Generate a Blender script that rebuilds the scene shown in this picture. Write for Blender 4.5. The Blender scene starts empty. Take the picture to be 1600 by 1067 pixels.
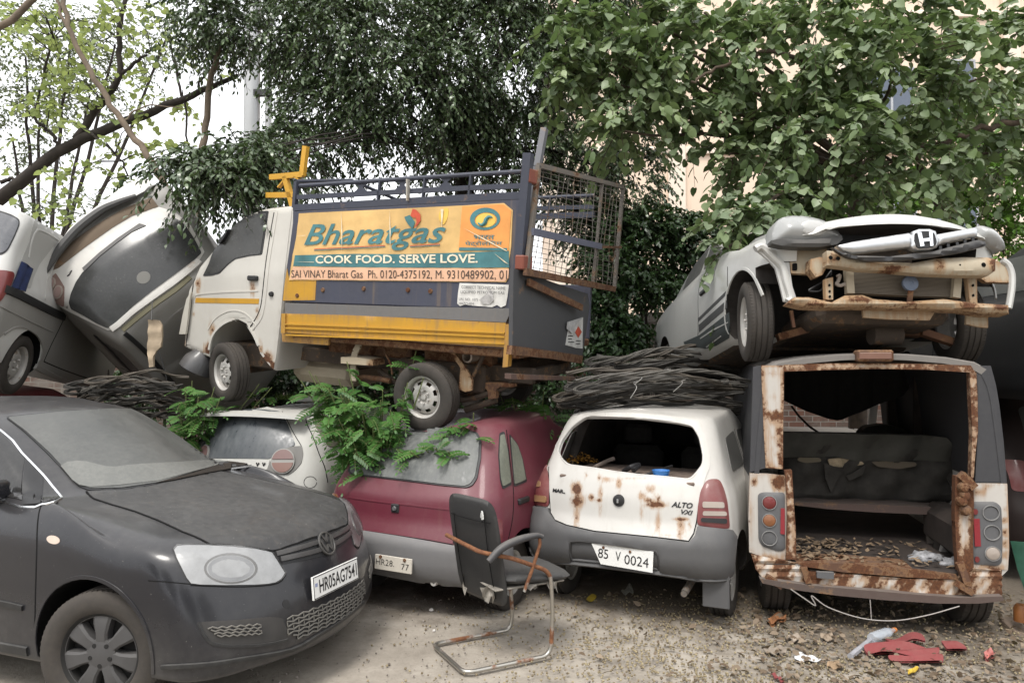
import bpy, bmesh, math, random
import numpy as np
from mathutils import Vector, Matrix, Euler
from mathutils.bvhtree import BVHTree
from mathutils.geometry import delaunay_2d_cdt, tessellate_polygon
from mathutils.interpolate import poly_3d_calc
R = math.radians
PI = math.pi
sc = bpy.context.scene
COL = sc.collection
random.seed(7)
rng = np.random.default_rng(7)
FPX, PITCH, CAMH = 1150.0, 0.0345, 1.68
W_, H_ = 1600, 1067
# ------------------------------------------------------------------ camera
cam = bpy.data.cameras.new('camera')
cam.sensor_width = 36
cam.lens = FPX / W_ * 36
cam.clip_end = 3000
camo = bpy.data.objects.new('camera', cam)
camo.location = (0, 0, CAMH)
camo.rotation_euler = (PI / 2 + PITCH, 0, 0)
COL.objects.link(camo)
sc.camera = camo
def ray(px, py):
 d = Vector(((px - 800) / FPX, 1.0, -(py - 533.5) / FPX))
 c, s = math.cos(PITCH), math.sin(PITCH)
 return Vector((d.x, d.y * c - d.z * s, d.y * s + d.z * c)).normalized()
CAMP = Vector((0, 0, CAMH))
def at_y(px, py, Y):
 d = ray(px, py)
 return CAMP + d * (Y / d.y)
def at_z(px, py, Z=0.0):
 d = ray(px, py)
 return CAMP + d * ((Z - CAMH) / d.z)
def Z(ox, oy, s, pts):
 return [(ox + a / s, oy + b / s) for a, b in pts]
# ------------------------------------------------------------------ objects
def tag(o, label=None, cat=None, group=None, kind=None):
 if label: o['label'] = label
 if cat: o['category'] = cat
 if group: o['group'] = group
 if kind: o['kind'] = kind
 return o
def empty(name, mat=None, loc=None):
 o = bpy.data.objects.new(name, None)
 o.empty_display_size = .1
 if mat is not None: o.matrix_world = mat
 if loc is not None: o.location = loc
 COL.objects.link(o)
 return o
def pose(loc, yaw, pitch=0, roll=0):
 Ry = Matrix.Rotation(R(pitch), 4, 'Y')
 Rx = Matrix.Rotation(R(roll), 4, 'X')
 Rz = Matrix.Rotation(R(yaw), 4, 'Z')
 return Matrix.Translation(loc) @ Rz @ Ry @ Rx
def mk(name, verts, faces, mat=None, parent=None, smooth=35, attr=None):
 me = bpy.data.meshes.new(name)
 me.from_pydata([tuple(v) for v in verts], [], faces)
 if mat is not None:
  for m in (mat if isinstance(mat, (list, tuple)) else [mat]): me.materials.append(m)
 me.validate()
 if smooth is not None and len(me.polygons):
  me.polygons.foreach_set('use_smooth', np.ones(len(me.polygons), bool))
  if smooth < 179: me.set_sharp_from_angle(angle=R(smooth))
 if attr:
  for k, vals in attr.items():
   a = me.attributes.new(k, 'FLOAT', 'POINT')
   a.data.foreach_set('value', np.asarray(vals, np.float32))
 me.update()
 o = bpy.data.objects.new(name, me)
 COL.objects.link(o)
 if parent is not None: o.parent = parent
 return o
class MB:
 """collects shapes into one mesh"""
 def __init__(s, M=None):
  s.v, s.f, s.M = [], [], M
 def add(s, v, f, M=None):
  n = len(s.v)
  M = M if M is not None else s.M
  s.v += [tuple(M @ Vector(p)) if M is not None else tuple(p) for p in v]
  s.f += [tuple(i + n for i in q) for q in f]
  return s
 def box(s, x0, x1, y0, y1, z0, z1, b=.0, M=None):
  x0, x1 = min(x0, x1), max(x0, x1)
  y0, y1 = min(y0, y1), max(y0, y1)
  z0, z1 = min(z0, z1), max(z0, z1)
  if b <= 0:
   v = [(x, y, z) for z in (z0, z1) for y in (y0, y1) for x in (x0, x1)]
   f = [(0, 2, 3, 1), (4, 5, 7, 6), (0, 1, 5, 4), (2, 6, 7, 3), (0, 4, 6, 2), (1, 3, 7, 5)]
   return s.add(v, f, M)
  b = min(b, (x1 - x0) * .45, (y1 - y0) * .45, (z1 - z0) * .45)
  v, idx = [], {}
  for ix, X in enumerate((x0, x1)):
   for iy, Y in enumerate((y0, y1)):
    for iz, ZZ in enumerate((z0, z1)):
     sx, sy, sz = (1, -1)[ix], (1, -1)[iy], (1, -1)[iz]
     for a in range(3):
      p = [X + sx * b, Y + sy * b, ZZ + sz * b]
      p[a] = (X, Y, ZZ)[a]
      idx[ix, iy, iz, a] = len(v)
      v.append(p)
  f = []
  for a in range(3):
   for e in (0, 1):
    o = [k for k in range(3) if k != a]
    q = []
    for (i, j) in ((0, 0), (1, 0), (1, 1), (0, 1)):
     k = [0, 0, 0]; k[a] = e; k[o[0]] = i; k[o[1]] = j
     q.append(idx[k[0], k[1], k[2], a])
    f.append(tuple(q))
  for a in range(3):
   o = [k for k in range(3) if k != a]
   for i in (0, 1):
    for j in (0, 1):
     k0 = [0, 0, 0]; k0[o[0]] = i; k0[o[1]] = j
     k1 = list(k0); k1[a] = 1
     f.append((idx[(*k0, o[0])], idx[(*k1, o[0])], idx[(*k1, o[1])], idx[(*k0, o[1])]))
  for ix in (0, 1):
   for iy in (0, 1):
    for iz in (0, 1):
     f.append(tuple(idx[ix, iy, iz, a] for a in range(3)))
  return s.add(v, f, M)
 def tube(s, pts, r, n=8, M=None, caps=True, closed=False):
  P = [Vector(p) for p in pts]
  rr = r if isinstance(r, (list, tuple)) else [r] * len(P)
  m = len(P)
  T = []
  for i in range(m):
   if closed: t = P[(i + 1) % m] - P[i - 1]
   else: t = P[min(i + 1, m - 1)] - P[max(i - 1, 0)]
   T.append(t.normalized() if t.length > 1e-9 else Vector((0, 0, 1)))
  u = T[0].orthogonal().normalized()
  v, f = [], []
  for i in range(m):
   u = (u - T[i] * u.dot(T[i]))
   if u.length < 1e-6: u = T[i].orthogonal()
   u.normalize()
   w = T[i].cross(u)
   for k in range(n):
    a = 2 * PI * k / n
    v.append(P[i] + (u * math.cos(a) + w * math.sin(a)) * rr[i])
  for i in range(m if closed else m - 1):
   for k in range(n):
    a, b = i * n + k, i * n + (k + 1) % n
    c = ((i + 1) % m) * n
    f.append((a, b, c + (k + 1) % n, c + k))
  if caps and not closed:
   f.append(tuple(range(n - 1, -1, -1)))
   f.append(tuple((m - 1) * n + k for k in range(n)))
  return s.add(v, f, M)
 def bar(s, p, q, w, h=None, up=(0, 0, 1), b=.0, M=None):
  """rectangular bar from p to q"""
  h = h or w
  M = M if M is not None else s.M
  p, q = Vector(p), Vector(q)
  t = (q - p)
  L = t.length
  t.normalize()
  u = Vector(up)
  u = u - t * u.dot(t)
  if u.length < 1e-4: u = t.orthogonal()
  u.normalize()
  w_ = t.cross(u)
  B = Matrix((t, w_, u)).transposed().to_4x4()
  B.translation = p
  return s.box(0, L, -w / 2, w / 2, -h / 2, h / 2, b, (M @ B) if M is not None else B)
 def lathe(s, prof, n=32, M=None, axis='Y', closed=False, caps=False):
  v, f = [], []
  m = len(prof)
  for (r_, y) in prof:
   for k in range(n):
    a = 2 * PI * k / n
    if axis == 'Y': v.append((r_ * math.cos(a), y, r_ * math.sin(a)))
    elif axis == 'X': v.append((y, r_ * math.cos(a), r_ * math.sin(a)))
    else: v.append((r_ * math.cos(a), r_ * math.sin(a), y))
  for i in range(m if closed else m - 1):
   j = (i + 1) % m
   for k in range(n):
    f.append((i * n + k, i * n + (k + 1) % n, j * n + (k + 1) % n, j * n + k))
  if caps:
   if prof[0][0] > 1e-6: f.append(tuple(range(n)))
   if prof[-1][0] > 1e-6: f.append(tuple((m - 1) * n + k for k in range(n))[::-1])
  return s.add(v, f, M)
 def prism(s, poly, d, M=None):
  """poly in xy plane extruded along z by d (0..d)"""
  n = len(poly)
  tris = tessellate_polygon([[Vector((p[0], p[1], 0)) for p in poly]])
  v = [(p[0], p[1], 0) for p in poly] + [(p[0], p[1], d) for p in poly]
  f = [tuple(t) for t in tris] + [tuple(i + n for i in t)[::-1] for t in tris]
  f += [(i, (i + 1) % n, (i + 1) % n + n, i + n) for i in range(n)]
  return s.add(v, f, M)
 def build(s, name, mat=None, parent=None, smooth=35, fix=True):
  o = mk(name, s.v, s.f, mat, parent, None)
  if fix:
   bm = bmesh.new()
   bm.from_mesh(o.data)
   bmesh.ops.recalc_face_normals(bm, faces=bm.faces)
   bm.to_mesh(o.data)
   bm.free()
  me = o.data
  if smooth is not None and len(me.polygons):
   me.polygons.foreach_set('use_smooth', np.ones(len(me.polygons), bool))
   me.set_sharp_from_angle(angle=R(smooth))
  return o
def cat(P, n, closed=False):
 """Catmull-Rom through points, n per span"""
 P = [Vector(p) for p in P]
 out = []
 m = len(P)
 for i in range(m if closed else m - 1):
  if closed: a, b, c, d = P[i - 1], P[i], P[(i + 1) % m], P[(i + 2) % m]
  else:
   b, c = P[i], P[i + 1]
   a = P[i - 1] if i > 0 else b * 2 - c
   d = P[i + 2] if i + 2 < m else c * 2 - b
  for k in range(n):
   t = k / n
   out.append(.5 * ((2 * b) + (c - a) * t + (2 * a - 5 * b + 4 * c - d) * t * t + (3 * b - a - 3 * c + d) * t ** 3))
 if not closed: out.append(P[-1])
 return out
def rnd(poly, r, n=4):
 """round the corners of a polygon"""
 out = []
 m = len(poly)
 for i in range(m):
  p0, p, p1 = (Vector(poly[i - 1]), Vector(poly[i]), Vector(poly[(i + 1) % m]))
  d0, d1 = p0 - p, p1 - p
  a = min(r, d0.length * .49)
  b = min(r, d1.length * .49)
  A = p + d0.normalized() * a
  B = p + d1.normalized() * b
  for k in range(n + 1):
   t = k / n
   out.append(tuple(A * (1 - t) ** 2 + p * 2 * t * (1 - t) + B * t * t))
 return out
def inside(P, poly):
 x, y = P[:, 0], P[:, 1]
 q = np.asarray(poly)
 r = np.zeros(len(P), bool)
 j = len(q) - 1
 for i in range(len(q)):
  xi, yi, xj, yj = q[i, 0], q[i, 1], q[j, 0], q[j, 1]
  with np.errstate(divide='ignore', invalid='ignore'):
   c = ((yi > y) != (yj > y)) & (x < (xj - xi) * (y - yi) / (yj - yi + 1e-15) + xi)
  r ^= c
  j = i
 return r
def dens(poly, res, closed=True):
 out = []
 n = len(poly)
 for i in range(n if closed else n - 1):
  a, b = poly[i], poly[(i + 1) % n]
  k = max(1, int(math.ceil(math.dist(a, b) / res)))
  for t in range(k): out.append((a[0] + (b[0] - a[0]) * t / k, a[1] + (b[1] - a[1]) * t / k))
 if not closed: out.append(tuple(poly[-1]))
 return out
def fill(poly, res, holes=()):
 """2D triangulation of a polygon with interior grid; returns pts, tris, boundary loops"""
 loops = [dens(poly, res)] + [dens(h, res) for h in holes]
 pts, edges, L = [], [], []
 for lp in loops:
  n0 = len(pts)
  pts += lp
  L.append(list(range(n0, n0 + len(lp))))
  edges += [(n0 + i, n0 + (i + 1) % len(lp)) for i in range(len(lp))]
 q = np.array(pts)
 x0, y0 = q.min(0)
 x1, y1 = q.max(0)
 gx, gy = np.meshgrid(np.arange(x0 + res * .5, x1, res), np.arange(y0 + res * .5, y1, res))
 gx = gx + (np.arange(gx.shape[0]) % 2)[:, None] * res * .5
 G = np.stack([gx.ravel(), gy.ravel()], 1)
 m = inside(G, loops[0])
 for h in loops[1:]: m &= ~inside(G, h)
 G = G[m]
 if len(G):
  d = np.full(len(G), 1e9)
  for k in range(0, len(q), 200):
   d = np.minimum(d, np.sqrt(((G[:, None] - q[None, k:k + 200]) ** 2).sum(2)).min(1))
  G = G[d > res * .45]
 allp = pts + [tuple(g) for g in G]
 vs, es, fs, ov, oe, of = delaunay_2d_cdt([Vector(p) for p in allp], edges, [], 0, 1e-6)
 V = np.array([tuple(v) for v in vs])
 F = np.array([tuple(f) for f in fs])
 C = V[F].mean(1)
 m = inside(C, loops[0])
 for h in loops[1:]: m &= ~inside(C, h)
 F = F[m]
 back = {}
 for i, o in enumerate(ov):
  for k in o: back[k] = i
 L = [[back[i] for i in l] for l in L]
 return V, [tuple(f) for f in F], L
# ------------------------------------------------------------------ car shells
def ip(x, pairs):
 if not isinstance(pairs, (list, tuple)): return pairs
 xs = [p[0] for p in pairs]
 ys = [p[1] for p in pairs]
 if xs[0] > xs[-1]: xs, ys = xs[::-1], ys[::-1]
 # smooth monotone-ish interpolation
 if x <= xs[0]: return ys[0]
 if x >= xs[-1]: return ys[-1]
 for i in range(len(xs) - 1):
  if xs[i] <= x <= xs[i + 1]:
   t = (x - xs[i]) / (xs[i + 1] - xs[i])
   def sl(k):
    if k <= 0 or k >= len(xs) - 1: return 0 if len(xs) > 2 else (ys[-1] - ys[0]) / (xs[-1] - xs[0])
    return (ys[k + 1] - ys[k - 1]) / (xs[k + 1] - xs[k - 1])
   h = xs[i + 1] - xs[i]
   m0, m1 = sl(i) * h, sl(i + 1) * h
   return ((2 * t ** 3 - 3 * t * t + 1) * ys[i] + (t ** 3 - 2 * t * t + t) * m0 + (-2 * t ** 3 + 3 * t * t) * ys[i + 1] + (t ** 3 - t * t) * m1)
NF, NC, NS, NR = 10, 8, 46, 10
def ring(xf, xr, w, bf=.08, br=.06, cf=(.25, .22), cr=(.22, .2), z=0.0, yp=2.0):
 """half ring of a car body (y >= 0) from front centre to rear centre.
 z: scalar, or (zF, zFC, [(x,z)...], zRC, zR)"""
 out = []
 w0 = ip(xf - bf - cf[0], w)
 w1 = ip(xr + br + cr[0], w)
 if isinstance(z, (tuple, list)): zF, zFC, zs, zRC, zR = z
 else: zF = zFC = zRC = zR = z; zs = []
 yc = w0 - cf[1]
 for i in range(NF):
  t = i / NF
  out.append((xf - bf * t ** yp, yc * t, zF + (zFC - zF) * t * t))
 xa = xf - bf
 tan = bf * yp / max(yc, 1e-3)
 for i in range(NC):
  a = PI / 2 * i / NC
  out.append((xa - cf[0] * (1 - math.cos(a)) - tan * cf[1] * (math.sin(a) - math.sin(a) ** 3) * .6, yc + cf[1] * math.sin(a), zFC))
 xs0, xs1 = xa - cf[0], xr + br + cr[0]
 prs = [(xs1, zRC)] + sorted(zs) + [(xs0, zFC)] if zs else [(xs1, zRC), (xs0, zFC)]
 prs = sorted(prs)
 for i in range(NS):
  t = i / NS
  x = xs0 + (xs1 - xs0) * t
  out.append((x, ip(x, w), ip(x, prs)))
 yc = w1 - cr[1]
 for i in range(NC):
  a = PI / 2 * i / NC
  out.append((xs1 - cr[0] * math.sin(a), w1 - cr[1] * (1 - math.cos(a)), zRC))
 xb = xr + br
 for i in range(NR + 1):
  t = 1 - i / NR
  out.append((xr + br * t ** yp, yc * t, zR + (zRC - zR) * t * t))
 return np.array(out)
def loft(rings, sub=5, sharp=()):
 """Catmull-Rom loft through half rings, mirrored; returns verts, faces (closed at bottom)"""
 Rn = np.array(rings)
 m = len(Rn)
 rows = []
 for i in range(m - 1):
  b, c = Rn[i], Rn[i + 1]
  a = Rn[i - 1] if i > 0 and i not in sharp else b * 2 - c
  d = Rn[i + 2] if i + 2 < m and (i + 1) not in sharp else c * 2 - b
  for k in range(sub):
   t = k / sub
   # limited tangents avoid overshoot
   m0, m1 = (c - a) * .5, (d - b) * .5
   s = c - b
   lim = np.abs(s) * 1.5 + 1e-9
   m0 = np.clip(m0, -lim, lim)
   m1 = np.clip(m1, -lim, lim)
   rows.append((2 * t ** 3 - 3 * t * t + 1) * b + (t ** 3 - 2 * t * t + t) * m0 + (-2 * t ** 3 + 3 * t * t) * c + (t ** 3 - t * t) * m1)
 rows.append(Rn[-1])
 rows = np.array(rows)
 nr, nk = rows.shape[:2]
 full = np.concatenate([rows, (rows * [1, -1, 1])[:, -2:0:-1]], 1)
 nk2 = full.shape[1]
 V = full.reshape(-1, 3)
 F = []
 for i in range(nr - 1):
  for k in range(nk2):
   F.append((i * nk2 + k, (i + 1) * nk2 + k, (i + 1) * nk2 + (k + 1) % nk2, i * nk2 + (k + 1) % nk2))
 F.append(tuple(range(nk2)))
 # weld via bmesh
 bm = bmesh.new()
 vs = [bm.verts.new(v) for v in V]
 for f in F:
  try: bm.faces.new([vs[i] for i in f])
  except ValueError: pass
 bmesh.ops.remove_doubles(bm, verts=bm.verts, dist=.0008)
 bmesh.ops.dissolve_degenerate(bm, edges=bm.edges, dist=.0005)
 bmesh.ops.recalc_face_normals(bm, faces=bm.faces)
 bm.verts.index_update()
 V = [v.co.copy() for v in bm.verts]
 F = [tuple(v.index for v in f.verts) for f in bm.faces]
 bm.free()
 return V, F
class Car:
 def __init__(s, name, M, V, F):
  s.root = empty(name, M)
  s.M, s.Mi = M, M.inverted()
  s.V, s.F = V, F
  s.bvh = BVHTree.FromPolygons(V, F)
  N = [Vector((0, 0, 0)) for _ in V]
  for f in F:
   if len(f) > 4: continue
   a, b, c = V[f[0]], V[f[1]], V[f[2]]
   n = (b - a).cross(c - a) if len(f) == 3 else (c - a).cross(V[f[3]] - b)
   for i in f: N[i] += n
  s.N = [n.normalized() if n.length > 0 else Vector((0, 0, 1)) for n in N]
  s.cp = s.Mi @ CAMP
 def nrm(s, p, fi):
  f = s.F[fi]
  w = poly_3d_calc([s.V[i] for i in f], p)
  n = Vector((0, 0, 0))
  for a, i in zip(w, f): n += s.N[i] * a
  return n.normalized()
 def hit(s, q, proj='px'):
  a, b = q[0], q[1]
  if proj == 'px':
   o, d = s.cp, (s.Mi.to_3x3() @ ray(a, b)).normalized()
  elif proj == 'rear': o, d = Vector((-8, a, b)), Vector((1, 0, 0))
  elif proj == 'front': o, d = Vector((9, a, b)), Vector((-1, 0, 0))
  elif proj == 'left': o, d = Vector((a, 5, b)), Vector((0, -1, 0))
  elif proj == 'right': o, d = Vector((a, -5, b)), Vector((0, 1, 0))
  elif proj == 'top': o, d = Vector((a, b, 6)), Vector((0, 0, -1))
  p, n, i, t = s.bvh.ray_cast(o, d)
  if p is None:
   best = None
   for k in range(90):
    t = 2 + k * .12
    pp, nn, ii, dd = s.bvh.find_nearest(o + d * t)
    if best is None or dd < best[2]: best = (pp, ii, dd, t)
   for k in range(-10, 11):
    pp, nn, ii, dd = s.bvh.find_nearest(o + d * (best[3] + k * .012))
    if dd < best[2]: best = (pp, ii, dd, best[3])
   p, i = best[0], best[1]
  return p, s.nrm(p, i)
 def px(s, p):
  q = s.M @ Vector(p) - CAMP
  c_, s_ = math.cos(PITCH), math.sin(PITCH)
  d = q.y * c_ + q.z * s_
  return (800 + FPX * q.x / d, 533.5 - FPX * (-q.y * s_ + q.z * c_) / d)
 def onx(s, q, v, ax=0):
  d = s.Mi.to_3x3() @ ray(*q)
  return s.cp + d * ((v - s.cp[ax]) / d[ax])
 def loc(s, pts, proj='px'):
  return [s.hit(q, proj)[0] for q in pts]
 def patch(s, name, poly, mat, off=.004, thick=.012, res=None, holes=(), proj='px', r=0, parent=None, both=False, bulge=0, bw=.05, attrf=None, smooth=40, only=None):
  if r: poly = rnd(poly, r)
  res = res or (7 if proj == 'px' else .035)
  P, F, L = fill(poly, res, holes)
  pts, nor = [], []
  for q in P:
   p, n = s.hit(q, proj)
   pts.append(p)
   nor.append(n)
  extra = np.zeros(len(P))
  if bulge:
   B = P[[i for l in L for i in l]]
   d = np.full(len(P), 1e9)
   for k in range(0, len(B), 200): d = np.minimum(d, np.sqrt(((P[:, None] - B[None, k:k + 200]) ** 2).sum(2)).min(1))
   bwu = bw if proj != 'px' else bw * 230
   extra = bulge * (1 - (1 - np.clip(d / bwu, 0, 1)) ** 2)
  V = [p + n * (off + e) for p, n, e in zip(pts, nor, extra)]
  # orientation
  f = F[len(F) // 2]
  fn = (V[f[1]] - V[f[0]]).cross(V[f[2]] - V[f[0]])
  if fn.dot(nor[f[0]]) < 0: F = [q[::-1] for q in F]
  n0 = len(V)
  top = list(V)
  faces = list(F)
  # directed boundary edges
  ed = {}
  for q in F:
   for a, b in ((q[0], q[1]), (q[1], q[2]), (q[2], q[0])): ed[(a, b)] = 1
  bd = [(a, b) for (a, b) in ed if (b, a) not in ed]
  low = {}
  for a, b in bd:
   for k in (a, b):
    if k not in low:
     low[k] = len(V)
     V.append(pts[k] + nor[k] * (off - thick))
   faces.append((b, a, low[a], low[b]))
  at = None
  if attrf:
   vals = [attrf(P[i], pts[i]) for i in range(n0)]
   vals += [0] * (len(V) - n0)
   at = {'rust': vals}
  par = parent or s.root
  o = mk(name, V, faces, mat, par, smooth, at)
  if both:
   V2 = [Vector((v.x, -v.y, v.z)) for v in V]
   o2 = mk(name, V2, [q[::-1] for q in faces], mat, par if both is True else both, smooth, at)
   return o, o2
  return o
 def strip(s, name, line, w, mat, h=.003, proj='px', parent=None, both=False, sub=3, lift=.0):
  """raised ribbon following a polyline on the surface"""
  L = line if sub == 1 else [tuple(p)[:2] for p in cat([(a, b, 0) for a, b in line], sub)]
  L = dens(L, 8 if proj == 'px' else .05, False)
  hs = [s.hit(q, proj) for q in L]
  V, F = [], []
  m = len(hs)
  for i in range(m):
   p, n = hs[i]
   t = (hs[min(i + 1, m - 1)][0] - hs[max(i - 1, 0)][0])
   t = t.normalized() if t.length > 1e-9 else Vector((1, 0, 0))
   u = n.cross(t).normalized()
   hh = h + lift
   V += [p - u * w * .5 - n * .004, p - u * w * .42 + n * hh, p + n * (hh * 1.1), p + u * w * .42 + n * hh, p + u * w * .5 - n * .004]
  for i in range(m - 1):
   for k in range(4): F.append((i * 5 + k, i * 5 + k + 1, i * 5 + 5 + k + 1, i * 5 + 5 + k))
  F.append((4, 3, 2, 1, 0))
  F.append(tuple((m - 1) * 5 + k for k in range(5)))
  o = mk(name, V, F, mat, parent or s.root, 60)
  if both:
   o2 = mk(name, [Vector((v.x, -v.y, v.z)) for v in V], [q[::-1] for q in F], mat, parent or s.root, 60)
   return o, o2
  return o
 def body(s, mats, cuts=(), attrf=None, name='body'):
  """cuts: list of (verts, faces, material index)"""
  o = mk(name, s.V, s.F, mats, s.root, None)
  objs = []
  for (v, f, mi) in cuts:
   c = mk('cutter', v, f, mats, None, None)
   c.data.polygons.foreach_set('material_index', np.full(len(c.data.polygons), mi, np.int32))
   bm = bmesh.new(); bm.from_mesh(c.data)
   bmesh.ops.recalc_face_normals(bm, faces=bm.faces)
   bm.to_mesh(c.data); bm.free()
   md = o.modifiers.new('b', 'BOOLEAN')
   md.operation = 'DIFFERENCE'
   md.solver = 'EXACT'
   md.object = c
   md.use_self = False
   objs.append(c)
  par = o.parent
  o.parent = None
  if cuts:
   dg = bpy.context.evaluated_depsgraph_get()
   me = bpy.data.meshes.new_from_object(o.evaluated_get(dg))
   o.modifiers.clear()
   old = o.data
   o.data = me
   bpy.data.meshes.remove(old)
   me.name = name
   for c in objs:
    d = c.data
    bpy.data.objects.remove(c)
    bpy.data.meshes.remove(d)
  me = o.data
  me.polygons.foreach_set('use_smooth', np.ones(len(me.polygons), bool))
  nl = []
  me.calc_loop_triangles()
  for p in me.polygons:
   fn = p.normal
   for li in p.loop_indices:
    co = me.vertices[me.loops[li].vertex_index].co
    pp, nn, ii, dd = s.bvh.find_nearest(co)
    if dd < .002 and p.material_index == 0:
     n = s.nrm(pp, ii)
     if n.dot(fn) > .35:
      nl.append(n)
      continue
    nl.append(fn)
  me.normals_split_custom_set([tuple(n) for n in nl])
  if attrf:
   a = me.attributes.new('rust', 'FLOAT', 'POINT')
   a.data.foreach_set('value', np.array([attrf(None, v.co) for v in me.vertices], np.float32))
  o.parent = par
  return o
 def prism_px(s, poly, d0, d1):
  """closed cutter: polygon in pixels swept between ray distances d0..d1"""
  V = []
  for d in (d0, d1):
   for q in poly: V.append(s.cp + (s.Mi.to_3x3() @ ray(*q)).normalized() * d)
  n = len(poly)
  F = [tuple(range(n))[::-1], tuple(range(n, 2 * n))] + [(i, (i + 1) % n, (i + 1) % n + n, i + n) for i in range(n)]
  return V, F
def cyl(x, z, r, y0, y1, n=40):
 V, F = [], []
 for y in (y0, y1):
  for k in range(n):
   a = 2 * PI * k / n
   V.append((x + r * math.cos(a), y, z + r * math.sin(a)))
 F = [tuple(range(n))[::-1], tuple(range(n, 2 * n))] + [(k, (k + 1) % n, (k + 1) % n + n, k + n) for k in range(n)]
 return V, F
def boxc(x0, x1, y0, y1, z0, z1):
 m = MB().box(x0, x1, y0, y1, z0, z1)
 return m.v, m.f
def std(L, W, rear, top=1.38, belt=.90, hood=.84, rw=.22, nose=.0, cr=(.2, .2), cf=(.28, .26), roofx=1.72):
 """shell of a small hatchback, rear bumper at x = 0, nose at x = L.
 rear: 10 rows (xr, z centre, z corner, bulge) from the underside to the roof edge"""
 k = top / 1.38
 fx = [-.10, -.03, 0, -.02, -.09, -.20, -.95 + nose, -1.28, -1.60, -roofx]
 fz = [.20, .28, .44, .60, hood - .14, hood - .04, hood + .09, hood + .30, top - .08, top - .015]
 sz = [.20, .28, .44, .58, .72, belt - .05, belt + .01, belt + .20, top - .13, top - .035]
 dw = [.06, .015, 0, 0, .004, .02, .05, .11, rw - .04, rw]
 rings = []
 for i in range(10):
  xr, zR, zC, br = rear[i][:4]
  c = rear[i][4] if len(rear[i]) > 4 else cr
  w = W - dw[i]
  ws = [(0, w - .03), (.5, w), (L * .5, w + .006), (L - .9, w), (L - .2, w - .03)]
  zs = [(L * .5, sz[i]), (L * .3, sz[i])]
  rings.append(ring(L + fx[i], xr, ws, .12 if i < 6 else .2, br, cf if i < 6 else (.2, .2), c, (fz[i], fz[i] if i != 6 else fz[i] - .02, zs, zC, zR)))
 b = rings[-1]
 c = b.copy()
 c[:, 1] *= .62
 c[:, 0] = (c[:, 0] - L * .38) * .82 + L * .38
 c[:, 2] = np.maximum(c[:, 2], top - .03) + .022
 rings.append(c)
 d = c.copy()
 d[:, 1] = 0
 d[:, 2] += .010
 rings.append(d)
 return rings
def press(V, x, y, rad, depth):
 for v in V:
  d = math.hypot(v.x - x, v.y - y)
  if d < rad and v.z > .9: v.z -= depth * (1 - (d / rad) ** 2) ** 2
def inner(V, c, k):
 return [Vector((c[0] + (v.x - c[0]) * k[0], c[1] + (v.y - c[1]) * k[1], c[2] + (v.z - c[2]) * k[2])) for v in V]
def ell(cx, cy, rx, ry, n=24, a=0):
 return [(cx + rx * math.cos(t) * math.cos(a) - ry * math.sin(t) * math.sin(a), cy + rx * math.cos(t) * math.sin(a) + ry * math.sin(t) * math.cos(a)) for t in np.linspace(0, 2 * PI, n + 1)[:-1]]
def flatM(o, ex, ey):
 """frame with origin o, x along ex, y along ey (orthogonalised)"""
 ex = Vector(ex).normalized()
 ey = Vector(ey)
 ey = (ey - ex * ey.dot(ex)).normalized()
 m = Matrix((ex, ey, ex.cross(ey))).transposed().to_4x4()
 m.translation = o
 return m
class Fr:
 """a thing built from flat pieces traced on planes of its own frame"""
 def __init__(s, name, M):
  s.M, s.Mi = M, M.inverted()
  s.root = empty(name, M)
  s.cp = s.Mi @ CAMP
 def on(s, q, ax, v):
  d = s.Mi.to_3x3() @ ray(*q)
  return s.cp + d * ((v - s.cp[ax]) / d[ax])
 def ons(s, pts, ax, v): return [s.on(q, ax, v) for q in pts]
 px = Car.px
 def slab(s, name, poly, ax, v, th, mat, res=9, holes=(), r=0, parent=None, bulge=0, bw=25, attrf=None, edge=0, taper=0, smooth=35, wave=None):
  """pixel outline laid on the plane axis ax = v; th = signed thickness away from the viewer"""
  if r: poly = rnd(poly, r)
  P, F, L = fill(poly, res, holes)
  sg = 1 if s.cp[ax] > v else -1
  B = P[[i for l in L for i in l]]
  d = np.full(len(P), 1e9)
  for k in range(0, len(B), 200): d = np.minimum(d, np.sqrt(((P[:, None] - B[None, k:k + 200]) ** 2).sum(2)).min(1))
  V = []
  for q, dd in zip(P, d):
   p = s.on(q, ax, v)
   if bulge: p[ax] += sg * bulge * (1 - (1 - min(dd / bw, 1)) ** 2)
   if wave: p[ax] += wave(q)
   V.append(p)
  f = F[len(F) // 2]
  n = (V[f[1]] - V[f[0]]).cross(V[f[2]] - V[f[0]])
  if n[ax] * sg < 0: F = [q[::-1] for q in F]
  n0 = len(V)
  c = sum(V, Vector()) / n0
  for p in list(V):
   b = p.copy()
   b[ax] = v - sg * th
   if taper: b = b.lerp(Vector([c[k] if k != ax else b[k] for k in range(3)]), taper)
   V.append(b)
  faces = list(F) + [tuple(i + n0 for i in q)[::-1] for q in F]
  ed = {}
  for q in F:
   for a, b in ((q[0], q[1]), (q[1], q[2]), (q[2], q[0])): ed[(a, b)] = 1
  for a, b in ed:
   if (b, a) not in ed: faces.append((b, a, a + n0, b + n0))
  at = None
  if attrf or edge:
   vals = []
   for q, dd in zip(P, d):
    x = attrf(q) if attrf else 0
    if edge: x = max(x, edge * math.exp(-(dd / 9.) ** 1.0))
    vals.append(x)
   at = {'rust': vals + vals}
  return mk(name, V, faces, mat, parent or s.root, smooth, at)
 def wire(s, name, pts, r, mat, parent=None, n=8, sub=4):
  m = MB()
  m.tube(cat(pts, sub) if sub > 1 else pts, r, n)
  return m.build(name, mat, parent or s.root, 60)
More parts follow.
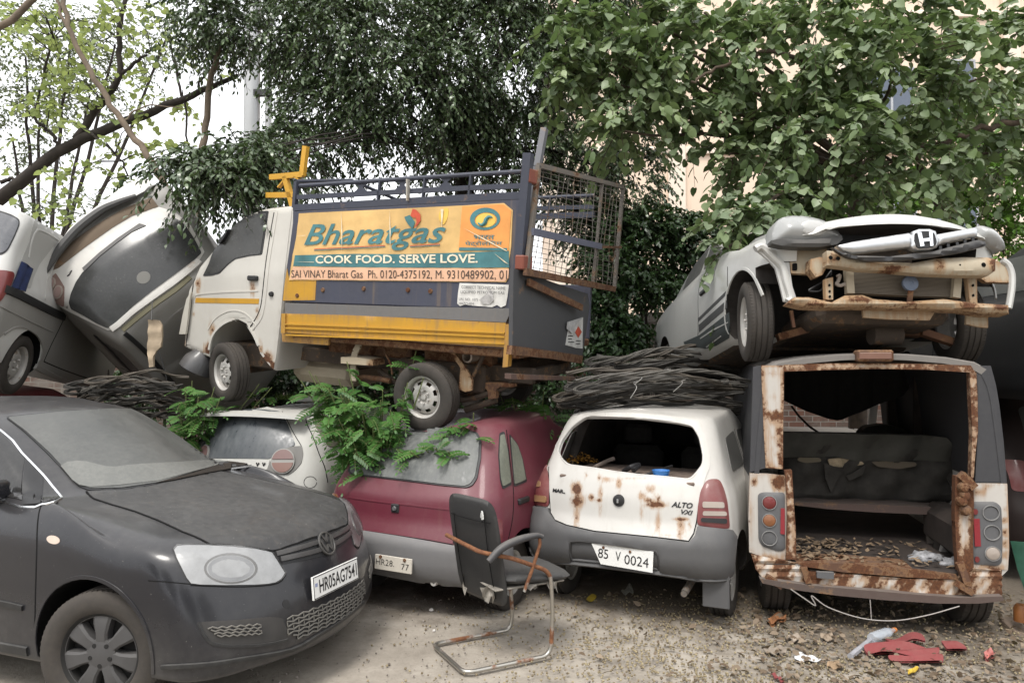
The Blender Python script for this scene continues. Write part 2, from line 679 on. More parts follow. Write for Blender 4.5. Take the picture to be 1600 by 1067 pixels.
# ------------------------------------------------------------------ wheels
M_DARKRIM = []
def wheel(parent, c, r, w, side, rim_r, mt, mr, style='steel', M=None, steer=0, cap=None, flat=0):
 """wheel with axis along y, outer face towards side (+1/-1)"""
 T = Matrix.Translation(c) @ Matrix.Rotation(R(steer), 4, 'Z')
 if side < 0: T = T @ Matrix.Rotation(PI, 4, 'Z')
 h = w / 2
 rim = MB(T)
 # rim barrel and lip, outer face towards +y
 rim.lathe([(rim_r, -h * .9), (rim_r * .9, -h * .8), (rim_r * .86, 0), (rim_r * .9, h * .62), (rim_r * .97, h * .8), (rim_r * 1.0, h * .84), (rim_r * 1.03, h * .80), (rim_r * .99, h * .7)], 40)
 if style == 'steel':
  n = 64
  prof = [(.0, h * .46), (.10, h * .46), (.16, h * .40), (.27, h * .38), (.33, h * .56), (.45, h * .62), (.60, h * .56), (.74, h * .40), (.86, h * .12)]
  V, F = [], []
  for i, (a, y) in enumerate(prof):
   for k in range(n):
    t = 2 * PI * k / n
    dy = 0
    if .28 < a < .46:
     dy = -h * .0
    V.append((rim_r * a * math.cos(t), y + dy, rim_r * a * math.sin(t)))
  for i in range(len(prof) - 1):
   for k in range(n):
    # vent holes in the outer dish
    if i == 6 and (k % 8) in (2, 3, 4, 5): continue
    F.append((i * n + k, i * n + (k + 1) % n, (i + 1) * n + (k + 1) % n, (i + 1) * n + k))
  rim.add(V, F)
  for k in range(4 if cap != 6 else 6):
   a = 2 * PI * k / (4 if cap != 6 else 6) + .4
   x, z = math.cos(a) * rim_r * .30, math.sin(a) * rim_r * .30
   rim.lathe([(0, h * .78), (.007, h * .78), (.010, h * .7), (.010, h * .4)], 8, T @ Matrix.Translation((x, 0, z)))
  rim.lathe([(0, h * .62), (rim_r * .13, h * .60), (rim_r * .15, h * .5), (rim_r * .16, h * .3)], 20)
 else:   # 7-spoke plastic cover
  n = 7
  rim.lathe([(rim_r * .95, h * .12), (0, h * .12)], 40)
  for k in range(4): rim.lathe([(0, h * .5), (.011, h * .5), (.014, h * .1)], 8, T @ Matrix.Rotation(.4 + k * PI / 2, 4, 'Y') @ Matrix.Translation((.05, 0, 0)))
  ro0, rim = rim, MB(T)
  for k in range(5):
   A = T @ Matrix.Rotation(k * 2 * PI / 5 + .3, 4, 'Y') @ Matrix.Translation((.052, 0, 0))
   ro0.lathe([(0, h * .795), (.011, h * .795), (.012, h * .7)], 10, A)
  rim.lathe([(0, h * .80), (.05, h * .78), (.075, h * .72), (.08, h * .45)], 28)
  for k in range(n):
   a = 2 * PI * k / n + .22
   A = T @ Matrix.Rotation(a, 4, 'Y')
   # tapered spoke, raised in the middle
   V = []
   for (rr, hw, y) in ((.055, .030, h * .74), (.10, .030, h * .80), (rim_r * .75, .042, h * .80), (rim_r * .97, .052, h * .68)):
    for q, dy in ((-1, -.010), (-.7, 0), (.7, 0), (1, -.010)): V.append((rr, y + dy, hw * q))
    V.append((rr, h * .2, hw)); V.append((rr, h * .2, -hw))
   F = []
   for i in range(3):
    for q in range(6):
     F.append((i * 6 + q, i * 6 + (q + 1) % 6, i * 6 + 6 + (q + 1) % 6, i * 6 + 6 + q))
   F.append(tuple(range(18, 24)))
   rim.add(V, F, A)
  rim.lathe([(rim_r * .90, h * .3), (rim_r * .92, h * .70), (rim_r * .985, h * .72), (rim_r * 1.0, h * .60)], 44)
 if style == 'steel': ro = rim.build('wheel', mr, parent, 30)
 else:
  ro = ro0.build('wheel', M_DARKRIM[0], parent, 30)
  rim.build('wheel_cover', mr, ro, 30)
 ty = MB(T)
 g = []
 # tyre cross-section with tread grooves
 sw = r - rim_r
 pr = [(rim_r * .97, h * .72), (rim_r * 1.03, h * .90), (rim_r + sw * .35, h * 1.02), (rim_r + sw * .62, h * 1.0), (rim_r + sw * .85, h * .90), (r - .006, h * .80)]
 tread = []
 for y in (.78, .50, .46, .40, .36, .04, .0, -.04, -.36, -.40, -.46, -.50, -.78):
  dep = .009 if y in (.46, .40, .0, -.40, -.46) else 0
  tread.append((r - .002 - dep - abs(y) ** 3 * .012, h * y))
 pr += tread + [(a, -b) for a, b in pr[::-1]]
 ty.lathe(pr, 56)
 for k in range(72):
  a = 2 * PI * k / 72
  for q in (-1, 1):
   ty.box(-.0045, .0045, min(q * h * .55, q * h * .80), max(q * h * .55, q * h * .80), r - .014, r - .0040, 0, T @ Matrix.Rotation(a, 4, 'Y'))
 ty.build('tyre', mt, ro, 40)
 return ro
# ------------------------------------------------------------------ text
def text_mesh(body, M, width, height, mat, parent, name='lettering', shear=0, bold=0, depth=.0012, spacing=1.0, fit=True, keep=False):
 """flat text in the local xy plane of M (origin at the lower left), fitted to width x height"""
 cu = bpy.data.curves.new('t', 'FONT')
 cu.body = body
 cu.shear = shear
 cu.offset = bold
 cu.space_character = spacing
 cu.extrude = .0
 cu.resolution_u = 3
 o = bpy.data.objects.new('t', cu)
 COL.objects.link(o)
 dg = bpy.context.evaluated_depsgraph_get()
 me = bpy.data.meshes.new_from_object(o.evaluated_get(dg))
 bpy.data.objects.remove(o)
 bpy.data.curves.remove(cu)
 n = len(me.vertices)
 co = np.empty(n * 3, np.float32)
 me.vertices.foreach_get('co', co)
 co = co.reshape(-1, 3)
 F = [tuple(p.vertices) for p in me.polygons]
 bpy.data.meshes.remove(me)
 lo, hi = co.min(0), co.max(0)
 s = (np.array([width, height]) / (hi - lo)[:2]) if fit else np.array([height, height])
 q = (co[:, :2] - lo[:2]) * s
 V = [tuple(M @ Vector((a, b, depth))) for a, b in q]
 if keep: return V, F
 return mk(name, V, F, mat, parent, None)
# ------------------------------------------------------------------ materials
def nodes(name):
 m = bpy.data.materials.new(name)
 m.use_nodes = True
 nt = m.node_tree
 nt.nodes.clear()
 out = nt.nodes.new('ShaderNodeOutputMaterial')
 bs = nt.nodes.new('ShaderNodeBsdfPrincipled')
 nt.links.new(bs.outputs[0], out.inputs[0])
 return m, nt, bs, out
class G:
 """tiny node-graph helper"""
 def __init__(s, nt):
  s.nt = nt
  s.tc = nt.nodes.new('ShaderNodeTexCoord')
 def link(s, a, b): s.nt.links.new(a, b)
 def noise(s, scale, detail=4, rough=.55, vec=None, dist=0, stretch=None):
  n = s.nt.nodes.new('ShaderNodeTexNoise')
  n.inputs['Scale'].default_value = scale
  n.inputs['Detail'].default_value = detail
  n.inputs['Roughness'].default_value = rough
  n.inputs['Distortion'].default_value = dist
  v = vec or s.tc.outputs['Object']
  if stretch:
   mp = s.nt.nodes.new('ShaderNodeMapping')
   mp.inputs['Scale'].default_value = stretch
   s.link(v, mp.inputs[0])
   v = mp.outputs[0]
  s.link(v, n.inputs['Vector'])
  return n.outputs['Fac']
 def ramp(s, fac, stops):
  n = s.nt.nodes.new('ShaderNodeValToRGB')
  e = n.color_ramp.elements
  while len(e) < len(stops): e.new(.5)
  for i, (p, c) in enumerate(stops):
   e[i].position = p
   e[i].color = (c, c, c, 1) if isinstance(c, (int, float)) else (*c, 1)
  s.link(fac, n.inputs[0])
  return n.outputs[0]
 def math(s, op, a, b=None, clamp=False):
  n = s.nt.nodes.new('ShaderNodeMath')
  n.operation = op
  n.use_clamp = clamp
  for i, v in enumerate((a, b)):
   if v is None: continue
   if isinstance(v, (int, float)): n.inputs[i].default_value = v
   else: s.link(v, n.inputs[i])
  return n.outputs[0]
 def mix(s, fac, a, b):
  n = s.nt.nodes.new('ShaderNodeMix')
  n.data_type = 'RGBA'
  if isinstance(fac, (int, float)): n.inputs[0].default_value = fac
  else: s.link(fac, n.inputs[0])
  for i, v in ((6, a), (7, b)):
   if isinstance(v, (tuple, list)): n.inputs[i].default_value = (*v[:3], 1)
   else: s.link(v, n.inputs[i])
  return n.outputs[2]
 def map(s, v, a, b, c=0., d=1., smooth=False):
  n = s.nt.nodes.new('ShaderNodeMapRange')
  if smooth: n.interpolation_type = 'SMOOTHSTEP'
  for i, k in enumerate((v, a, b, c, d)):
   if isinstance(k, (int, float)): n.inputs[i].default_value = k
   else: s.link(k, n.inputs[i])
  return n.outputs[0]
 def sep(s, v):
  n = s.nt.nodes.new('ShaderNodeSeparateXYZ')
  s.link(v, n.inputs[0])
  return n.outputs
 def bump(s, h, strength, dist, bs):
  n = s.nt.nodes.new('ShaderNodeBump')
  n.inputs['Strength'].default_value = strength
  n.inputs['Distance'].default_value = dist
  s.link(h, n.inputs['Height'])
  s.link(n.outputs[0], bs.inputs['Normal'])
 def attr(s, name):
  n = s.nt.nodes.new('ShaderNodeAttribute')
  n.attribute_name = name
  return n.outputs['Fac']
 def up(s):
  n = s.nt.nodes.new('ShaderNodeNewGeometry')
  return s.sep(n.outputs['Normal'])[2]
RUST_D, RUST_L = (.045, .018, .010), (.135, .055, .022)
DUST = (.27, .245, .215)
def paint(name, col, rough=.4, dust=.3, var=.25, rust=0.0, metal=0, coat=.0, spot=.0, dcol=DUST, scale=1.0, bump=.15, attr=False, streak=.0, dent=.0, base_dust=.25, low=0, spec=.4):
 m, nt, bs, out = nodes(name)
 g = G(nt)
 n1 = g.noise(2.2 * scale, 6, .6)
 n2 = g.noise(17 * scale, 5, .6)
 n3 = g.noise(90 * scale, 3, .6)
 c = g.mix(g.map(n1, .3, .7, 0, var), col, tuple(x * .55 for x in col))
 # settled dust, heavier on upward faces, blotchy
 up = g.map(g.up(), .1, .95, base_dust, 1.0)
 d = g.math('MULTIPLY', g.math('MULTIPLY', up, g.map(n1, .25, .7, .55, 1.1)), g.map(n2, .25, .75, .6, 1.15))
 d = g.math('MULTIPLY', d, dust, True)
 if low:   # road dirt thrown up along the bottom of the body
  zz = g.sep(g.tc.outputs['Object'])[2]
  lo = g.math('MULTIPLY', g.map(zz, .62, .18, 0, low, True), g.map(n2, .3, .7, .4, 1.3))
  d = g.math('ADD', d, g.math('MULTIPLY', lo, g.map(n1, .3, .7, .3, 1.2)), True)
 c = g.mix(d, c, dcol)
 if streak:
  st = g.noise(1.0, 4, .6, stretch=(14 * scale, 14 * scale, 1.1))
  c = g.mix(g.map(st, .55, .75, 0, streak, True), c, (.16, .12, .085))
 if spot:
  sp = g.map(n3, .70, .74, 0, spot)
  c = g.mix(sp, c, (.5, .48, .44))
 rgh = g.map(d, 0, .6, rough, .85)
 if rust or attr:
  r = g.noise(5 * scale, 8, .72)
  if attr:
   r2 = g.noise(26 * scale, 7, .75)
   at_ = g.attr('rust')
   f = g.math('ADD', at_, g.math('MULTIPLY', g.math('SUBTRACT', r2, .5), 1.15))
   f = g.math('ADD', f, g.math('MULTIPLY', g.math('SUBTRACT', r, .5), 1.1 + rust))
   fr = g.map(f, .46, .70, 0, 1, True)
   # thin run-off stains below and round the scabs
   sk = g.noise(1.0, 5, .7, stretch=(34, 34, 2.2))
   fo = g.math('ADD', g.math('MULTIPLY', at_, 1.15), g.math('MULTIPLY', g.math('SUBTRACT', sk, .5), 1.1))
   fo = g.map(fo, .12, .62, 0, .78, True)
  else:
   fr = g.map(r, .72 - .3 * rust, .76 - .3 * rust, 0, 1, True)
   fo = g.map(r, .64 - .3 * rust, .74 - .3 * rust, 0, .45, True)
  c = g.mix(fo, c, (.29, .165, .075))
  c = g.mix(fr, c, g.mix(g.map(g.noise(55 * scale, 5, .7), .3, .7, 0, 1), RUST_D, RUST_L))
  rgh = g.mix(fr, rgh, (.9, .9, .9))
 nt.links.new(c, bs.inputs['Base Color'])
 nt.links.new(rgh, bs.inputs['Roughness'])
 bs.inputs['Metallic'].default_value = metal
 bs.inputs['Coat Weight'].default_value = coat
 bs.inputs['Coat Roughness'].default_value = .12
 bs.inputs['Specular IOR Level'].default_value = spec
 h = g.math('ADD', g.math('MULTIPLY', n3, .25), n2)
 if dent:
  h = g.math('ADD', h, g.math('MULTIPLY', g.noise(3.0, 3), dent * 20))
 g.bump(h, bump, .004, bs)
 return m
def plain(name, col, rough=.5, metal=0, var=.2, scale=20, bump=.1, spec=.5, alpha=None):
 m, nt, bs, out = nodes(name)
 g = G(nt)
 n = g.noise(scale, 5, .6)
 nt.links.new(g.mix(g.map(n, .3, .7, 0, 1), tuple(x * (1 - var) for x in col), tuple(min(1, x * (1 + var)) for x in col)), bs.inputs['Base Color'])
 bs.inputs['Roughness'].default_value = rough
 bs.inputs['Metallic'].default_value = metal
 bs.inputs['Specular IOR Level'].default_value = spec
 if bump: g.bump(n, bump, .003, bs)
 return m
def glass(name, col=(.02, .022, .022), dust=.4, dcol=(.22, .215, .20), rough=.06, clear=.0, streaks=False, lowz=None):
 """dusty window pane: dark glossy glass with a blotchy dust film"""
 m, nt, bs, out = nodes(name)
 g = G(nt)
 n1 = g.noise(3.2, 7, .66, dist=.3)
 n2 = g.noise(45, 5, .65)
 d = g.math('MULTIPLY', g.map(n1, .3, .7, .62, 1.12), g.map(n2, .3, .7, .7, 1.1))
 if streaks:
  st = g.noise(1.0, 4, .6, stretch=(22, 22, 1.3))
  d = g.math('MULTIPLY', d, g.map(st, .35, .65, .55, 1.3))
 d = g.math('MULTIPLY', d, dust, True)
 nt.links.new(g.mix(d, col, dcol), bs.inputs['Base Color'])
 nt.links.new(g.map(d, 0, .5, rough, .6), bs.inputs['Roughness'])
 bs.inputs['IOR'].default_value = 1.5
 if clear:
  tr = nt.nodes.new('ShaderNodeBsdfTransparent')
  mx = nt.nodes.new('ShaderNodeMixShader')
  nt.links.new(g.map(d, 0, 1, clear, 0), mx.inputs[0])
  nt.links.new(bs.outputs[0], mx.inputs[1])
  nt.links.new(tr.outputs[0], mx.inputs[2])
  nt.links.new(mx.outputs[0], out.inputs[0])
 return m
def lens(name, col=(.85, .87, .88), clear=.75, rough=.12, nsc=14):
 m, nt, bs, out = nodes(name)
 g = G(nt)
 n = g.noise(nsc, 3, .5)
 bs.inputs['Base Color'].default_value = (*col, 1)
 bs.inputs['Roughness'].default_value = rough
 tr = nt.nodes.new('ShaderNodeBsdfTransparent')
 tr.inputs[0].default_value = (*[min(1, c * 1.05) for c in col], 1)
 mx = nt.nodes.new('ShaderNodeMixShader')
 nt.links.new(g.map(n, .3, .7, clear - .12, clear + .08), mx.inputs[0])
 nt.links.new(bs.outputs[0], mx.inputs[1])
 nt.links.new(tr.outputs[0], mx.inputs[2])
 nt.links.new(mx.outputs[0], out.inputs[0])
 return m
# ------------------------------------------------------------------ palette
M = {}
M['tyre'] = paint('tyre_rubber', (.020, .019, .018), .75, .5, .3, dcol=(.13, .108, .088), scale=2, base_dust=.55)
M['rim'] = paint('steel_rim', (.52, .51, .49), .42, .4, .3, metal=.35, rust=.2, scale=3, dcol=(.30, .26, .21), base_dust=.5)
M['cover'] = paint('wheel_cover', (.05, .05, .052), .45, .4, .3, dcol=(.13, .12, .11), base_dust=.5)
M['black'] = plain('black_plastic', (.014, .014, .015), .5)
M['dark'] = plain('dark_void', (.006, .006, .006), .9, spec=.1)
M['seam'] = plain('panel_gap', (.006, .006, .006), .85, spec=.2)
M['chrome'] = plain('chrome_trim', (.75, .76, .77), .22, 1, .08, 30, .05)
M['chrome_dull'] = paint('dull_chrome', (.62, .63, .64), .28, .35, .2, metal=.9, scale=3)
M['silver'] = plain('lamp_reflector', (.78, .78, .77), .3, .8, .15, 14, .15)
M['lens'] = lens('clear_lens')
M['lens_haze'] = lens('hazed_lens', (.60, .60, .60), .90, .08, 5)
M['white_plate'] = paint('number_plate', (.72, .72, .70), .5, .18, .15, scale=4)
M['ink'] = plain('black_ink', (.012, .012, .013), .55)
M['red_lamp'] = paint('red_lamp_lens', (.14, .011, .012), .3, .2, .3, coat=.5, scale=3)
M['red_dusty'] = paint('dusty_red_lamp', (.16, .028, .03), .35, .4, .3, coat=.3, scale=3)
M['amber_lamp'] = paint('amber_lamp_lens', (.22, .075, .02), .35, .35, .3, coat=.4, scale=3)
M['clear_lamp'] = paint('clear_lamp_lens', (.34, .29, .25), .3, .35, .3, coat=.4, scale=3)
M['rusty'] = paint('rusty_steel', (.10, .05, .03), .85, .25, .5, rust=.75, scale=2.2, dcol=(.2, .14, .10))
M['chassis'] = paint('chassis_grime', (.05, .04, .032), .85, .4, .5, rust=.4, scale=2, dcol=(.17, .12, .085), base_dust=.5)
M_DARKRIM.append(paint('dark_rim', (.008, .008, .008), .8, .08, .3))
M['white_rust'] = paint('rusty_white_paint', (.46, .44, .41), .5, .35, .15, rust=.0, attr=True, dcol=(.26, .20, .15), scale=1.2, streak=.25)
M['cream_dirt'] = paint('dirty_cream_metal', (.42, .37, .28), .6, .5, .2, rust=.1, attr=True, dcol=(.22, .16, .10), scale=1.5, base_dust=.5)
M['cloth'] = plain('torn_seat_cover', (.035, .032, .028), .9, var=.45, scale=9, bump=.3)
M['foam'] = plain('old_foam', (.30, .24, .16), .95, var=.4, scale=20, bump=.4)
M['lamp_solid'] = paint('milky_lamp_glass', (.30, .305, .30), .16, .2, .2, coat=.6, dcol=(.3, .28, .25), scale=2, bump=.03)
# ------------------------------------------------------------------ light
def build_world():
 w = bpy.data.worlds.new('World')
 sc.world = w
 w.use_nodes = True
 nt = w.node_tree
 bg = nt.nodes['Background']
 sky = nt.nodes.new('ShaderNodeTexSky')
 sky.sky_type = 'NISHITA'
 sky.sun_disc = False
 sky.sun_elevation = R(58)
 sky.sun_rotation = R(200)
 sky.air_density = 1.0
 sky.dust_density = 6.0
 sky.ozone_density = 1.0
 hs = nt.nodes.new('ShaderNodeHueSaturation')
 hs.inputs['Saturation'].default_value = .25
 nt.links.new(sky.outputs[0], hs.inputs['Color'])
 # bright overcast veil over the clear sky
 mx = nt.nodes.new('ShaderNodeMix')
 mx.data_type = 'RGBA'
 mx.inputs[0].default_value = .72
 mx.inputs[7].default_value = (9.0, 9.1, 9.3, 1)
 nt.links.new(hs.outputs[0], mx.inputs[6])
 nt.links.new(mx.outputs[2], bg.inputs[0])
 bg.inputs[1].default_value = .12
 L = bpy.data.lights.new('sun', 'SUN')
 L.energy = 1.45
 L.angle = R(18)
 L.color = (1, .96, .9)
 o = bpy.data.objects.new('sun', L)
 # sun behind and to the left of the camera
 el, az = R(58), R(200)
 d = Vector((math.sin(az) * math.cos(el), math.cos(az) * math.cos(el), math.sin(el)))
 o.rotation_euler = d.to_track_quat('Z', 'Y').to_euler()
 COL.objects.link(o)
 sc.view_settings.view_transform = 'Standard'
 sc.view_settings.look = 'None'
 sc.view_settings.exposure = .92
 sc.cycles.max_bounces = 8
 sc.cycles.transparent_max_bounces = 16
build_world()
# ------------------------------------------------------------------ the dusty black hatchback in front
def build_black_car():
 P = pose((-1.751, 4.374, .0), -20.06)
 w = .835
 WR = [(-3.1, .76), (-2.4, .835), (-1.2, .83), (0, .838), (.5, .80)]
 def ws(d): return [(a, b + d) for a, b in WR]
 rings = [
  ring(.74, -3.02, ws(-.07), .10, .10, (.22, .20), (.2, .2), (.17, .19, [(-1.2, .19)], .24, .26)),
  ring(.815, -3.08, ws(-.025), .11, .10, (.26, .24), (.22, .22), (.21, .22, [(-1.2, .215)], .27, .29)),
  ring(.845, -3.13, ws(-.01), .12, .10, (.27, .25), (.22, .22), (.30, .31, [(-1.2, .30)], .36, .38)),
  ring(.835, -3.14, ws(0), .13, .10, (.28, .26), (.22, .22), (.46, .46, [(-1.2, .44)], .50, .50)),
  ring(.805, -3.13, ws(.005), .14, .10, (.30, .28), (.22, .22), (.60, .60, [(-1.2, .60)], .64, .64)),
  ring(.765, -3.11, ws(.0), .14, .10, (.32, .29), (.22, .22), (.69, .70, [(-.2, .74), (-1.2, .75)], .78, .78)),
  ring(.725, -3.09, ws(-.015), .14, .10, (.34, .30), (.22, .22), (.755, .775, [(-.2, .845), (-1.2, .86)], .90, .90)),
  ring(.665, -3.06, ws(-.045), .15, .10, (.36, .31), (.22, .22), (.80, .825, [(-.2, .925), (-1.2, .94)], .98, .98)),
  ring(.48, -3.02, ws(-.085), .17, .10, (.36, .32), (.22, .22), (.868, .875, [(-.35, .985), (-1.2, .985)], 1.03, 1.03)),
  ring(.15, -3.0, ws(-.115), .20, .10, (.30, .30), (.22, .22), (.925, .935, [(-.6, 1.005), (-1.2, 1.01)], 1.06, 1.06)),
  ring(-.20, -2.98, ws(-.14), .22, .10, (.22, .24), (.2, .2), (.985, .985, [(-.9, 1.04), (-1.4, 1.04)], 1.09, 1.09)),
  ring(-.55, -2.92, ws(-.205), .22, .09, (.18, .20), (.2, .2), (1.19, 1.185, [(-1.2, 1.20)], 1.20, 1.20)),
  ring(-.88, -2.84, ws(-.265), .19, .08, (.16, .18), (.2, .2), (1.365, 1.345, [(-1.4, 1.345)], 1.33, 1.34)),
  ring(-1.02, -2.78, ws(-.295), .18, .08, (.16, .18), (.2, .2), (1.415, 1.395, [(-1.6, 1.415)], 1.39, 1.41)),
  ring(-1.14, -2.70, ws(-.345), .16, .08, (.15, .16), (.2, .2), (1.435, 1.418, [(-1.7, 1.45)], 1.41, 1.43)),
  ring(-1.34, -2.5, ws(-.52), .10, .08, (.12, .12), (.15, .15), (1.458, 1.448, [(-1.8, 1.472)], 1.43, 1.44)),
 ]
 last = rings[-1].copy()
 last[:, 1] = 0
 last[:, 2] += .012 * np.clip(rings[-1][:, 1] / .3, 0, 1)
 rings.append(last)
 V, F = loft(rings, 5)
 c = Car('black_hatchback', P, V, F)
 tag(c.root, 'dusty matt black hatchback parked nose towards the office chair, the only complete car in front', 'car')
 mp = paint('black_car_paint', (.008, .0085, .0125), .24, .22, .3, coat=.42, dcol=(.21, .20, .185), base_dust=.10, spot=.25, scale=1.1, low=.14, spec=.3)
 mb = paint('black_car_bumper', (.0105, .011, .0125), .42, .36, .3, coat=.15, dcol=(.15, .145, .135), base_dust=.20, low=.14, spec=.25, scale=1.3)
 cuts = []
 for x in (0, -2.456):
  for s in (1, -1): cuts.append((*cyl(x, .305, .352, s * .58, s * 1.0), 1))
 body = c.body([mp, M['dark']], cuts)
 z1 = lambda p: Z(0, 590, 5.333, p)
 z2 = lambda p: Z(0, 780, 3.717, p)
 z3 = lambda p: Z(240, 760, 3.556, p)
 mg = glass('dusty_windscreen', (.022, .025, .026), .50, (.17, .17, .158), .05)
 # windscreen, symmetric: take the near half from the photo, mirror it
 wsp = [(8, 652), (97, 643), (169, 638.5), (233, 638), (300, 671), (364, 713), (345, 727), (310, 738), (247, 757), (190, 766), (140, 767), (122, 760), (105, 742), (75, 710), (37, 674)]
 c.patch('windscreen_rubber', wsp, M['black'], .006, .014, r=6, res=5)
 c.patch('windscreen', [(11, 653.5), (97, 644.5), (169, 640), (232, 639.5), (299, 672), (361, 712), (310, 736), (247, 755), (190, 763.5), (142, 764.5), (124, 758), (107, 741), (78, 709), (40, 674.5)], mg, .010, .012, r=6, res=5)
 c.patch('dust_film', z1([(505, 745), (560, 712), (640, 702), (720, 708), (800, 728), (880, 748), (960, 752), (1060, 738), (1180, 728), (1320, 722), (1500, 712), (1640, 700), (1850, 690), (1900, 705), (1780, 745), (1640, 782), (1320, 868), (1000, 905), (760, 922), (660, 905), (600, 860)]), glass('screen_dust_film', (.06, .065, .063), .7, (.185, .185, .17), .2), .0125, .004, res=6)
 # cowl litter gap
 c.patch('cowl', [(244, 756), (300, 741), (345, 726), (366, 714), (386, 726), (360, 734), (320, 741), (270, 752)], paint('cowl_litter', (.008, .007, .006), .9, .12, .4, dcol=(.16, .11, .07), scale=6), .012, .016)
 # bonnet: near edge from the photo, mirrored about the centre line
 seam = [(135, 768), (146, 779), (176, 789), (210, 799), (244, 812), (285, 831), (318, 845), (329, 851)]
 front = [(329, 851), (372, 854), (412, 859), (425, 860.5)]
 S = [(p.x, p.y) for p in c.loc(seam + front[1:])]
 fr = [(p.x, p.y) for p in c.loc(Z(240, 760, 3.556, [(700, 350), (800, 315), (925, 275)]))]
 near = S + fr
 near = [(x, min(y, -.0)) for x, y in near]
 cx = near[-1][0] + .012
 mbon = paint('bonnet_dusty_paint', (.012, .012, .014), .40, .60, .5, coat=.15, dcol=(.10, .098, .094), base_dust=.3, spot=.7, scale=1.5, streak=.12)
 back = [(S[0][0] - .03, 0)]
 half = near + [(cx, 0)]
 poly = half + [(x, -y) for x, y in reversed(near)] + [(near[0][0] + .17, .25), (near[0][0] + .2, 0), (near[0][0] + .17, -.25)]
 c.patch('bonnet', poly, mbon, .004, .012, proj='top', res=.04)
 bs = [(x, y) for x, y in near]
 c.strip('panel_gap', bs, .010, M['seam'], .0046, 'top', both=True, sub=1)
 # headlights
 hl = z3([(110, 352), (128, 330), (180, 325), (300, 326), (470, 335), (600, 350), (660, 366), (695, 420), (732, 480), (712, 512), (680, 532), (640, 540), (560, 546), (400, 548), (260, 545), (205, 538), (180, 505), (150, 445), (125, 395)])
 cen = (sum(p[0] for p in hl) / len(hl), sum(p[1] for p in hl) / len(hl))
 grow = lambda k: [(cen[0] + (x - cen[0]) * k, cen[1] + (y - cen[1]) * k) for x, y in hl]
 h1, h2 = c.patch('headlight', grow(1.03), M['black'], .001, .01, both=True)
 for hp, sg in ((h1, 1), (h2, -1)):
  def both_(nm, poly, mat, off, th, **k):
   a_, b_ = c.patch(nm, poly, mat, off, th, both=True, **k)
   keep, drop = (a_, b_) if sg == 1 else (b_, a_)
   d_ = drop.data
   bpy.data.objects.remove(drop)
   bpy.data.meshes.remove(d_)
   keep.parent = hp
  both_('reflector', grow(.985), M['silver'], .0035, .004)
  both_('lamp_bowl', [(cen[0] + 5 + 36 * math.cos(t), cen[1] + 4 + 20 * math.sin(t)) for t in np.linspace(0, 2 * PI, 24)[:-1]], M['chrome_dull'], .006, .006, bulge=-.004, bw=.06)
  both_('bowl_ring', [(cen[0] + 5 + 42 * math.cos(t), cen[1] + 4 + 24 * math.sin(t)) for t in np.linspace(0, 2 * PI, 30)[:-1]], paint('bowl_ring_grey', (.30, .30, .29), .3, .2, metal=.5), .005, .006, res=4, holes=[[(cen[0] + 5 + 38 * math.cos(t), cen[1] + 4 + 21 * math.sin(t)) for t in np.linspace(0, 2 * PI, 30)[:-1]]])
  both_('lamp_lens', grow(1.0), M['lens_haze'], .012, .014, bulge=.008, bw=.05)
 # upper grille, mirrored
 gl = z3([(662, 364), (925, 283), (935, 390), (716, 432)])
 G3 = [(p.y, p.z) for p in c.loc(gl)]
 def sym_front(nm, near_pts, mat, off, th, **k):
  n = [(y, zz) for y, zz in near_pts]
  poly = n + [(-y, zz) for y, zz in reversed(n)]
  return c.patch(nm, poly, mat, off, th, proj='front', res=.04, **k)
 tl, tr, br_, bl = G3
 gr = sym_front('grille', [tr, tl, bl, br_][0:4] if False else [(0, tr[1] + .002), tl, bl, (0, br_[1])], M['black'], .003, .01)
 for k in (.18, .62):
  p0 = (tl[0] + (bl[0] - tl[0]) * k - .0, tl[1] + (bl[1] - tl[1]) * k)
  p1 = (0, tr[1] + (br_[1] - tr[1]) * k)
  n = [(p0[0] * .985, p0[1]), p1, (-p0[0] * .985, p0[1])]
  c.strip('grille_bar', n, .030, paint('grille_bar_paint', (.022, .022, .024), .35, .25, .2, coat=.3), .014, 'front', parent=gr, sub=3)
 # emblem: ring with the two stacked chevrons
 pc, nc = c.hit(z3([(957, 318)])[0])
 pc = Vector((pc.x, 0, pc.z))
 nx = Vector((nc.x, 0, nc.z)).normalized()
 E_ = Matrix((Vector((0, 1, 0)), nx.cross(Vector((0, 1, 0))), nx)).transposed().to_4x4()
 E_.translation = pc + nx * .006
 em = MB(E_)
 em.lathe([(.0, -.012), (.066, -.012), (.066, .008), (0, .008)], 30, E_, 'Z')
 eb = em.build('emblem', M['black'], c.root)
 e2 = MB(E_)
 e2.tube([(.062 * math.cos(t), .062 * math.sin(t), .010) for t in np.linspace(0, 2 * PI, 33)[:-1]], .006, 6, closed=True)
 def pl(*pts):
  for p, q in zip(pts, pts[1:]): e2.bar((*p, .011), (*q, .011), .011, .008)
 pl((-.024, .052), (0, .006), (.024, .052))
 pl((-.050, .034), (-.024, -.046), (0, -.008), (.024, -.046), (.050, .034))
 e2.build('emblem_mark', paint('emblem_paint', (.03, .03, .03), .4, .35), eb)
 # lower grille, mirrored, with honeycomb bars
 lg = z3([(718, 742), (880, 672), (955, 630), (1000, 735), (910, 785), (830, 832), (780, 826), (745, 795)])
 LG = [(p.y, p.z) for p in c.loc(lg)]
 ztop = LG[1][1] + .0
 zbot = min(p[1] for p in LG)
 near = [(0, LG[1][1]), LG[1], LG[0], LG[7], LG[6], LG[5], (0, LG[5][1] - .003)]
 low = sym_front('lower_grille', near, M['black'], .002, .01)
 ymax = abs(LG[0][0]) - .02
 nrow = 6
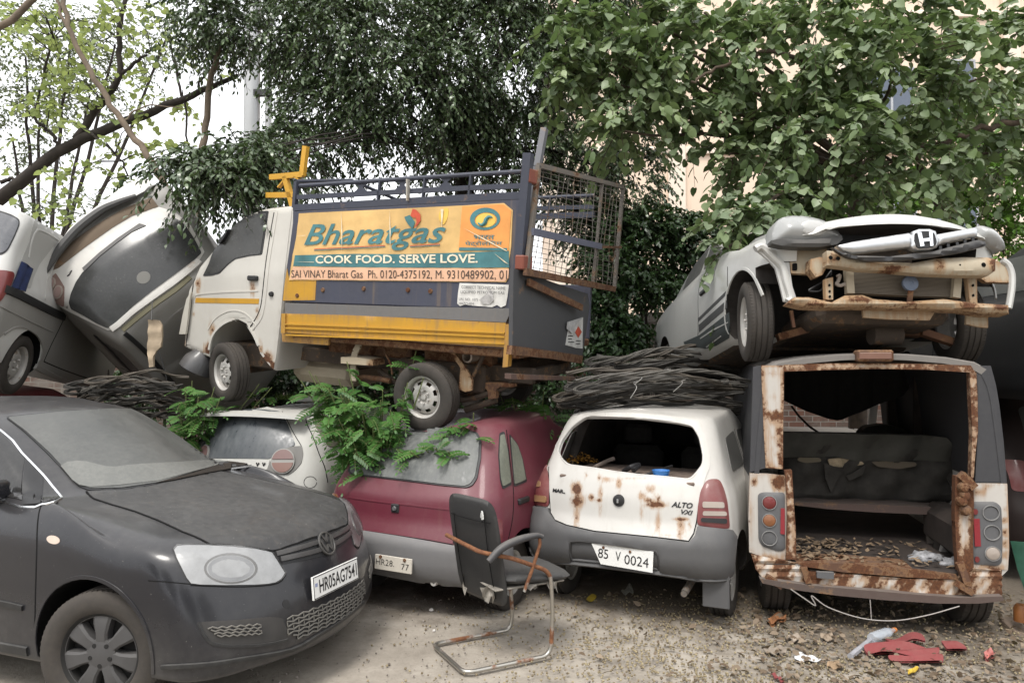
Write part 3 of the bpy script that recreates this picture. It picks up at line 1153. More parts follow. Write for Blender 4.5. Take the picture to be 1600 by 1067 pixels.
 mgb = paint('lower_grille_bar', (.09, .088, .082), .6, .5, .2, dcol=(.24, .22, .19), base_dust=.6)
 bars = MB()
 z0_, z1_ = LG[5][1] + .006, LG[1][1] - .008
 for r_ in range(nrow + 1):
  zz = z0_ + (z1_ - z0_) * r_ / nrow
  lim = ymax * (1 if r_ > 1 else .84 + .08 * r_)
  ys = np.arange(-lim, lim, .033)
  pts = []
  for i, y in enumerate(ys):
   p, n = c.hit((y, zz + (.0045 if (i + r_) % 2 else -.0045)), 'front')
   pts.append(p + n * .006)
  bars.tube(pts, .0042, 5)
  if r_ < nrow:
   for i, y in enumerate(ys):
    if (i + r_) % 2: continue
    p, n = c.hit((y, zz), 'front')
    q, n2 = c.hit((y, zz + (z1_ - z0_) / nrow), 'front')
    bars.tube([p + n * .006, q + n2 * .006], .0036, 5)
 bars.build('grille_mesh', mgb, low)
 # fog lamp recess with slots
 fo = z3([(248, 752), (480, 738), (640, 722), (725, 730), (760, 800), (740, 850), (640, 872), (480, 884), (345, 874), (300, 840), (265, 795)])
 fi = z3([(300, 782), (440, 772), (592, 763), (598, 812), (470, 820), (352, 826)])
 f1, f2 = c.patch('fog_recess', fo, paint('fog_recess_paint', (.014, .0145, .016), .5, .4), .0015, .006, r=8, both=True)
 for ff, s_ in ((f1, -1), (f2, 1)):
  g1, g2 = c.patch('fog_grille', fi, M['black'], .004, .006, both=True)
  k_, d_ = (g1, g2) if ff is f1 else (g2, g1)
  dd = d_.data
  bpy.data.objects.remove(d_); bpy.data.meshes.remove(dd)
  k_.parent = ff
  mb_ = MB()
  L = c.loc(fi)
  for r_ in range(4):
   t = r_ / 3
   A0, B0 = L[0].lerp(L[5], t), L[2].lerp(L[3], t)
   pts = []
   for i in range(13):
    q = A0.lerp(B0, i / 12)
    pp, nn, ii, dd = c.bvh.find_nearest(q)
    pts.append((pp.x + nn.x * .009, (pp.y + nn.y * .009) * (1 if s_ < 0 else -1), pp.z + .004 * (1 if (i + r_) % 2 else -1)))
   mb_.tube(pts, .0042, 5)
  mb_.build('fog_bar', mgb, ff)
 c.strip('fog_lip', z3([(248, 752), (290, 835), (345, 875), (480, 886), (640, 874), (745, 850)]), .016, mb, .006)
 # bumper skin seams
 c.strip('panel_gap', z3([(-30, 522), (60, 528), (150, 536), (205, 541)]), .006, M['seam'], .0015, both=True)
 c.strip('panel_gap', z3([(205, 548), (400, 556), (560, 554), (690, 537), (735, 490)]), .006, M['seam'], .0015, both=True)
 tc, tn = c.hit(z3([(735, 650)])[0])
 c.patch('tow_cover', [(z3([(735, 650)])[0][0] + 5.5 * math.cos(t), z3([(735, 650)])[0][1] + 6.5 * math.sin(t)) for t in np.linspace(0, 2 * PI, 17)[:-1]], M['black'], .002, .004, res=3)
 c.strip('front_lip', z3([(48, 1000), (300, 985), (500, 955), (760, 905), (900, 830), (1050, 735), (1165, 640)]), .022, mb, .012)
 # number plate, flat, leaning a little
 pq = c.loc(z3([(880, 575), (1000, 510)]))
 zc = sum(p.z for p in c.loc(z3([(880, 575)]))) 
 A_ = c.hit(z3([(1000, 508)])[0])[0]
 xp = c.hit((0, A_.z), 'front')[0].x + .012
 yc_, zc_ = 0.0, A_.z
 PM = Matrix((Vector((0, 1, 0)), Vector((-.10, 0, 1)).normalized(), Vector((1, 0, .10)).normalized())).transposed().to_4x4()
 PM.translation = Vector((xp, yc_, zc_))
 pm = MB(PM)
 pm.box(-.218, .218, -.060, .060, -.008, .004, .002)
 pl_ = pm.build('number_plate', M['white_plate'], c.root)
 fm = MB(PM)
 for (x0, x1, y0, y1) in ((-.214, .214, -.057, -.053), (-.214, .214, .053, .057), (-.214, -.210, -.053, .053), (.210, .214, -.053, .053)): fm.box(x0, x1, y0, y1, .004, .0052)
 fm.build('plate_border', M['ink'], pl_)
 T = PM @ Matrix.Translation((-.165, -.036, .0045))
 text_mesh('HR05AG7541', T, .362, .072, M['ink'], pl_, 'plate_lettering', bold=.012)
 fm = MB(PM)
 fm.box(-.200, -.178, .004, .022, .004, .005)
 fm.build('plate_badge', plain('badge_blue', (.25, .28, .42), .4), pl_)
 # side: door gap, sill, indicator, window, trim
 c.strip('panel_gap', z2([(250, 8), (228, 70), (217, 160), (213, 300), (207, 500), (204, 640), (199, 780)]), .008, M['seam'], .0015, both=True)
 c.strip('rubbing_strip', z2([(-60, 588), (60, 612), (135, 630)]), .030, mb, .010, both=True)
 i1, i2 = c.patch('side_indicator', [(z2([(311, 234)])[0][0] + 10.2 * math.cos(t) * (1), z2([(311, 234)])[0][1] + 6.6 * math.sin(t) + 1.5 * math.cos(t)) for t in np.linspace(0, 2 * PI, 21)[:-1]], M['amber_lamp'], .003, .006, res=3, both=True)
 i1['label'] = 'clear oval indicator with an orange bulb'
 for ii, yy in ((i1, 1), (i2, 1)): ii.data.materials[0] = paint('indicator_lens', (.62, .50, .42), .3, .2, .4, scale=8)
 # door glass, quarter glass and trim: traced near side, mirrored to the far side
 mgs = glass('side_glass_black', (.008, .008, .009), .12, rough=.05)
 hid = lambda pts: [c.px(c.hit(q, 'right')[0]) for q in pts]
 topv = hid([(-1.45, 1.36), (-1.8, 1.37), (-2.25, 1.34), (-2.62, 1.24)])
 botv = hid([(-2.70, 1.10), (-2.2, 1.055), (-1.7, 1.04), (-1.2, 1.02)])
 q = lambda p: z1(p)
 dw = q([(0, 462), (100, 565), (205, 675), (185, 800), (180, 960), (190, 1020)]) + botv[::-1] + topv[::-1]
 c.patch('door_window', dw, mgs, .006, .010, res=7, both=True)
 c.patch('mirror_base_panel', q([(212, 690), (355, 830), (345, 1050), (198, 1062), (192, 900)]), M['black'], .009, .012, res=5, both=True)
 c.patch('quarter_glass', q([(368, 835), (505, 1002), (430, 1030), (355, 1046)]), mgs, .007, .010, res=4, both=True)
 c.strip('window_trim', topv[::-1] + q([(0, 440), (180, 630), (360, 815), (430, 902), (515, 1003)]), .014, M['chrome'], .007, both=True, sub=2)
 c.strip('window_trim', q([(515, 1003), (440, 1042), (350, 1058), (180, 1078)]) + botv[::-1], .012, M['chrome'], .007, both=True, sub=2)
 for pr in ('right', 'left'):
  c.strip('panel_gap', [(-1.36, 1.30), (-1.40, 1.02), (-1.40, .6), (-1.36, .26)], .008, M['seam'], .0015, pr)
  c.strip('sill_moulding', [(-.42, .255), (-1.2, .25), (-2.05, .265)], .05, mb, .010, pr, sub=1)
  # arch lip
  c.strip('arch_lip', [(.362 * math.cos(t), .305 + .362 * math.sin(t)) for t in np.linspace(-.18, PI + .18, 40)], .020, mp, .005, pr, sub=1)
  # mirror on its stalk
  sg = -1 if pr == 'right' else 1
  bp = c.hit(z1([(185, 960)])[0])[0]
  bp.y *= 1 if pr == 'right' else -1
  mr = MB()
  n, m_ = 14, 10
  V_, F_ = [], []
  for i in range(m_ + 1):
   ph = -PI / 2 + PI * i / m_
   for k in range(n):
    th = 2 * PI * k / n
    cx_, cy_, cz_ = math.cos(ph) * math.cos(th), math.sin(ph), math.cos(ph) * math.sin(th)
    sq = lambda q: math.copysign(abs(q) ** .55, q)
    V_.append((bp.x - .075 + .06 * sq(cx_), bp.y + sg * .135 + .105 * sq(cy_), bp.z + .028 + .058 * sq(cz_)))
  for i in range(m_):
   for k in range(n): F_.append((i * n + k, i * n + (k + 1) % n, (i + 1) * n + (k + 1) % n, (i + 1) * n + k))
  mr.add(V_, F_)
  mr.bar(bp + Vector((-.02, -sg * .02, -.05)), bp + Vector((-.08, sg * .12, -.018)), .07, .035, b=.01)
  if pr == 'right': mr.build('wing_mirror', mp, c.root, 50)
 # wheels
 for (x, y, st) in ((0, -.735, 4), (0, .735, 4), (-2.456, -.73, 0), (-2.456, .73, 0)):
  wheel(c.root, (x + (.02 if st else 0), y, .29), .312, .185, 1 if y > 0 else -1, .198, M['tyre'], M['cover'], 'cover', steer=15 if st else 0)
 # rear lights and rear window, seen only from elsewhere
 for s in (1, -1):
  c.patch('tail_light', [(s * .70, .80), (s * .44, .80), (s * .44, .95), (s * .70, .97)], M['red_lamp'], .004, .01, proj='rear', res=.05, r=.03)
 c.patch('rear_window', [(-.50, 1.08), (.50, 1.08), (.44, 1.36), (-.44, 1.36)], mgs, .004, .01, proj='rear', r=.05)
 return c
# ------------------------------------------------------------------ the row of rear ends
def four_wheels(c, L, xr, xf, y, r, w, rim, cap=4, zc=None):
 for x in (xr, xf):
  for s in (1, -1):
   wheel(c.root, (x, s * y, (zc if zc is not None else r)), r, w, s, rim, M['tyre'], M['rim'], cap=cap)
def arches(xr, xf, z, r, y0=.5):
 return [(*cyl(x, z, r, s * y0, s * 1.1), 1) for x in (xr, xf) for s in (1, -1)]
def blobs(L):
 """rust weight from a list of (u, v, ru, rv, strength) in the patch plane"""
 def f(q, p=None):
  v = 0.
  for (u, w, a, b, s) in L:
   d = ((q[0] - u) / a) ** 2 + ((q[1] - w) / b) ** 2
   if d < 5: v = max(v, 1.25 * s * math.exp(-d * .9))
  return v
 return f
def side_glass(c, L, belt, top, mat, W=.7, res=.05):
 for pr in ('left', 'right'):
  c.patch('side_window', [(.62, belt + .07), (1.18, belt + .06), (1.20, top - .17), (.72, top - .19)], mat, .003, .008, proj=pr, res=res, r=.05)
  c.patch('side_window', [(1.28, belt + .06), (L - 1.28, belt + .05), (L - 1.72, top - .19), (1.30, top - .17)], mat, .003, .008, proj=pr, res=res, r=.05)
  c.strip('panel_gap', [(1.24, top - .16), (1.24, belt), (1.22, .5), (1.18, .25)], .008, M['seam'], .0015, pr)
  c.strip('panel_gap', [(L - 1.16, belt - .02), (L - 1.12, .5), (L - 1.12, .25)], .008, M['seam'], .0015, pr)
def front_trim(c, L, top, hood, mg):
 c.patch('windscreen', [(L - 1.0, -.56), (L - .88, 0), (L - 1.0, .56), (L - 1.66, .46), (L - 1.62, 0), (L - 1.66, -.46)], mg, .004, .01, proj='top', res=.06, r=.06)
 for s in (1, -1): c.patch('headlight', [(s * .36, hood - .22), (s * .60, hood - .20), (s * .62, hood - .08), (s * .38, hood - .08)], M['lens_haze'], .004, .01, proj='front', res=.05, r=.03)
 c.patch('grille', [(-.3, hood - .18), (.3, hood - .18), (.3, hood - .12), (-.3, hood - .12)], M['black'], .004, .01, proj='front', res=.06)
def build_rusty_white_car():
 L, W = 3.45, .708
 rear = [(.10, .40, .36, .08), (.05, .405, .37, .08), (.0, .47, .46, .09), (.0, .56, .56, .09), (.055, .69, .69, .09), (.07, .82, .82, .09),
   (.10, .92, .92, .09), (.21, 1.13, 1.13, .085), (.32, 1.30, 1.29, .08), (.375, 1.37, 1.345, .07)]
 V, F = loft(std(L, W, rear, 1.385, .90, .82, .20, cr=(.17, .17)), 4)
 c = Car('rusty_hatchback', pose((.689, 4.87, -.02), 65), V, F)
 tag(c.root, 'white hatchback with rust stains round its lock, glassless back window and cables on top', 'car')
 z = lambda p: Z(800, 540, 2.32, p)
 mp = paint('white_car_paint', (.50, .49, .465), .4, .34, .16, coat=.2, dcol=(.30, .26, .21), base_dust=.35, attr=True, streak=.12)
 mg_ = paint('grey_bumper_plastic', (.075, .076, .080), .5, .3, .25, dcol=(.20, .185, .165), base_dust=.4, scale=1.4)
 mi = plain('car_interior', (.035, .03, .027), .9, var=.5, scale=8)
 win = z([(270, 256), (460, 262), (600, 278), (655, 290), (680, 330), (694, 395), (693, 430), (668, 462), (645, 485), (560, 476), (460, 468), (380, 458), (290, 443), (205, 432), (180, 410), (166, 383), (178, 345), (215, 295)])
 cuts = arches(.56, 2.92, .27, .315)
 cuts.append((inner(V, (1.5, 0, .75), (.93, .90, .90)), F, 1))
 cuts.append((*c.prism_px(win, 3.2, 5.9), 1))
 c.body([mp, mi], cuts, attrf=lambda q, p: 0)
 # tailgate skin with the window cut out
 gate = z([(255, 243), (470, 248), (620, 262), (672, 280), (702, 330), (716, 400), (716, 440), (700, 480), (690, 520), (676, 580), (668, 640), (658, 680), (640, 708), (520, 694), (400, 682), (300, 672), (200, 650), (158, 632), (142, 605), (136, 520), (136, 440), (152, 400), (160, 362), (190, 310)])
 rb = lambda L_: blobs([(*z([(u, v)])[0], a / 2.32, b / 2.32, s) for u, v, a, b, s in L_])
 rust = rb([(237, 520, 20, 24, .75), (240, 560, 26, 30, .62), (288, 550, 12, 12, .7), (322, 535, 10, 30, .5), (318, 560, 12, 10, .62), (340, 485, 24, 10, .45), (388, 500, 10, 22, .62), (316, 478, 6, 14, .5),
   (470, 545, 16, 16, .5), (500, 520, 20, 18, .42), (520, 575, 36, 14, .72), (530, 560, 12, 30, .45), (495, 560, 18, 12, .6), (545, 580, 18, 8, .6), (615, 628, 26, 8, .75), (612, 650, 14, 26, .5), (605, 690, 14, 10, .45), (270, 470, 5, 14, .45), (560, 690, 60, 8, .25), (645, 650, 5, 20, .4),
   (236, 615, 14, 55, .42), (528, 640, 13, 50, .40), (322, 590, 9, 40, .34), (470, 600, 9, 40, .30), (612, 670, 16, 40, .42), (388, 540, 8, 40, .30), (300, 690, 60, 6, .22), (420, 480, 80, 5, .25)])
 hole = z([(p - 0, q) for p, q in [(270, 256), (460, 262), (600, 278), (655, 290), (680, 330), (694, 395), (693, 430), (668, 462), (645, 485), (560, 476), (460, 468), (380, 458), (290, 443), (205, 432), (180, 410), (166, 383), (178, 345), (215, 295)]])
 gt = c.patch('tailgate', gate, mp, .007, .03, res=4.2, holes=[rnd(hole, 3, 2)], attrf=lambda q, p: rust(q))
 # rubber round the opening
 wl = c.loc(hole)
 tb = MB()
 tb.tube([Vector(p) + Vector((-.002, 0, 0)) for p in rnd(wl, .03, 3)], .008, 6, closed=True)
 tb.build('window_flange', mp, gt, 60)
 c.strip('panel_gap', [*gate[9:], gate[0]][0:12], .007, M['seam'], .0085, sub=1)
 # lock, badges
 lk, ln = c.hit(z([(388, 560)])[0])
 LM = flatM(lk, (0, -1, 0), (0, 0, 1))
 m = MB(LM)
 m.lathe([(0, .035), (.012, .035), (.016, .028), (.034, .024), (.040, .012), (.040, -.01)], 24, LM, 'Z')
 lo = m.build('lock', M['black'], gt)
 m = MB(LM)
 m.box(-.006, .006, -.012, .012, .034, .037, .001)
 m.build('key_slot', M['chrome_dull'], lo)
 def badge(txt, p0, p1, h, mat, bold=.03, shear=.3):
  a, b = c.hit(z([p0])[0])[0], c.hit(z([p1])[0])[0]
  n = c.hit(z([p0])[0])[1]
  fm = flatM(a + n * .010, b - a, Vector((.15, 0, 1)))
  text_mesh(txt, fm, (b - a).length, h, M['ink'], gt, 'badge', shear=shear, bold=bold, depth=.002)
 badge('ALTO', (577, 584), (655, 590), .036, M['ink'])
 badge('VXI', (612, 609), (655, 614), .030, M['ink'])
 badge('MAR..', (150, 530), (196, 536), .026, M['ink'], .05, .1)
 # tail lights
 lp = [(112, 420), (95, 440), (76, 482), (66, 540), (62, 572), (100, 580), (135, 584), (137, 530), (137, 482), (128, 445)]
 rp = [(702, 490), (725, 483), (750, 486), (765, 520), (776, 560), (782, 610), (786, 664), (730, 660), (671, 650), (672, 590), (682, 530)]
 for pts, bands in ((lp, [((80, 488), (112, 494), (112, 515), (76, 508), 'amber_lamp'), ((68, 540), (130, 545), (130, 568), (66, 562), 'amber_lamp')]),
     (rp, [((690, 565), (760, 568), (762, 588), (690, 586), 'clear_lamp'), ((692, 598), (768, 600), (770, 616), (690, 614), 'clear_lamp'), ((684, 622), (770, 626), (770, 645), (684, 638), 'black')])):
  tl = c.patch('tail_light', z(pts), M['red_dusty'], .010, .02, res=5, r=6, bulge=.012)
  for b in bands: c.patch('lamp_band', z(b[:4]), paint('dull_amber', (.26, .14, .06), .4, .4) if b[4] == 'amber_lamp' else M[b[4]], .026, .02, res=4, r=3, parent=tl)
 # bumper with its plate recess
 bp = [(62, 578), (100, 583), (137, 588), (142, 608), (160, 636), (200, 655), (300, 677), (400, 687), (520, 699), (640, 714), (662, 690), (672, 655), (735, 662), (786, 668), (800, 690), (792, 790), (786, 850), (765, 885), (735, 892), (620, 884), (520, 874), (400, 856), (310, 840), (240, 822), (150, 795), (70, 765), (46, 740), (44, 690), (52, 620)]
 rec = z([(216, 706), (250, 703), (360, 714), (470, 730), (525, 740), (536, 760), (536, 810), (520, 828), (430, 822), (330, 808), (250, 800), (222, 785), (214, 750)])
 bo = c.patch('bumper', z(bp), mg_, .032, .07, res=6, holes=[rec], bulge=.006, bw=.03)
 c.patch('plate_recess', z([(206, 694), (546, 738), (548, 836), (212, 798)]), mg_, .012, .012, res=8, parent=bo)
 tb = MB()
 tb.tube([p + Vector((-.024, 0, 0)) for p in c.loc(rec)], .010, 6, closed=True)
 tb.build('recess_edge', mg_, bo, 60)
 c.strip('bumper_ridge', z([(44, 738), (150, 772), (260, 800), (400, 834), (540, 852), (700, 868), (790, 862)]), .02, mg_, .044)
 # broken number plate
 a, b, d = [c.hit(q)[0] for q in z([(322, 790), (510, 822), (510, 745)])]
 xx = min(c.hit((y, .46), 'rear')[0].x for y in (-.25, -.1, 0, .1, .25)) - .014
 o, bx, d = [c.onx(q, xx) for q in z([(322, 790), (510, 822), (510, 745)])]
 fm = flatM(o, bx - o, Vector((0, 0, 1)))
 wd = (bx - o).length
 hgt = (d.z - bx.z)
 m = MB(fm)
 m.prism([(0, 0), (wd, 0), (wd, hgt), (-.165 * wd - .02, hgt * 1.04)], .004)
 pl = m.build('number_plate', M['white_plate'], c.root)
 pl['label'] = 'white plate with its left corner torn off'
 text_mesh('85', fm @ Matrix.Translation((-.02, hgt * .30, .005)), wd * .20, hgt * .46, M['ink'], pl, 'plate_lettering', bold=.0)
 text_mesh('V', fm @ Matrix.Translation((wd * .285, hgt * .28, .005)), wd * .10, hgt * .46, M['ink'], pl, 'plate_lettering')
 text_mesh('0024', fm @ Matrix.Translation((wd * .46, hgt * .20, .005)), wd * .46, hgt * .46, M['ink'], pl, 'plate_lettering')
 m = MB(fm)
 for u in (.04, .56): m.lathe([(0, .012), (.008, .010), (.010, .004)], 10, fm @ Matrix.Translation((wd * u, hgt * .82, 0)), 'Z')
 m.build('bolt', M['rusty'], pl)
 # mud flaps, exhaust
 for s in (-1,):
  y = s * .60
  m = MB()
  m.box(.175, .190, y - .085, y + .085, .155, .42, .006)
  m.build('mud_flap', mg_, c.root)
 ex = c.hit(z([(622, 890)])[0])[0]
 m = MB()
 yy = ex.y
 m.tube([(.9, yy, .26), (.3, yy, .27), (.06, yy, .255)], .024, 14, caps=False)
 m.tube([(.06, yy, .255), (.3, yy, .27)], .020, 14)
 m.build('exhaust_pipe', paint('pipe_steel', (.16, .145, .13), .45, .4, .3, metal=.5, rust=.4, scale=4), c.root)
 # inside: shelf, seat backs, litter
 m = MB()
 m.box(.17, .85, -.47, .47, .925, .945, .006)
 sh = m.build('parcel_shelf', plain('shelf_brown', (.14, .105, .085), .9, var=.4), c.root)
 for y in (.30, -.30):
  m = MB()
  m.box(1.55, 1.70, y - .22, y + .22, .45, 1.02, .05)
  m.box(1.58, 1.68, y - .12, y + .12, 1.04, 1.2, .03)
  m.build('seat_back', plain('seat_cloth', (.04, .037, .035), .95), c.root)
 side_glass(c, L, .90, 1.38, glass('side_glass_white_car', (.02, .02, .02), .6))
 front_trim(c, L, 1.38, .82, glass('screen_white_car', (.02, .02, .02), .6))
 four_wheels(c, L, .56, 2.92, .585, .262, .15, .155)
 return c
def litter_on_shelf(c):
 """junk lying on the shelf of the rusty white car"""
 z = lambda p: Z(800, 540, 2.32, p)
 def pt(u, v, zz):
  d = (c.Mi.to_3x3() @ ray(*z([(u, v)])[0]))
  t = (zz - c.cp.z) / d.z
  return c.M @ (c.cp + d * t)
 m = MB()
 r_ = random.Random(3)
 p0 = pt(250, 420, 0.955)
 for i in range(260):
  a, d = r_.random() * 6.28, r_.random() ** .5
  q = p0 + Vector((.14 * d * math.cos(a), .07 * d * math.sin(a), .085 * (1 - d) * r_.random() + .004))
  s = .010 + .010 * r_.random()
  u, v = Vector((r_.uniform(-1, 1), r_.uniform(-1, 1), r_.uniform(-.6, .6))).normalized(), Vector((r_.uniform(-1, 1), r_.uniform(-1, 1), r_.uniform(-.6, .6))).normalized()
  m.add([q - u * s, q - v * s * .6, q + u * s, q + v * s * .6], [(0, 1, 2, 3)])
 mt, nt, bs, out = nodes('fallen_blossom')
 g = G(nt)
 nt.links.new(g.mix(g.map(g.noise(40, 2), .4, .6, 0, 1), (.45, .22, .03), (.12, .07, .03)), bs.inputs['Base Color'])
 o = m.build('blossom_heap', mt, None, None, False)
 tag(o, 'small heap of fallen yellow and brown blossom behind the glassless back window', 'blossom heap')
 m = MB()
 q = pt(540, 478, 0.960)
 T = Matrix.Translation(q) @ Matrix.Rotation(R(20), 4, 'Z')
 m.lathe([(0, 0), (.045, 0), (.060, .05), (.056, .05), (.042, .006), (0, .006)], 24, T, 'Z')
 o = m.build('plastic_cup', plain('blue_plastic', (.04, .16, .42), .4), None)
 tag(o, 'small blue plastic pot on the shelf behind the glassless back window', 'pot')
 m = MB()
 pts = [pt(300, 440, 0.955), pt(345, 418, 0.985), pt(372, 408, 1.005)]
 m.tube(cat(pts, 5), .016, 8)
 o = m.build('broken_trim', plain('trim_grey', (.16, .13, .11), .8), None)
 tag(o, 'grey stick of broken trim lying beside the blossom heap', 'trim')
 m = MB()
 pts = [pt(405, 455, 0.955), pt(430, 440, 0.995), pt(460, 432, 1.005), pt(440, 452, 0.975)]
 m.tube(cat(pts, 5), .018, 8)
 o = m.build('rubber_hose', M['black'], None)
 tag(o, 'black bent rubber hose lying on the shelf in the glassless back window', 'hose')
 m = MB()
 pts = [pt(470, 474, 0.955), pt(520, 455, 0.985), pt(580, 436, 1.005)]
 m.tube(cat(pts, 5), .010, 8)
 o = m.build('wiper_arm', M['black'], None)
 tag(o, 'thin black wiper arm lying across the shelf near the blue pot', 'wiper arm')
def build_maroon_car():
 L, W = 3.40, .74
 rear = [(.10, .28, .26, .08), (.05, .29, .27, .08), (.0, .40, .40, .09), (.0, .52, .52, .09), (.06, .66, .66, .09), (.075, .80, .80, .09),
   (.13, .90, .90, .09), (.26, 1.08, 1.08, .08), (.42, 1.25, 1.24, .08), (.50, 1.315, 1.30, .07)]
 V, F = loft(std(L, W, rear, 1.335, .88, .82, .20, cr=(.16, .16), roofx=1.6), 4)
 press(V, .72, .14, .55, .12)
 c = Car('maroon_hatchback', pose((-.825, 5.044, -.03), 63.3), V, F)
 tag(c.root, 'faded maroon hatchback with grey bumper and a truck wheel on its roof, behind the chair', 'car')
 z = lambda p: Z(480, 560, 2.105, p)
 mp = paint('maroon_paint', (.105, .010, .024), .42, .32, .25, coat=.15, dcol=(.22, .14, .13), base_dust=.30, scale=1.2, streak=.1)
 mb = paint('weathered_bumper', (.13, .13, .135), .55, .4, .3, dcol=(.26, .24, .22), base_dust=.45, scale=1.5)
 c.body([mp, M['dark']], arches(.55, 2.88, .27, .31))
 mgl = glass('dusty_rear_glass_maroon', (.04, .044, .046), .62, (.185, .19, .178), .10, streaks=True)
 win = z([(150, 345), (200, 300), (262, 252), (330, 235), (420, 228), (500, 232), (560, 245), (574, 270), (572, 330), (560, 395), (545, 418), (525, 426), (440, 418), (330, 404), (220, 391), (148, 384), (134, 372)])
 c.patch('window_rubber', win, M['black'], .010, .02, r=4, res=5)
 cen = (350, 330)
 c.patch('rear_window', [(480 + (350 + (a * 2.105 - 480 * 2.105 - 350) * .965) / 2.105, 560 + (330 + (b * 2.105 - 560 * 2.105 - 330) * .955) / 2.105) for a, b in win], mgl, .016, .016, r=4, res=5)
 gap = z([(118, 420), (130, 455), (150, 520), (188, 566), (300, 582), (400, 597), (480, 612), (486, 560), (500, 530), (560, 470), (580, 420)])
 c.strip('panel_gap', gap[3:7], .007, M['seam'], .0015, sub=1)
 c.strip('panel_gap', z([(480, 612), (484, 575), (500, 540), (520, 515)]), .006, M['seam'], .0015)
 c.strip('tailgate_crease', z([(132, 456), (230, 470), (350, 483), (500, 501)]), .012, mp, .004)
 lk, ln = c.hit(z([(290, 492)])[0])
 LM = flatM(lk, (0, -1, 0), (0, 0, 1))
 m = MB(LM)
 m.box(-.032, .032, -.030, .030, -.01, .012, .006)
 lo = m.build('lock', M['black'], c.root)
 m = MB(LM)
 m.lathe([(0, .02), (.014, .02), (.016, .01)], 16, LM, 'Z')
 m.build('lock_barrel', M['chrome_dull'], lo)
 # tail lights wrap the corners
 rl = z([(484, 608), (486, 570), (505, 530), (560, 520), (600, 522), (640, 528), (640, 606), (560, 612)])
 a, b = c.patch('tail_light', rl, paint('maroon_tail_lamp', (.13, .012, .02), .3, .25, .3, coat=.4), .008, .015, r=5, res=6, both=True)
 ol = c.patch('indicator', z([(78, 440), (100, 446), (104, 470), (92, 480), (80, 470)]), M['amber_lamp'], .010, .015, res=4, r=3)
 # bumper
 bp = [(70, 540), (130, 555), (184, 566), (300, 584), (480, 614), (560, 616), (645, 606), (668, 612), (672, 690), (660, 742), (600, 752), (540, 756), (470, 746), (400, 736), (300, 716), (190, 684), (90, 655)]
 bo = c.patch('bumper', z(bp), mb, .022, .06, res=6, bulge=.018, bw=.07)
 c.strip('bumper_step', z([(100, 598), (190, 622), (300, 640), (400, 652), (520, 668), (660, 672)]), .012, M['black'], .036)
 c.patch('bumper_recess', z([(200, 640), (395, 665), (395, 728), (192, 690)]), mb, .030, .02, res=8, r=5, parent=bo)
 a, b, d = [c.hit(q)[0] for q in z([(222, 690), (342, 709), (345, 661)])]
 n = Vector((-1, 0, 0))
 xx = min(c.hit((y, a.z), 'rear')[0].x for y in (a.y, (a.y + b.y) / 2, b.y)) - .100
 o, e, d = [c.onx(q, xx) for q in z([(222, 690), (342, 709), (345, 661)])]
 fm = flatM(o, e - o, Vector((.05, 0, 1)))
 wd, hg = (e - o).length, d.z - e.z
 m = MB(fm)
 m.box(0, wd, 0, hg, -.012, .003, .002)
 pl = m.build('number_plate', paint('cream_plate', (.58, .54, .47), .5, .4, .2, rust=.1), c.root)
 text_mesh('HR28.', fm @ Matrix.Translation((wd * .04, hg * .34, .004)), wd * .50, hg * .40, M['ink'], pl, 'plate_lettering', bold=-.01)
 text_mesh('77', fm @ Matrix.Translation((wd * .74, hg * .22, .004)), wd * .20, hg * .40, M['ink'], pl, 'plate_lettering', bold=-.01)
 m = MB(fm)
 for u in (.16, .82): m.lathe([(0, .010), (.012, .008), (.012, .003)], 10, fm @ Matrix.Translation((wd * u, hg * .88, 0)), 'Z')
 m.build('bolt', M['rusty'], pl)
 hk, hn = c.hit(z([(425, 735)])[0])
 m = MB()
 hM = flatM(hk + Vector((-.03, 0, .0)), (0, -1, 0), (0, 0, 1))
 m.lathe([(.010, -.02), (.010, .01), (.024, .012), (.026, .0), (.026, -.03)], 18, hM, 'Z')
 m.build('tow_eye', M['rim'], c.root)
 # sides: quarter and door windows traced, mirrored
 mgs = glass('side_glass_maroon', (.03, .033, .03), .7, (.20, .21, .16), .1)
 qw = z([(632, 245), (648, 240), (660, 300), (672, 415), (642, 430), (634, 400), (628, 320)])
 dw = z([(664, 248), (690, 280), (708, 330), (722, 405), (680, 422), (674, 360)])
 for nm, pw in (('quarter_window', qw), ('door_window', dw)):
  cx, cy = sum(p[0] for p in pw) / len(pw), sum(p[1] for p in pw) / len(pw)
  c.patch('window_frame', pw, M['black'], .004, .01, res=4, r=3, both=True)
  c.patch(nm, [(cx + (x - cx) * .84, cy + (y - cy) * .90) for x, y in pw], mgs, .008, .01, res=4, r=2, both=True)
 c.strip('panel_gap', z([(655, 235), (666, 330), (678, 430), (676, 520), (660, 600)]), .008, M['seam'], .0015, both=True)
 h1, hn = c.hit(z([(710, 466)])[0])
 for s in (1, -1):
  m = MB()
  m.box(h1.x - .08, h1.x + .08, s * abs(h1.y) - .018, s * abs(h1.y) + .022, h1.z - .02, h1.z + .02, .008)
  m.build('door_handle', M['black'], c.root)
 front_trim(c, L, 1.335, .82, mgs)
 four_wheels(c, L, .55, 2.88, .59, .262, .15, .155)
 return c
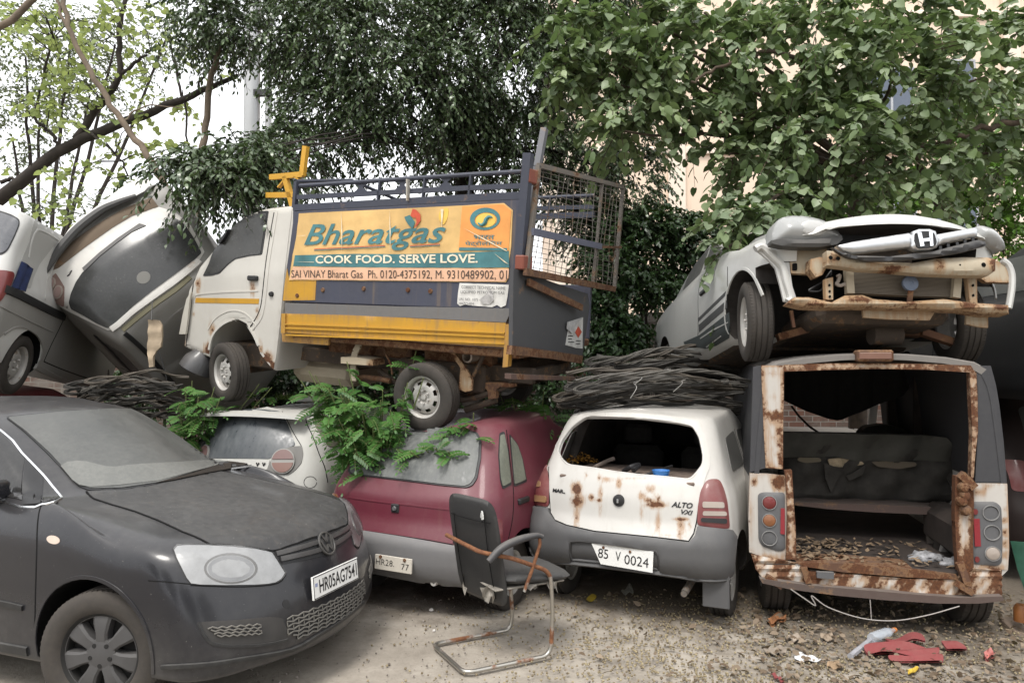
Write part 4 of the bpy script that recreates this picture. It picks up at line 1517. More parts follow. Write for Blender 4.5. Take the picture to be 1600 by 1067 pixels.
def build_small_white_car():
 L, W = 3.55, .76
 rear = [(.10, .26, .26, .10), (.05, .27, .27, .10), (.0, .40, .40, .12), (-.01, .55, .55, .12), (.03, .68, .68, .12), (.06, .82, .82, .12),
   (.10, .95, .95, .12), (.17, 1.13, 1.13, .12), (.27, 1.29, 1.27, .11), (.30, 1.36, 1.33, .09)]
 V, F = loft(std(L, W, rear, 1.365, .92, .86, .22, cr=(.22, .2)), 4)
 c = Car('small_white_hatchback', pose((-2.333, 6.019, -.06), 68), V, F)
 tag(c.root, 'dusty white hatchback with a round tail light, between the black bonnet and the maroon car', 'car')
 z = lambda p: Z(270, 600, 5.517, p)
 mp = paint('dusty_white_paint', (.48, .48, .455), .45, .42, .18, dcol=(.33, .30, .25), base_dust=.4, streak=.15)
 c.body([mp, M['dark']], arches(.62, 2.98, .28, .32))
 mgl = glass('dusty_rear_glass_small', (.03, .036, .044), .4, (.16, .17, .17), .10, streaks=True)
 win = z([(60, 430), (150, 345), (240, 250), (320, 225), (450, 214), (600, 212), (760, 220), (920, 238), (975, 310), (1020, 420), (1060, 528), (960, 560), (880, 600), (840, 645), (700, 642), (550, 640), (300, 640), (60, 640)])
 c.patch('rear_window', win, mgl, .005, .012, res=5, r=4)
 c.patch('lower_tailgate', z([(60, 646), (550, 646), (838, 652), (818, 735), (700, 760), (60, 760)]), mp, .006, .012, res=6)
 # spoiler lip
 m = MB()
 sp = [(.235 + .09 * (y / .56) ** 2, y, 1.345 - .022 * (y / .56) ** 2) for y in np.linspace(-.53, .53, 17)]
 V_ = [(x + a, y_, z_ + b_) for x, y_, z_ in sp for a, b_ in ((-.05, -.020), (-.045, .004), (.09, .020), (.09, -.010))]
 F_ = [(i * 4 + k, i * 4 + (k + 1) % 4, i * 4 + 4 + (k + 1) % 4, i * 4 + 4 + k) for i in range(16) for k in range(4)] + [(0, 1, 2, 3), (67, 66, 65, 64)]
 m.add(V_, F_)
 m.build('roof_spoiler', mp, c.root)
 c.strip('panel_gap', z([(925, 205), (980, 300), (1040, 420), (1110, 535)]), .007, M['seam'], .002)
 m1 = c.patch('tail_light', z([(1115, 533), (1125, 600), (1110, 680), (1060, 740), (1000, 782), (900, 775), (812, 738), (835, 680), (875, 610), (950, 560), (1040, 538)]), paint('lamp_housing', (.13, .13, .125), .5, .5, .2), .006, .012, res=4, r=3, both=True)
 for tl, hide in ((m1[0], False), (m1[1], True)):
  cx, cy = z([(955, 668)])[0]
  for nm, poly, mat, of in (('lamp_ring', ell(cx, cy, 18.3, 19.8, 28, .5), paint('lamp_ring_grey', (.26, .255, .24), .4, .35), .020), ('red_lens', [p for p in ell(cx, cy, 16.5, 18, 40, .5) if p[1] < cy - .15], paint('dusty_pink_lens', (.15, .065, .062), .4, .45, coat=.2), .026), ('amber_lens', [p for p in ell(cx, cy, 16.5, 18, 40, .5) if p[1] > cy + .25], paint('dusty_orange_lens', (.17, .07, .05), .4, .4, coat=.2), .026)):
   a, b = c.patch(nm, poly, mat, of, .02, res=3, both=True)
   keep, drop = (b, a) if hide else (a, b)
   d = drop.data
   bpy.data.objects.remove(drop); bpy.data.meshes.remove(d)
   keep.parent = tl
 # lettering studs left on the gate
 m = MB()
 for u in (735, 788):
  p, n = c.hit(z([(u, 695)])[0])
  m.bar(p + n * .008 + Vector((0, .012, .016)), p + n * .008 + Vector((0, 0, -.016)), .007)
  m.bar(p + n * .008 + Vector((0, -.012, .016)), p + n * .008 + Vector((0, 0, -.016)), .007)
 m.build('badge_mark', M['ink'], c.root)
 # side: door gap, dirty quarter panel glass, filler
 c.strip('panel_gap', z([(1330, 215), (1200, 250), (1150, 285), (1160, 350), (1210, 460), (1260, 600), (1310, 720), (1335, 850)]), .008, M['seam'], .003, both=True)
 c.patch('side_window', z([(1340, 235), (1215, 275), (1205, 320), (1260, 420), (1340, 540), (1450, 540), (1500, 300)]), glass('side_glass_small', (.05, .055, .04), .8, (.22, .21, .16)), .004, .01, res=5, r=4, both=True)
 c.strip('fuel_flap', ell(*z([(1185, 845)])[0], 10, 9, 20), .005, M['seam'], .002, sub=1)
 c.patch('bumper', [(-.70, .28), (.70, .28), (.72, .52), (-.72, .52)], mp, .015, .03, proj='rear', res=.05, r=.05)
 front_trim(c, L, 1.395, .86, mgl)
 four_wheels(c, L, .62, 2.98, .68, .275, .16, .165)
 return c
def build_red_roof_car():
 L, W = 3.6, .78
 rear = [(.10, .26, .26, .10), (.05, .27, .27, .10), (.0, .40, .40, .10), (-.01, .55, .55, .10), (.04, .68, .68, .10), (.06, .82, .82, .10),
   (.12, .95, .95, .10), (.24, 1.15, 1.15, .10), (.30, 1.36, 1.34, .09), (.34, 1.445, 1.42, .08)]
 V, F = loft(std(L, W, rear, 1.47, .95, .88, .20), 4)
 c = Car('red_roofed_hatchback', pose((-5.55, 6.15, 0), 80), V, F)
 tag(c.root, 'red car under the white van, only its roof showing above the black car', 'car')
 mp = paint('red_paint', (.17, .018, .028), .4, .45, .2, coat=.2, dcol=(.28, .18, .16), base_dust=.3)
 c.body([mp, M['dark']], arches(.62, 3.0, .28, .32))
 mgl = glass('glass_red_car', (.02, .02, .02), .5)
 c.patch('rear_window', [(-.55, .99), (.55, .99), (.48, 1.38), (-.48, 1.38)], mgl, .004, .01, proj='rear', res=.05, r=.06)
 for s in (1, -1): c.patch('tail_light', [(s * .52, .72), (s * .70, .72), (s * .70, .95), (s * .58, .95)], M['red_lamp'], .006, .012, proj='rear', res=.05, r=.03)
 side_glass(c, L, .95, 1.50, mgl)
 front_trim(c, L, 1.5, .88, mgl)
 four_wheels(c, L, .62, 3.0, .69, .28, .16, .165)
 return c
# ------------------------------------------------------------------ wrecks of the left stack
def build_white_van():
 L, W = 3.5, .75
 rear = [(.10, .24, .24, .06), (.05, .25, .25, .06), (.0, .40, .40, .06), (-.01, .55, .55, .06), (.02, .70, .70, .06), (.04, .84, .84, .06),
   (.06, .95, .95, .06), (.13, 1.18, 1.18, .06), (.20, 1.42, 1.40, .06), (.25, 1.52, 1.49, .05)]
 V, F = loft(std(L, W, rear, 1.545, .95, .95, .16, cr=(.10, .10)), 4)
 c = Car('white_van', pose((-4.841, 5.465, 1.678), 102.13, 6.05, 13.23), V, F)
 tag(c.root, 'white van with grey flanks and red tail light, stacked tilting at the far left', 'van')
 z = lambda p: Z(0, 270, 4.848, p)
 y = lambda p: Z(0, 400, 4.848, p)
 mp = paint('van_white_paint', (.58, .58, .56), .4, .35, .12, coat=.15, dcol=(.30, .28, .25), base_dust=.35, streak=.1)
 mgr = paint('van_grey_flank', (.28, .275, .26), .45, .4, .2, dcol=(.22, .20, .175), base_dust=.4, streak=.15)
 c.body([mp, M['dark']], arches(.70, 2.80, .27, .31))
 mgl = glass('van_glass', (.04, .045, .055), .35, (.28, .28, .29), .08)
 rw = z([(-300, 250), (-100, 270), (0, 288), (90, 318), (150, 355), (148, 400), (110, 490), (60, 590), (25, 618), (0, 626), (-150, 600), (-330, 540)])
 c.patch('window_rubber', rw, M['black'], .003, .01, r=5)
 c.patch('rear_window', z([(-300, 262), (-100, 282), (0, 302), (85, 332), (140, 362), (136, 402), (100, 484), (52, 580), (20, 606), (0, 612), (-150, 588), (-330, 530)]), mgl, .007, .01, r=5)
 # grey flank below the moulding, door, side window
 c.patch('side_panel', z([(262, 350), (330, 380), (400, 425), (480, 480), (400, 560), (300, 690), (250, 800), (230, 880), (100, 830), (80, 870), (150, 690), (220, 520)]), paint('van_side_paint', (.40, .40, .385), .45, .4, .15), .003, .008, r=3)
 c.strip('window_pressing', z([(215, 640), (232, 540), (262, 455), (300, 432), (380, 470), (440, 510)]), .020, mp, .008)
 c.patch('flank', y([(-40, 250), (60, 262), (480, 455), (640, 530), (1060, 960), (700, 985), (560, 980), (270, 840), (300, 780), (320, 700), (290, 610), (230, 560), (170, 538), (100, 545), (30, 590), (0, 615), (-60, 700)]), mgr, .004, .01, res=8)
 c.strip('side_moulding', y([(30, 248), (120, 285), (240, 345), (360, 405), (480, 462)]), .075, M['black'], .022)
 c.strip('panel_gap', y([(478, 480), (440, 560), (390, 660), (345, 760), (328, 800)]), .012, M['seam'], .006)
 c.strip('panel_gap', y([(330, 798), (450, 850), (600, 905), (740, 950)]), .012, M['seam'], .006)
 c.strip('body_crease', y([(0, 380), (120, 440), (230, 495), (400, 575)]), .012, mgr, .010)
 c.strip('arch_lip', y([(300, 790), (322, 700), (292, 612), (232, 562), (170, 538), (100, 545), (30, 590)]), .022, mgr, .010)
 m = MB()
 c.strip('sill', y([(265, 835), (400, 905), (560, 975)]), .05, mgr, .014)
 tl = c.patch('tail_light', y([(-60, 112), (30, 112), (92, 122), (98, 150), (75, 215), (50, 265), (10, 330), (-60, 400)]), M['red_lamp'], .014, .02, r=3, res=5, bulge=.01)
 four_wheels(c, L, .70, 2.80, .665, .262, .15, .165)
 # blue cloth hanging over the waistline
 pts = y([(150, 40), (235, 108), (200, 210), (180, 272), (70, 235), (100, 150)])
 V_, F_ = [], []
 fp, ff, fl = fill(pts, 4)
 for q in fp:
  p, n = c.hit(q)
  w = c.M @ (p + n * (.022 + .010 * math.sin(q[0] * .55 + q[1] * .2)))
  V_.append(w)
 n0 = len(V_)
 V_ += [w + Vector((0, .006, 0)) for w in V_]
 ff2 = ff + [tuple(i + n0 for i in t)[::-1] for t in ff]
 o = mk('cloth', V_, ff2, plain('blue_cloth', (.012, .022, .075), .9, var=.3), None, 180)
 tag(o, 'dark blue cloth hanging on the flank of the tilting white van', 'cloth')
 return c
def build_overturned_car():
 L, W = 3.25, .77
 rear = [(.12, .24, .24, .06), (.06, .26, .26, .06), (.0, .40, .40, .07), (-.01, .55, .55, .07), (.05, .66, .66, .07), (.07, .78, .78, .07),
   (.10, .90, .90, .07), (.22, 1.14, 1.14, .07), (.34, 1.34, 1.33, .06), (.40, 1.42, 1.40, .05)]
 V, F = loft(std(L, W, rear, 1.45, .90, .88, .21, cr=(.15, .15)), 4)
 c = Car('overturned_hatchback', pose((-4.237, 7.089, 3.292), 263.09, 147.49, -50.03), V, F)
 tag(c.root, 'white hatchback tipped over onto its roof with its back window to the camera', 'car')
 z = lambda p: Z(0, 270, 4.848, p)
 y = lambda p: Z(0, 400, 4.848, p)
 mp = paint('overturned_white_paint', (.60, .59, .56), .45, .3, .2, dcol=(.30, .26, .21), base_dust=.5, rust=.05, streak=.1)
 mdk = paint('underside_grime', (.06, .055, .05), .85, .3, .5, dcol=(.2, .17, .14), base_dust=.6)
 mroof = paint('shaded_grimy_roof', (.27, .265, .25), .5, .4, .3, dcol=(.20, .185, .16), base_dust=.5, streak=.2)  # shade on the white roof mixed into this grey, along with grime
 cuts = []
 for x in (.62, 2.70):
  for s in (1, -1): cuts.append((*cyl(x, .28, .31, s * .5, s * 1.1), 1))
 c.body([mroof, mdk], cuts)
 # white rear face on the grey hull
 c.patch('tailgate', z([(318, 760), (425, 640), (560, 520), (760, 390), (960, 280), (1180, 255), (1330, 300), (1450, 410), (1548, 600), (1510, 665), (1300, 815), (1000, 1040)]) + y([(870, 556), (820, 562), (660, 486), (500, 405), (380, 340), (330, 240)]), mp, .006, .012, res=6)
 c.strip('roof_gutter', y([(945, 585), (1040, 665), (1130, 755), (1220, 860), (1310, 960)]), .045, M['black'], .012)
 c.strip('door_gap', y([(720, 600), (850, 720), (960, 840), (1100, 960)]), .05, M['black'], .010)
 # rear face
 win = z([(628, 760), (760, 640), (880, 545), (1000, 460), (1110, 405), (1220, 360), (1315, 345), (1375, 372), (1410, 410), (1470, 500), (1528, 610), (1480, 655), (1300, 790), (1150, 900), (1000, 1020)]) + y([(870, 530), (820, 546), (740, 510), (640, 450), (545, 400), (527, 355), (540, 290), (580, 200), (628, 130)])
 mgl = glass('overturned_glass', (.010, .011, .012), .16, (.22, .22, .21), .12)
 c.patch('rear_window', win, mgl, .012, .02, res=6, r=3)
 c.patch('tailgate_trim', z([(630, 728), (760, 610), (900, 500), (1060, 392), (1110, 408), (1000, 458), (880, 545), (760, 640), (645, 752)]), paint('trim_grey_strip', (.08, .08, .082), .6, .4), .018, .02, res=5)
 c.patch('wiper_hub', ell(*z([(1090, 797)])[0], 11, 9.5, 20, -.4), paint('hub_dust', (.16, .16, .15), .7, .5), .016, .01, res=3)
 # roof spoiler: the bright band along the window top and a mossy second band
 c.strip('roof_spoiler', y([(850, 552), (905, 515), (1000, 430), (1150, 320), (1300, 215), (1420, 120), (1510, 40)]), .06, mp, .028, sub=2)
 c.strip('spoiler_edge', y([(930, 560), (1050, 460), (1200, 345), (1330, 255), (1440, 160)]), .05, paint('mossy_edge', (.16, .15, .10), .8, .4, .5, dcol=(.20, .17, .08)), .012, sub=2)
 # gate lettering stub
 a, n = c.hit(z([(515, 785)])[0]); b, _ = c.hit(z([(552, 745)])[0])
 m = MB()
 m.tube(cat([a + n * .008, a.lerp(b, .35) + n * .011 + (b - a).cross(n) * .12, a.lerp(b, .6) + n * .010, b + n * .009 + (b - a).cross(n) * -.1], 5), .006, 6)
 m.build('badge', M['ink'], c.root)
 # tail lights with round lamps
 tl = c.patch('tail_light', z([(425, 760), (452, 800), (492, 865), (490, 1010), (470, 1005), (400, 970), (358, 950), (355, 880), (375, 810)]), paint('grimy_tail_lamp', (.22, .13, .11), .4, .4, .4, coat=.3), .012, .02, res=4, r=2)
 for (u, v, a_, b_) in ((398, 840, 5.5, 8.5), (450, 905, 6.0, 9.0)):
  q = z([(u, v)])[0]
  c.patch('lamp_ring', ell(*q, a_ + 1, b_ + 1, 20, .2), M['clear_lamp'], .020, .02, res=3, parent=tl)
  c.patch('lamp_bowl', ell(*q, a_ - 1, b_ - 1, 20, .2), paint('pinkish_lamp', (.30, .20, .18), .3, .3, coat=.4), .024, .02, res=3, parent=tl)
 # rusty gap and the torn bumper skin standing off the car
 mgap = paint('mud_caked_gap', (.14, .105, .075), .95, .3, .6, rust=.25, dcol=(.25, .2, .15))
 c.patch('boot_sill', z([(330, 720), (420, 640), (560, 520), (700, 420), (830, 340), (960, 270), (1150, 190), (1200, 260), (1000, 330), (850, 420), (640, 570), (450, 720), (380, 750)]), mgap, .010, .02, res=6)
 pts = z([(262, 800), (250, 770), (300, 690), (400, 560), (520, 430), (680, 290), (820, 170), (960, 60), (1080, 8), (1110, 14), (1116, 60), (1080, 120), (1020, 160), (880, 240), (760, 310), (640, 400), (560, 470), (450, 580), (370, 680), (320, 760), (300, 830), (294, 910), (270, 860)])
 fp, ff, fl = fill(pts, 5)
 V_ = []
 for q in fp:
  p = c.onx(q, -.06)
  p.x += .10 * (p.y / .75) ** 2 + .012 * math.sin(p.y * 9)
  V_.append(p)
 f0 = ff[len(ff) // 2]
 n0 = len(V_)
 nn = (V_[f0[1]] - V_[f0[0]]).cross(V_[f0[2]] - V_[f0[0]])
 if nn.dot(c.cp - V_[f0[0]]) < 0: ff = [q[::-1] for q in ff]
 V_ += [v - (c.cp - v).normalized() * .05 for v in V_]
 fc = ff + [tuple(i + n0 for i in q)[::-1] for q in ff]
 ed = {}
 for q in ff:
  for a, b in ((q[0], q[1]), (q[1], q[2]), (q[2], q[0])): ed[(a, b)] = 1
 fc += [(b, a, a + n0, b + n0) for a, b in ed if (b, a) not in ed]
 bo = mk('bumper', V_, fc, mp, c.root, 50)
 sp = z([(300, 720), (380, 625), (480, 520), (600, 410), (760, 290), (880, 225), (1020, 158)])
 m = MB()
 m.tube(cat([c.onx(q, -.085) + Vector((.10 * (c.onx(q, -.085).y / .75) ** 2, 0, 0)) for q in sp], 4), [.022 + .020 * math.sin(PI * k / 24) for k in range(25)], 8)
 m.build('bumper_strip', paint('black_strip', (.05, .05, .05), .6, .5, dcol=(.2, .19, .18)), bo)
 side_glass(c, L, .90, 1.45, glass('overturned_side_glass', (.02, .02, .02), .5))
 four_wheels(c, L, .62, 2.70, .69, .275, .16, .165)
 return c
# ------------------------------------------------------------------ the gas-delivery truck on the roofs
def build_gas_truck():
 c = Fr('delivery_truck', pose((-.364, 6.291, 1.25), 154.04, -4.88, -5.33))
 tag(c.root, 'small white and yellow gas delivery truck with an advert sheet, standing on car roofs', 'truck')
 a = lambda p: Z(260, 200, 2.223, p)
 b = lambda p: Z(600, 180, 2.134, p)
 d = lambda p: Z(440, 300, 3.558, p)
 u = lambda p: Z(420, 480, 4, p)
 t = lambda p: Z(400, 0, 3.138, p)
 YS = .74
 cab = paint('cab_white', (.52, .505, .465), .4, .34, .2, coat=.2, dcol=(.32, .27, .20), base_dust=.35, attr=True, streak=.12)
 navy = paint('navy_panel', (.040, .046, .075), .5, .5, .5, dcol=(.15, .145, .15), base_dust=.40, scale=1.4, streak=.5, bump=.25)
 navy_rail = paint('navy_rail', (.032, .038, .060), .5, .35, .3, rust=.15, dcol=(.16, .155, .16), base_dust=.35)
 yel = paint('yellow_paint', (.52, .27, .012), .5, .45, .35, dcol=(.30, .22, .11), base_dust=.4, attr=True, streak=.45, scale=1.6, bump=.3)
 grey = paint('grey_ledge', (.12, .12, .125), .6, .5, .5, dcol=(.25, .23, .20), base_dust=.6, streak=.6, scale=1.6)
 yrail = paint('yellow_rail', (.58, .31, .02), .45, .3, .2, rust=.1)
 brown = M['rusty']
 # ---- cargo box, near side
 side = c.slab('cargo_side', d([(72, 108), (700, 66), (1345, 22), (1316, 330), (1288, 650), (640, 628), (4, 606), (38, 360)]), 1, YS, .03, navy)
 c.slab('yellow_block', d([(30, 425), (42, 490), (192, 492), (186, 601), (6, 604), (18, 500)]), 1, YS + .003, .01, yel, parent=side, edge=.25)
 c.slab('ledge', d([(18, 617), (640, 637), (1284, 648), (1262, 690), (1246, 725), (700, 698), (20, 676)]), 1, YS + .03, .06, grey, wave=lambda q: 0)
 c.slab('drop_side', d([(20, 676), (350, 684), (700, 700), (1246, 728), (1236, 862), (900, 842), (700, 828), (265, 796), (18, 782)]), 1, YS + .035, .06, yel, edge=.35)
 for yy, hh in ((730, 8), (752, 9), (790, 8)):
  c.slab('drop_side_rib', d([(20, yy), (640, yy + 24), (1238, yy + 50), (1238, yy + 50 + hh), (640, yy + 24 + hh), (20, yy + hh)]), 1, YS + .048, .02, yel)
 c.slab('corner_strap', d([(-2, 676), (20, 676), (18, 784), (-4, 784)]), 1, YS + .05, .08, yel, edge=.3)
 c.slab('corner_post', d([(1246, 735), (1276, 737), (1256, 972), (1228, 974), (1236, 860)]), 1, YS + .045, .06, yel, edge=.35)
 c.slab('skirt_panel', d([(0, 786), (266, 800), (260, 852), (130, 842), (4, 832)]), 1, YS + .01, .02, yel, edge=.45)
 # bolts on the panel
 m = MB()
 for q in d([(230, 545), (457, 538), (703, 545), (828, 552), (88, 576)]):
  p = c.on(q, 1, YS)
  m.lathe([(0, .012), (.016, .010), (.02, .0)], 10, Matrix.Translation(p))
 m.build('bolt', M['rusty'], side)
 # ---- advert sheet
 ad = plain('advert_print', (.60, .39, .15), .55, var=.22, scale=3, bump=.35)
 sheet = c.slab('advert_sheet', d([(96, 120), (250, 112), (600, 96), (1000, 76), (1235, 62), (1284, 102), (1276, 300), (1262, 400), (1262, 478), (1246, 502), (900, 498), (500, 493), (200, 491), (42, 490), (62, 350), (80, 260)]), 1, YS + .006, .006, ad, res=7, wave=lambda q: .0018 * math.sin(q[0] * .17) + .0014 * math.sin(q[1] * .31 + q[0] * .05))
 teal = plain('advert_teal', (.05, .165, .18), .5, var=.3, scale=6)
 peach = plain('advert_peach', (.66, .40, .26), .55, var=.12, scale=8)
 red = plain('advert_red', (.50, .07, .03), .5)
 orange = plain('advert_orange', (.66, .28, .07), .5, var=.15, scale=6)
 yl = plain('advert_yellow', (.68, .44, .08), .5, var=.15, scale=6)
 lay = YS + .0095
 c.slab('teal_band', d([(74, 352), (400, 344), (700, 346), (1000, 337), (1262, 328), (1266, 420), (1000, 422), (700, 420), (400, 418), (64, 412)]), 1, lay, .002, teal, parent=sheet)
 c.slab('address_band', d([(62, 416), (400, 421), (800, 424), (1264, 428), (1260, 478), (1240, 498), (900, 495), (500, 490), (200, 487), (46, 486)]), 1, lay, .002, peach, parent=sheet)
 c.slab('logo_panel', d([(1004, 80), (1232, 68), (1276, 104), (1262, 326), (984, 322)]), 1, lay, .002, orange, parent=sheet)
 c.slab('sun_flash', d([(880, 98), (930, 86), (925, 140), (900, 190), (870, 150)]), 1, lay - .001, .002, yl, parent=sheet, r=6)
 c.slab('logo_bar', d([(988, 308), (1254, 312), (1253, 328), (985, 325)]), 1, lay + .002, .002, teal, parent=sheet)
 def mat4(p0, p1, p3):
  """bilinear frame: lower left, lower right, upper left, on the sheet"""
  A, B, D_ = (c.on(q, 1, lay + .003) for q in d([p0, p1, p3]))
  ex, ey = B - A, D_ - A
  m = Matrix.Identity(4)
  m.col[0][:3] = ex; m.col[1][:3] = ey
  m.col[2][:3] = Vector((0, 1, 0))
  m.translation = A
  return m
 def word(txt, p0, p1, p3, mat, nm='lettering', **k):
  T = mat4(p0, p1, p3)
  V, F = text_mesh(txt, Matrix.Identity(4), 1, 1, mat, None, keep=True, **{**k, 'depth': 0})
  V = [T @ Vector((x, y_, 0)) for x, y_, _ in V]
  return mk(nm, V, F, mat, sheet, None)
 word('Bharatgas', (122, 332), (905, 322), (130, 182), teal, shear=.35, bold=.012)
 word('COOK FOOD. SERVE LOVE.', (188, 398), (1090, 394), (188, 354), plain('advert_cream', (.78, .66, .50), .5), bold=.02)
 word('SAI VINAY Bharat Gas  Ph. 0120-4375192, M. 9310489902, 01', (54, 482), (1252, 492), (54, 434), plain('advert_brown', (.06, .04, .03), .5))
 word('भारत', (1066, 264), (1182, 264), (1068, 240), teal, bold=.01)
 word('पेट्रोलियम', (1020, 304), (1226, 302), (1020, 272), teal, bold=.01)
 for q in ([(180, 322), (575, 302)], [(714, 303), (880, 294)]):
  for k, mt in ((0, teal), (6, red)):
   c.slab('underline', d([(q[0][0], q[0][1] - k), (q[1][0], q[1][1] - k), (q[1][0], q[1][1] - k + 4), (q[0][0], q[0][1] - k + 4)]), 1, lay + .003, .001, mt, parent=sheet)
 cr = plain('crease_white', (.70, .60, .42), .6)
 for pts in ([(1010, 200), (1120, 262), (1250, 330), (1252, 326), (1122, 257)], [(1180, 340), (1240, 392), (1262, 402), (1242, 386)], [(70, 388), (180, 392), (180, 389)], [(80, 246), (132, 243), (132, 240)], [(600, 100), (606, 220), (603, 340), (600, 220)], [(330, 110), (338, 220), (334, 330)], [(900, 96), (890, 200), (884, 96)]):
  c.slab('crease', d(pts), 1, lay + .005, .001, cr, parent=sheet)
 # flame and round emblem
 c.slab('flame', d([(682, 140), (712, 128), (728, 150), (742, 168), (728, 206), (706, 184), (690, 160)]), 1, lay + .003, .001, teal, parent=sheet)
 c.slab('flame', d([(716, 132), (728, 94), (748, 100), (772, 126), (772, 160), (750, 190), (738, 200), (750, 170), (746, 146), (730, 142)]), 1, lay + .004, .001, red, parent=sheet)
 oc = (1131, 150)
 ring_o = ell(*oc, 84, 62, 40, -.06)
 ring_i = ell(oc[0] + 4, oc[1] + 6, 62, 42, 40, -.06)
 c.slab('emblem_ring', d(ring_o), 1, lay + .003, .001, teal, parent=sheet, holes=[d(ring_i)], res=5)
 c.slab('emblem_disc', d(ell(oc[0] + 4, oc[1] + 7, 56, 40, 36, -.06)), 1, lay + .003, .001, yl, parent=sheet)
 m = MB()
 sw = d([(1092, 172), (1112, 184), (1130, 172), (1138, 152), (1152, 138), (1172, 142)])
 pts = cat([c.on(q, 1, lay + .005) for q in sw], 6)
 m.tube(pts, [.004 + .012 * math.sin(PI * i / (len(pts) - 1)) for i in range(len(pts))], 6)
 m.build('emblem_wave', teal, sheet)
 # torn notice
 nt_ = c.slab('torn_notice', d([(988, 506), (1262, 516), (1255, 580), (1246, 630), (1220, 642), (1196, 628), (1172, 640), (1060, 632), (1020, 626), (990, 634), (976, 620), (980, 560)]), 1, YS + .008, .006, plain('notice_paper', (.60, .59, .56), .8, var=.15, scale=12), res=6, wave=lambda q: .003 * math.sin(q[0] * .33))
 def note(txt, p0, p1, p3):
  o = word(txt, p0, p1, p3, M['ink'])
  o.parent = nt_
  for v in o.data.vertices: v.co.y += .006
 note('CORRECT TECHNICAL NAME', (1002, 536), (1246, 544), (1002, 520))
 note('LIQUIFIED PETROLEUM GAS', (998, 566), (1240, 572), (998, 548))
 note('UN. NO. 1075', (988, 602), (1094, 606), (988, 588))
 note('HAZCHEM', (988, 626), (1070, 630), (988, 612))
 p = [c.on(q, 1, YS + .012) for q in d([(1100, 600), (1150, 560), (1182, 600), (1160, 625), (1120, 622), (1150, 520), (1175, 560)])]
 m = MB()
 for q in p: q.y += .012 * rng.random()
 m.add([q for q in p] + [q - Vector((0, .004, 0)) for q in p], [(0, 1, 4), (1, 2, 3), (1, 3, 4), (1, 5, 6), (1, 6, 2)])
 m.build('paper_flap', plain('notice_back', (.40, .39, .38), .8, var=.3), nt_, None)
 # ---- rear of the box
 XR = c.on(b([(455, 480)])[0], 1, YS).x - .02
 c.slab('tail_panel', b([(432, 512), (470, 520), (560, 556), (680, 596), (686, 640), (662, 802), (560, 786), (428, 768)]), 0, XR, .03, paint('tail_panel_paint', (.06, .062, .068), .5, .4, .3, rust=.12, dcol=(.15, .145, .14)))
 c.slab('tail_sill', b([(428, 768), (560, 786), (664, 802), (660, 828), (560, 812), (424, 798)]), 0, XR - .012, .04, brown)
 c.slab('tail_bar', b([(424, 862), (500, 866), (640, 872), (640, 884), (500, 882), (424, 880)]), 0, XR - .02, .05, paint('bumper_rust', (.09, .05, .04), .8, .4, rust=.4))
 st = c.slab('hazard_sticker', b([(612, 690), (664, 674), (662, 778), (640, 776), (606, 766), (614, 720)]), 0, XR - .006, .004, plain('sticker_paper', (.52, .52, .50), .7, var=.25, scale=12), res=5)
 c.slab('hazard_diamond', b([(648, 704), (660, 722), (648, 742), (638, 724)]), 0, XR - .009, .002, red, parent=st)
 c.slab('hazard_flap', b([(612, 690), (664, 674), (640, 700), (628, 728), (610, 712)]), 0, XR - .018, .004, plain('sticker_back', (.42, .42, .42), .6, var=.3), parent=st)
 m = MB()
 for k, (x0, x1, yy) in enumerate(((614, 630, 736), (614, 626, 746), (614, 634, 756), (640, 656, 752), (640, 654, 762))):
  A_, B_ = c.on(b([(x0, yy)])[0], 0, XR - .0075), c.on(b([(x1, yy)])[0], 0, XR - .0075)
  m.bar(A_, B_, .002, .006)
 m.build('hazard_text_line', M['ink'], st)
 # box floor, far wall, front wall (seen from elsewhere, and through the gate)
 XF = c.on(d([(40, 400)])[0], 1, YS).x
 zt = c.on(d([(700, 66)])[0], 1, YS).z
 zb = c.on(d([(640, 640)])[0], 1, YS).z
 zf = c.on(d([(640, 826)])[0], 1, YS).z
 m = MB()
 m.box(XR + .02, XF, -.74, -.71, zf, zf + .45 * (zt - zf), .004)
 m.box(XF - .03, XF, -.708, .70, zf, zt + .02, .004)
 m.build('far_wall', navy, c.root)
 m = MB()
 m.box(XR + .01, XF - .02, -.70, .735, zf - .06, zf, .01)
 m.build('box_floor', brown, c.root)
 # ---- top rails, near and far
 R1 = t([(215, 912), (500, 893), (760, 876), (1050, 857), (1312, 842)])
 R2 = t([(205, 968), (500, 953), (760, 938), (1050, 922), (1312, 912)])
 R3 = t([(190, 1020), (500, 1003), (760, 988), (1050, 972), (1312, 960)])
 off = Vector((0, -1.44, 0))
 for k, dz in ((0, Vector((0, 0, 0))), (1, off)):
  m = MB()
  Y_ = YS - .02
  m.tube([c.on(q, 1, Y_) + dz for q in R1], .017, 8)
  L2 = [c.on(q, 1, Y_) + dz for q in R2]
  L3 = [c.on(q, 1, Y_) + dz for q in R3]
  for p_, q_ in zip(L2, L2[1:]): m.bar(p_, q_, .03, .035)
  for p_, q_ in zip(L3, L3[1:]): m.bar(p_, q_, .045, .05)
  m.build('top_rail', navy_rail, c.root)
  m = MB()
  for x in (206, 610, 830, 1056):
   p_ = c.on(t([(x, 912 - (x - 215) * .064)])[0], 1, Y_) + dz
   q_ = c.on(t([(x - 12, 1020 - (x - 190) * .0536)])[0], 1, Y_) + dz
   m.bar(p_, q_, .03, .014, up=(1, 0, 0))
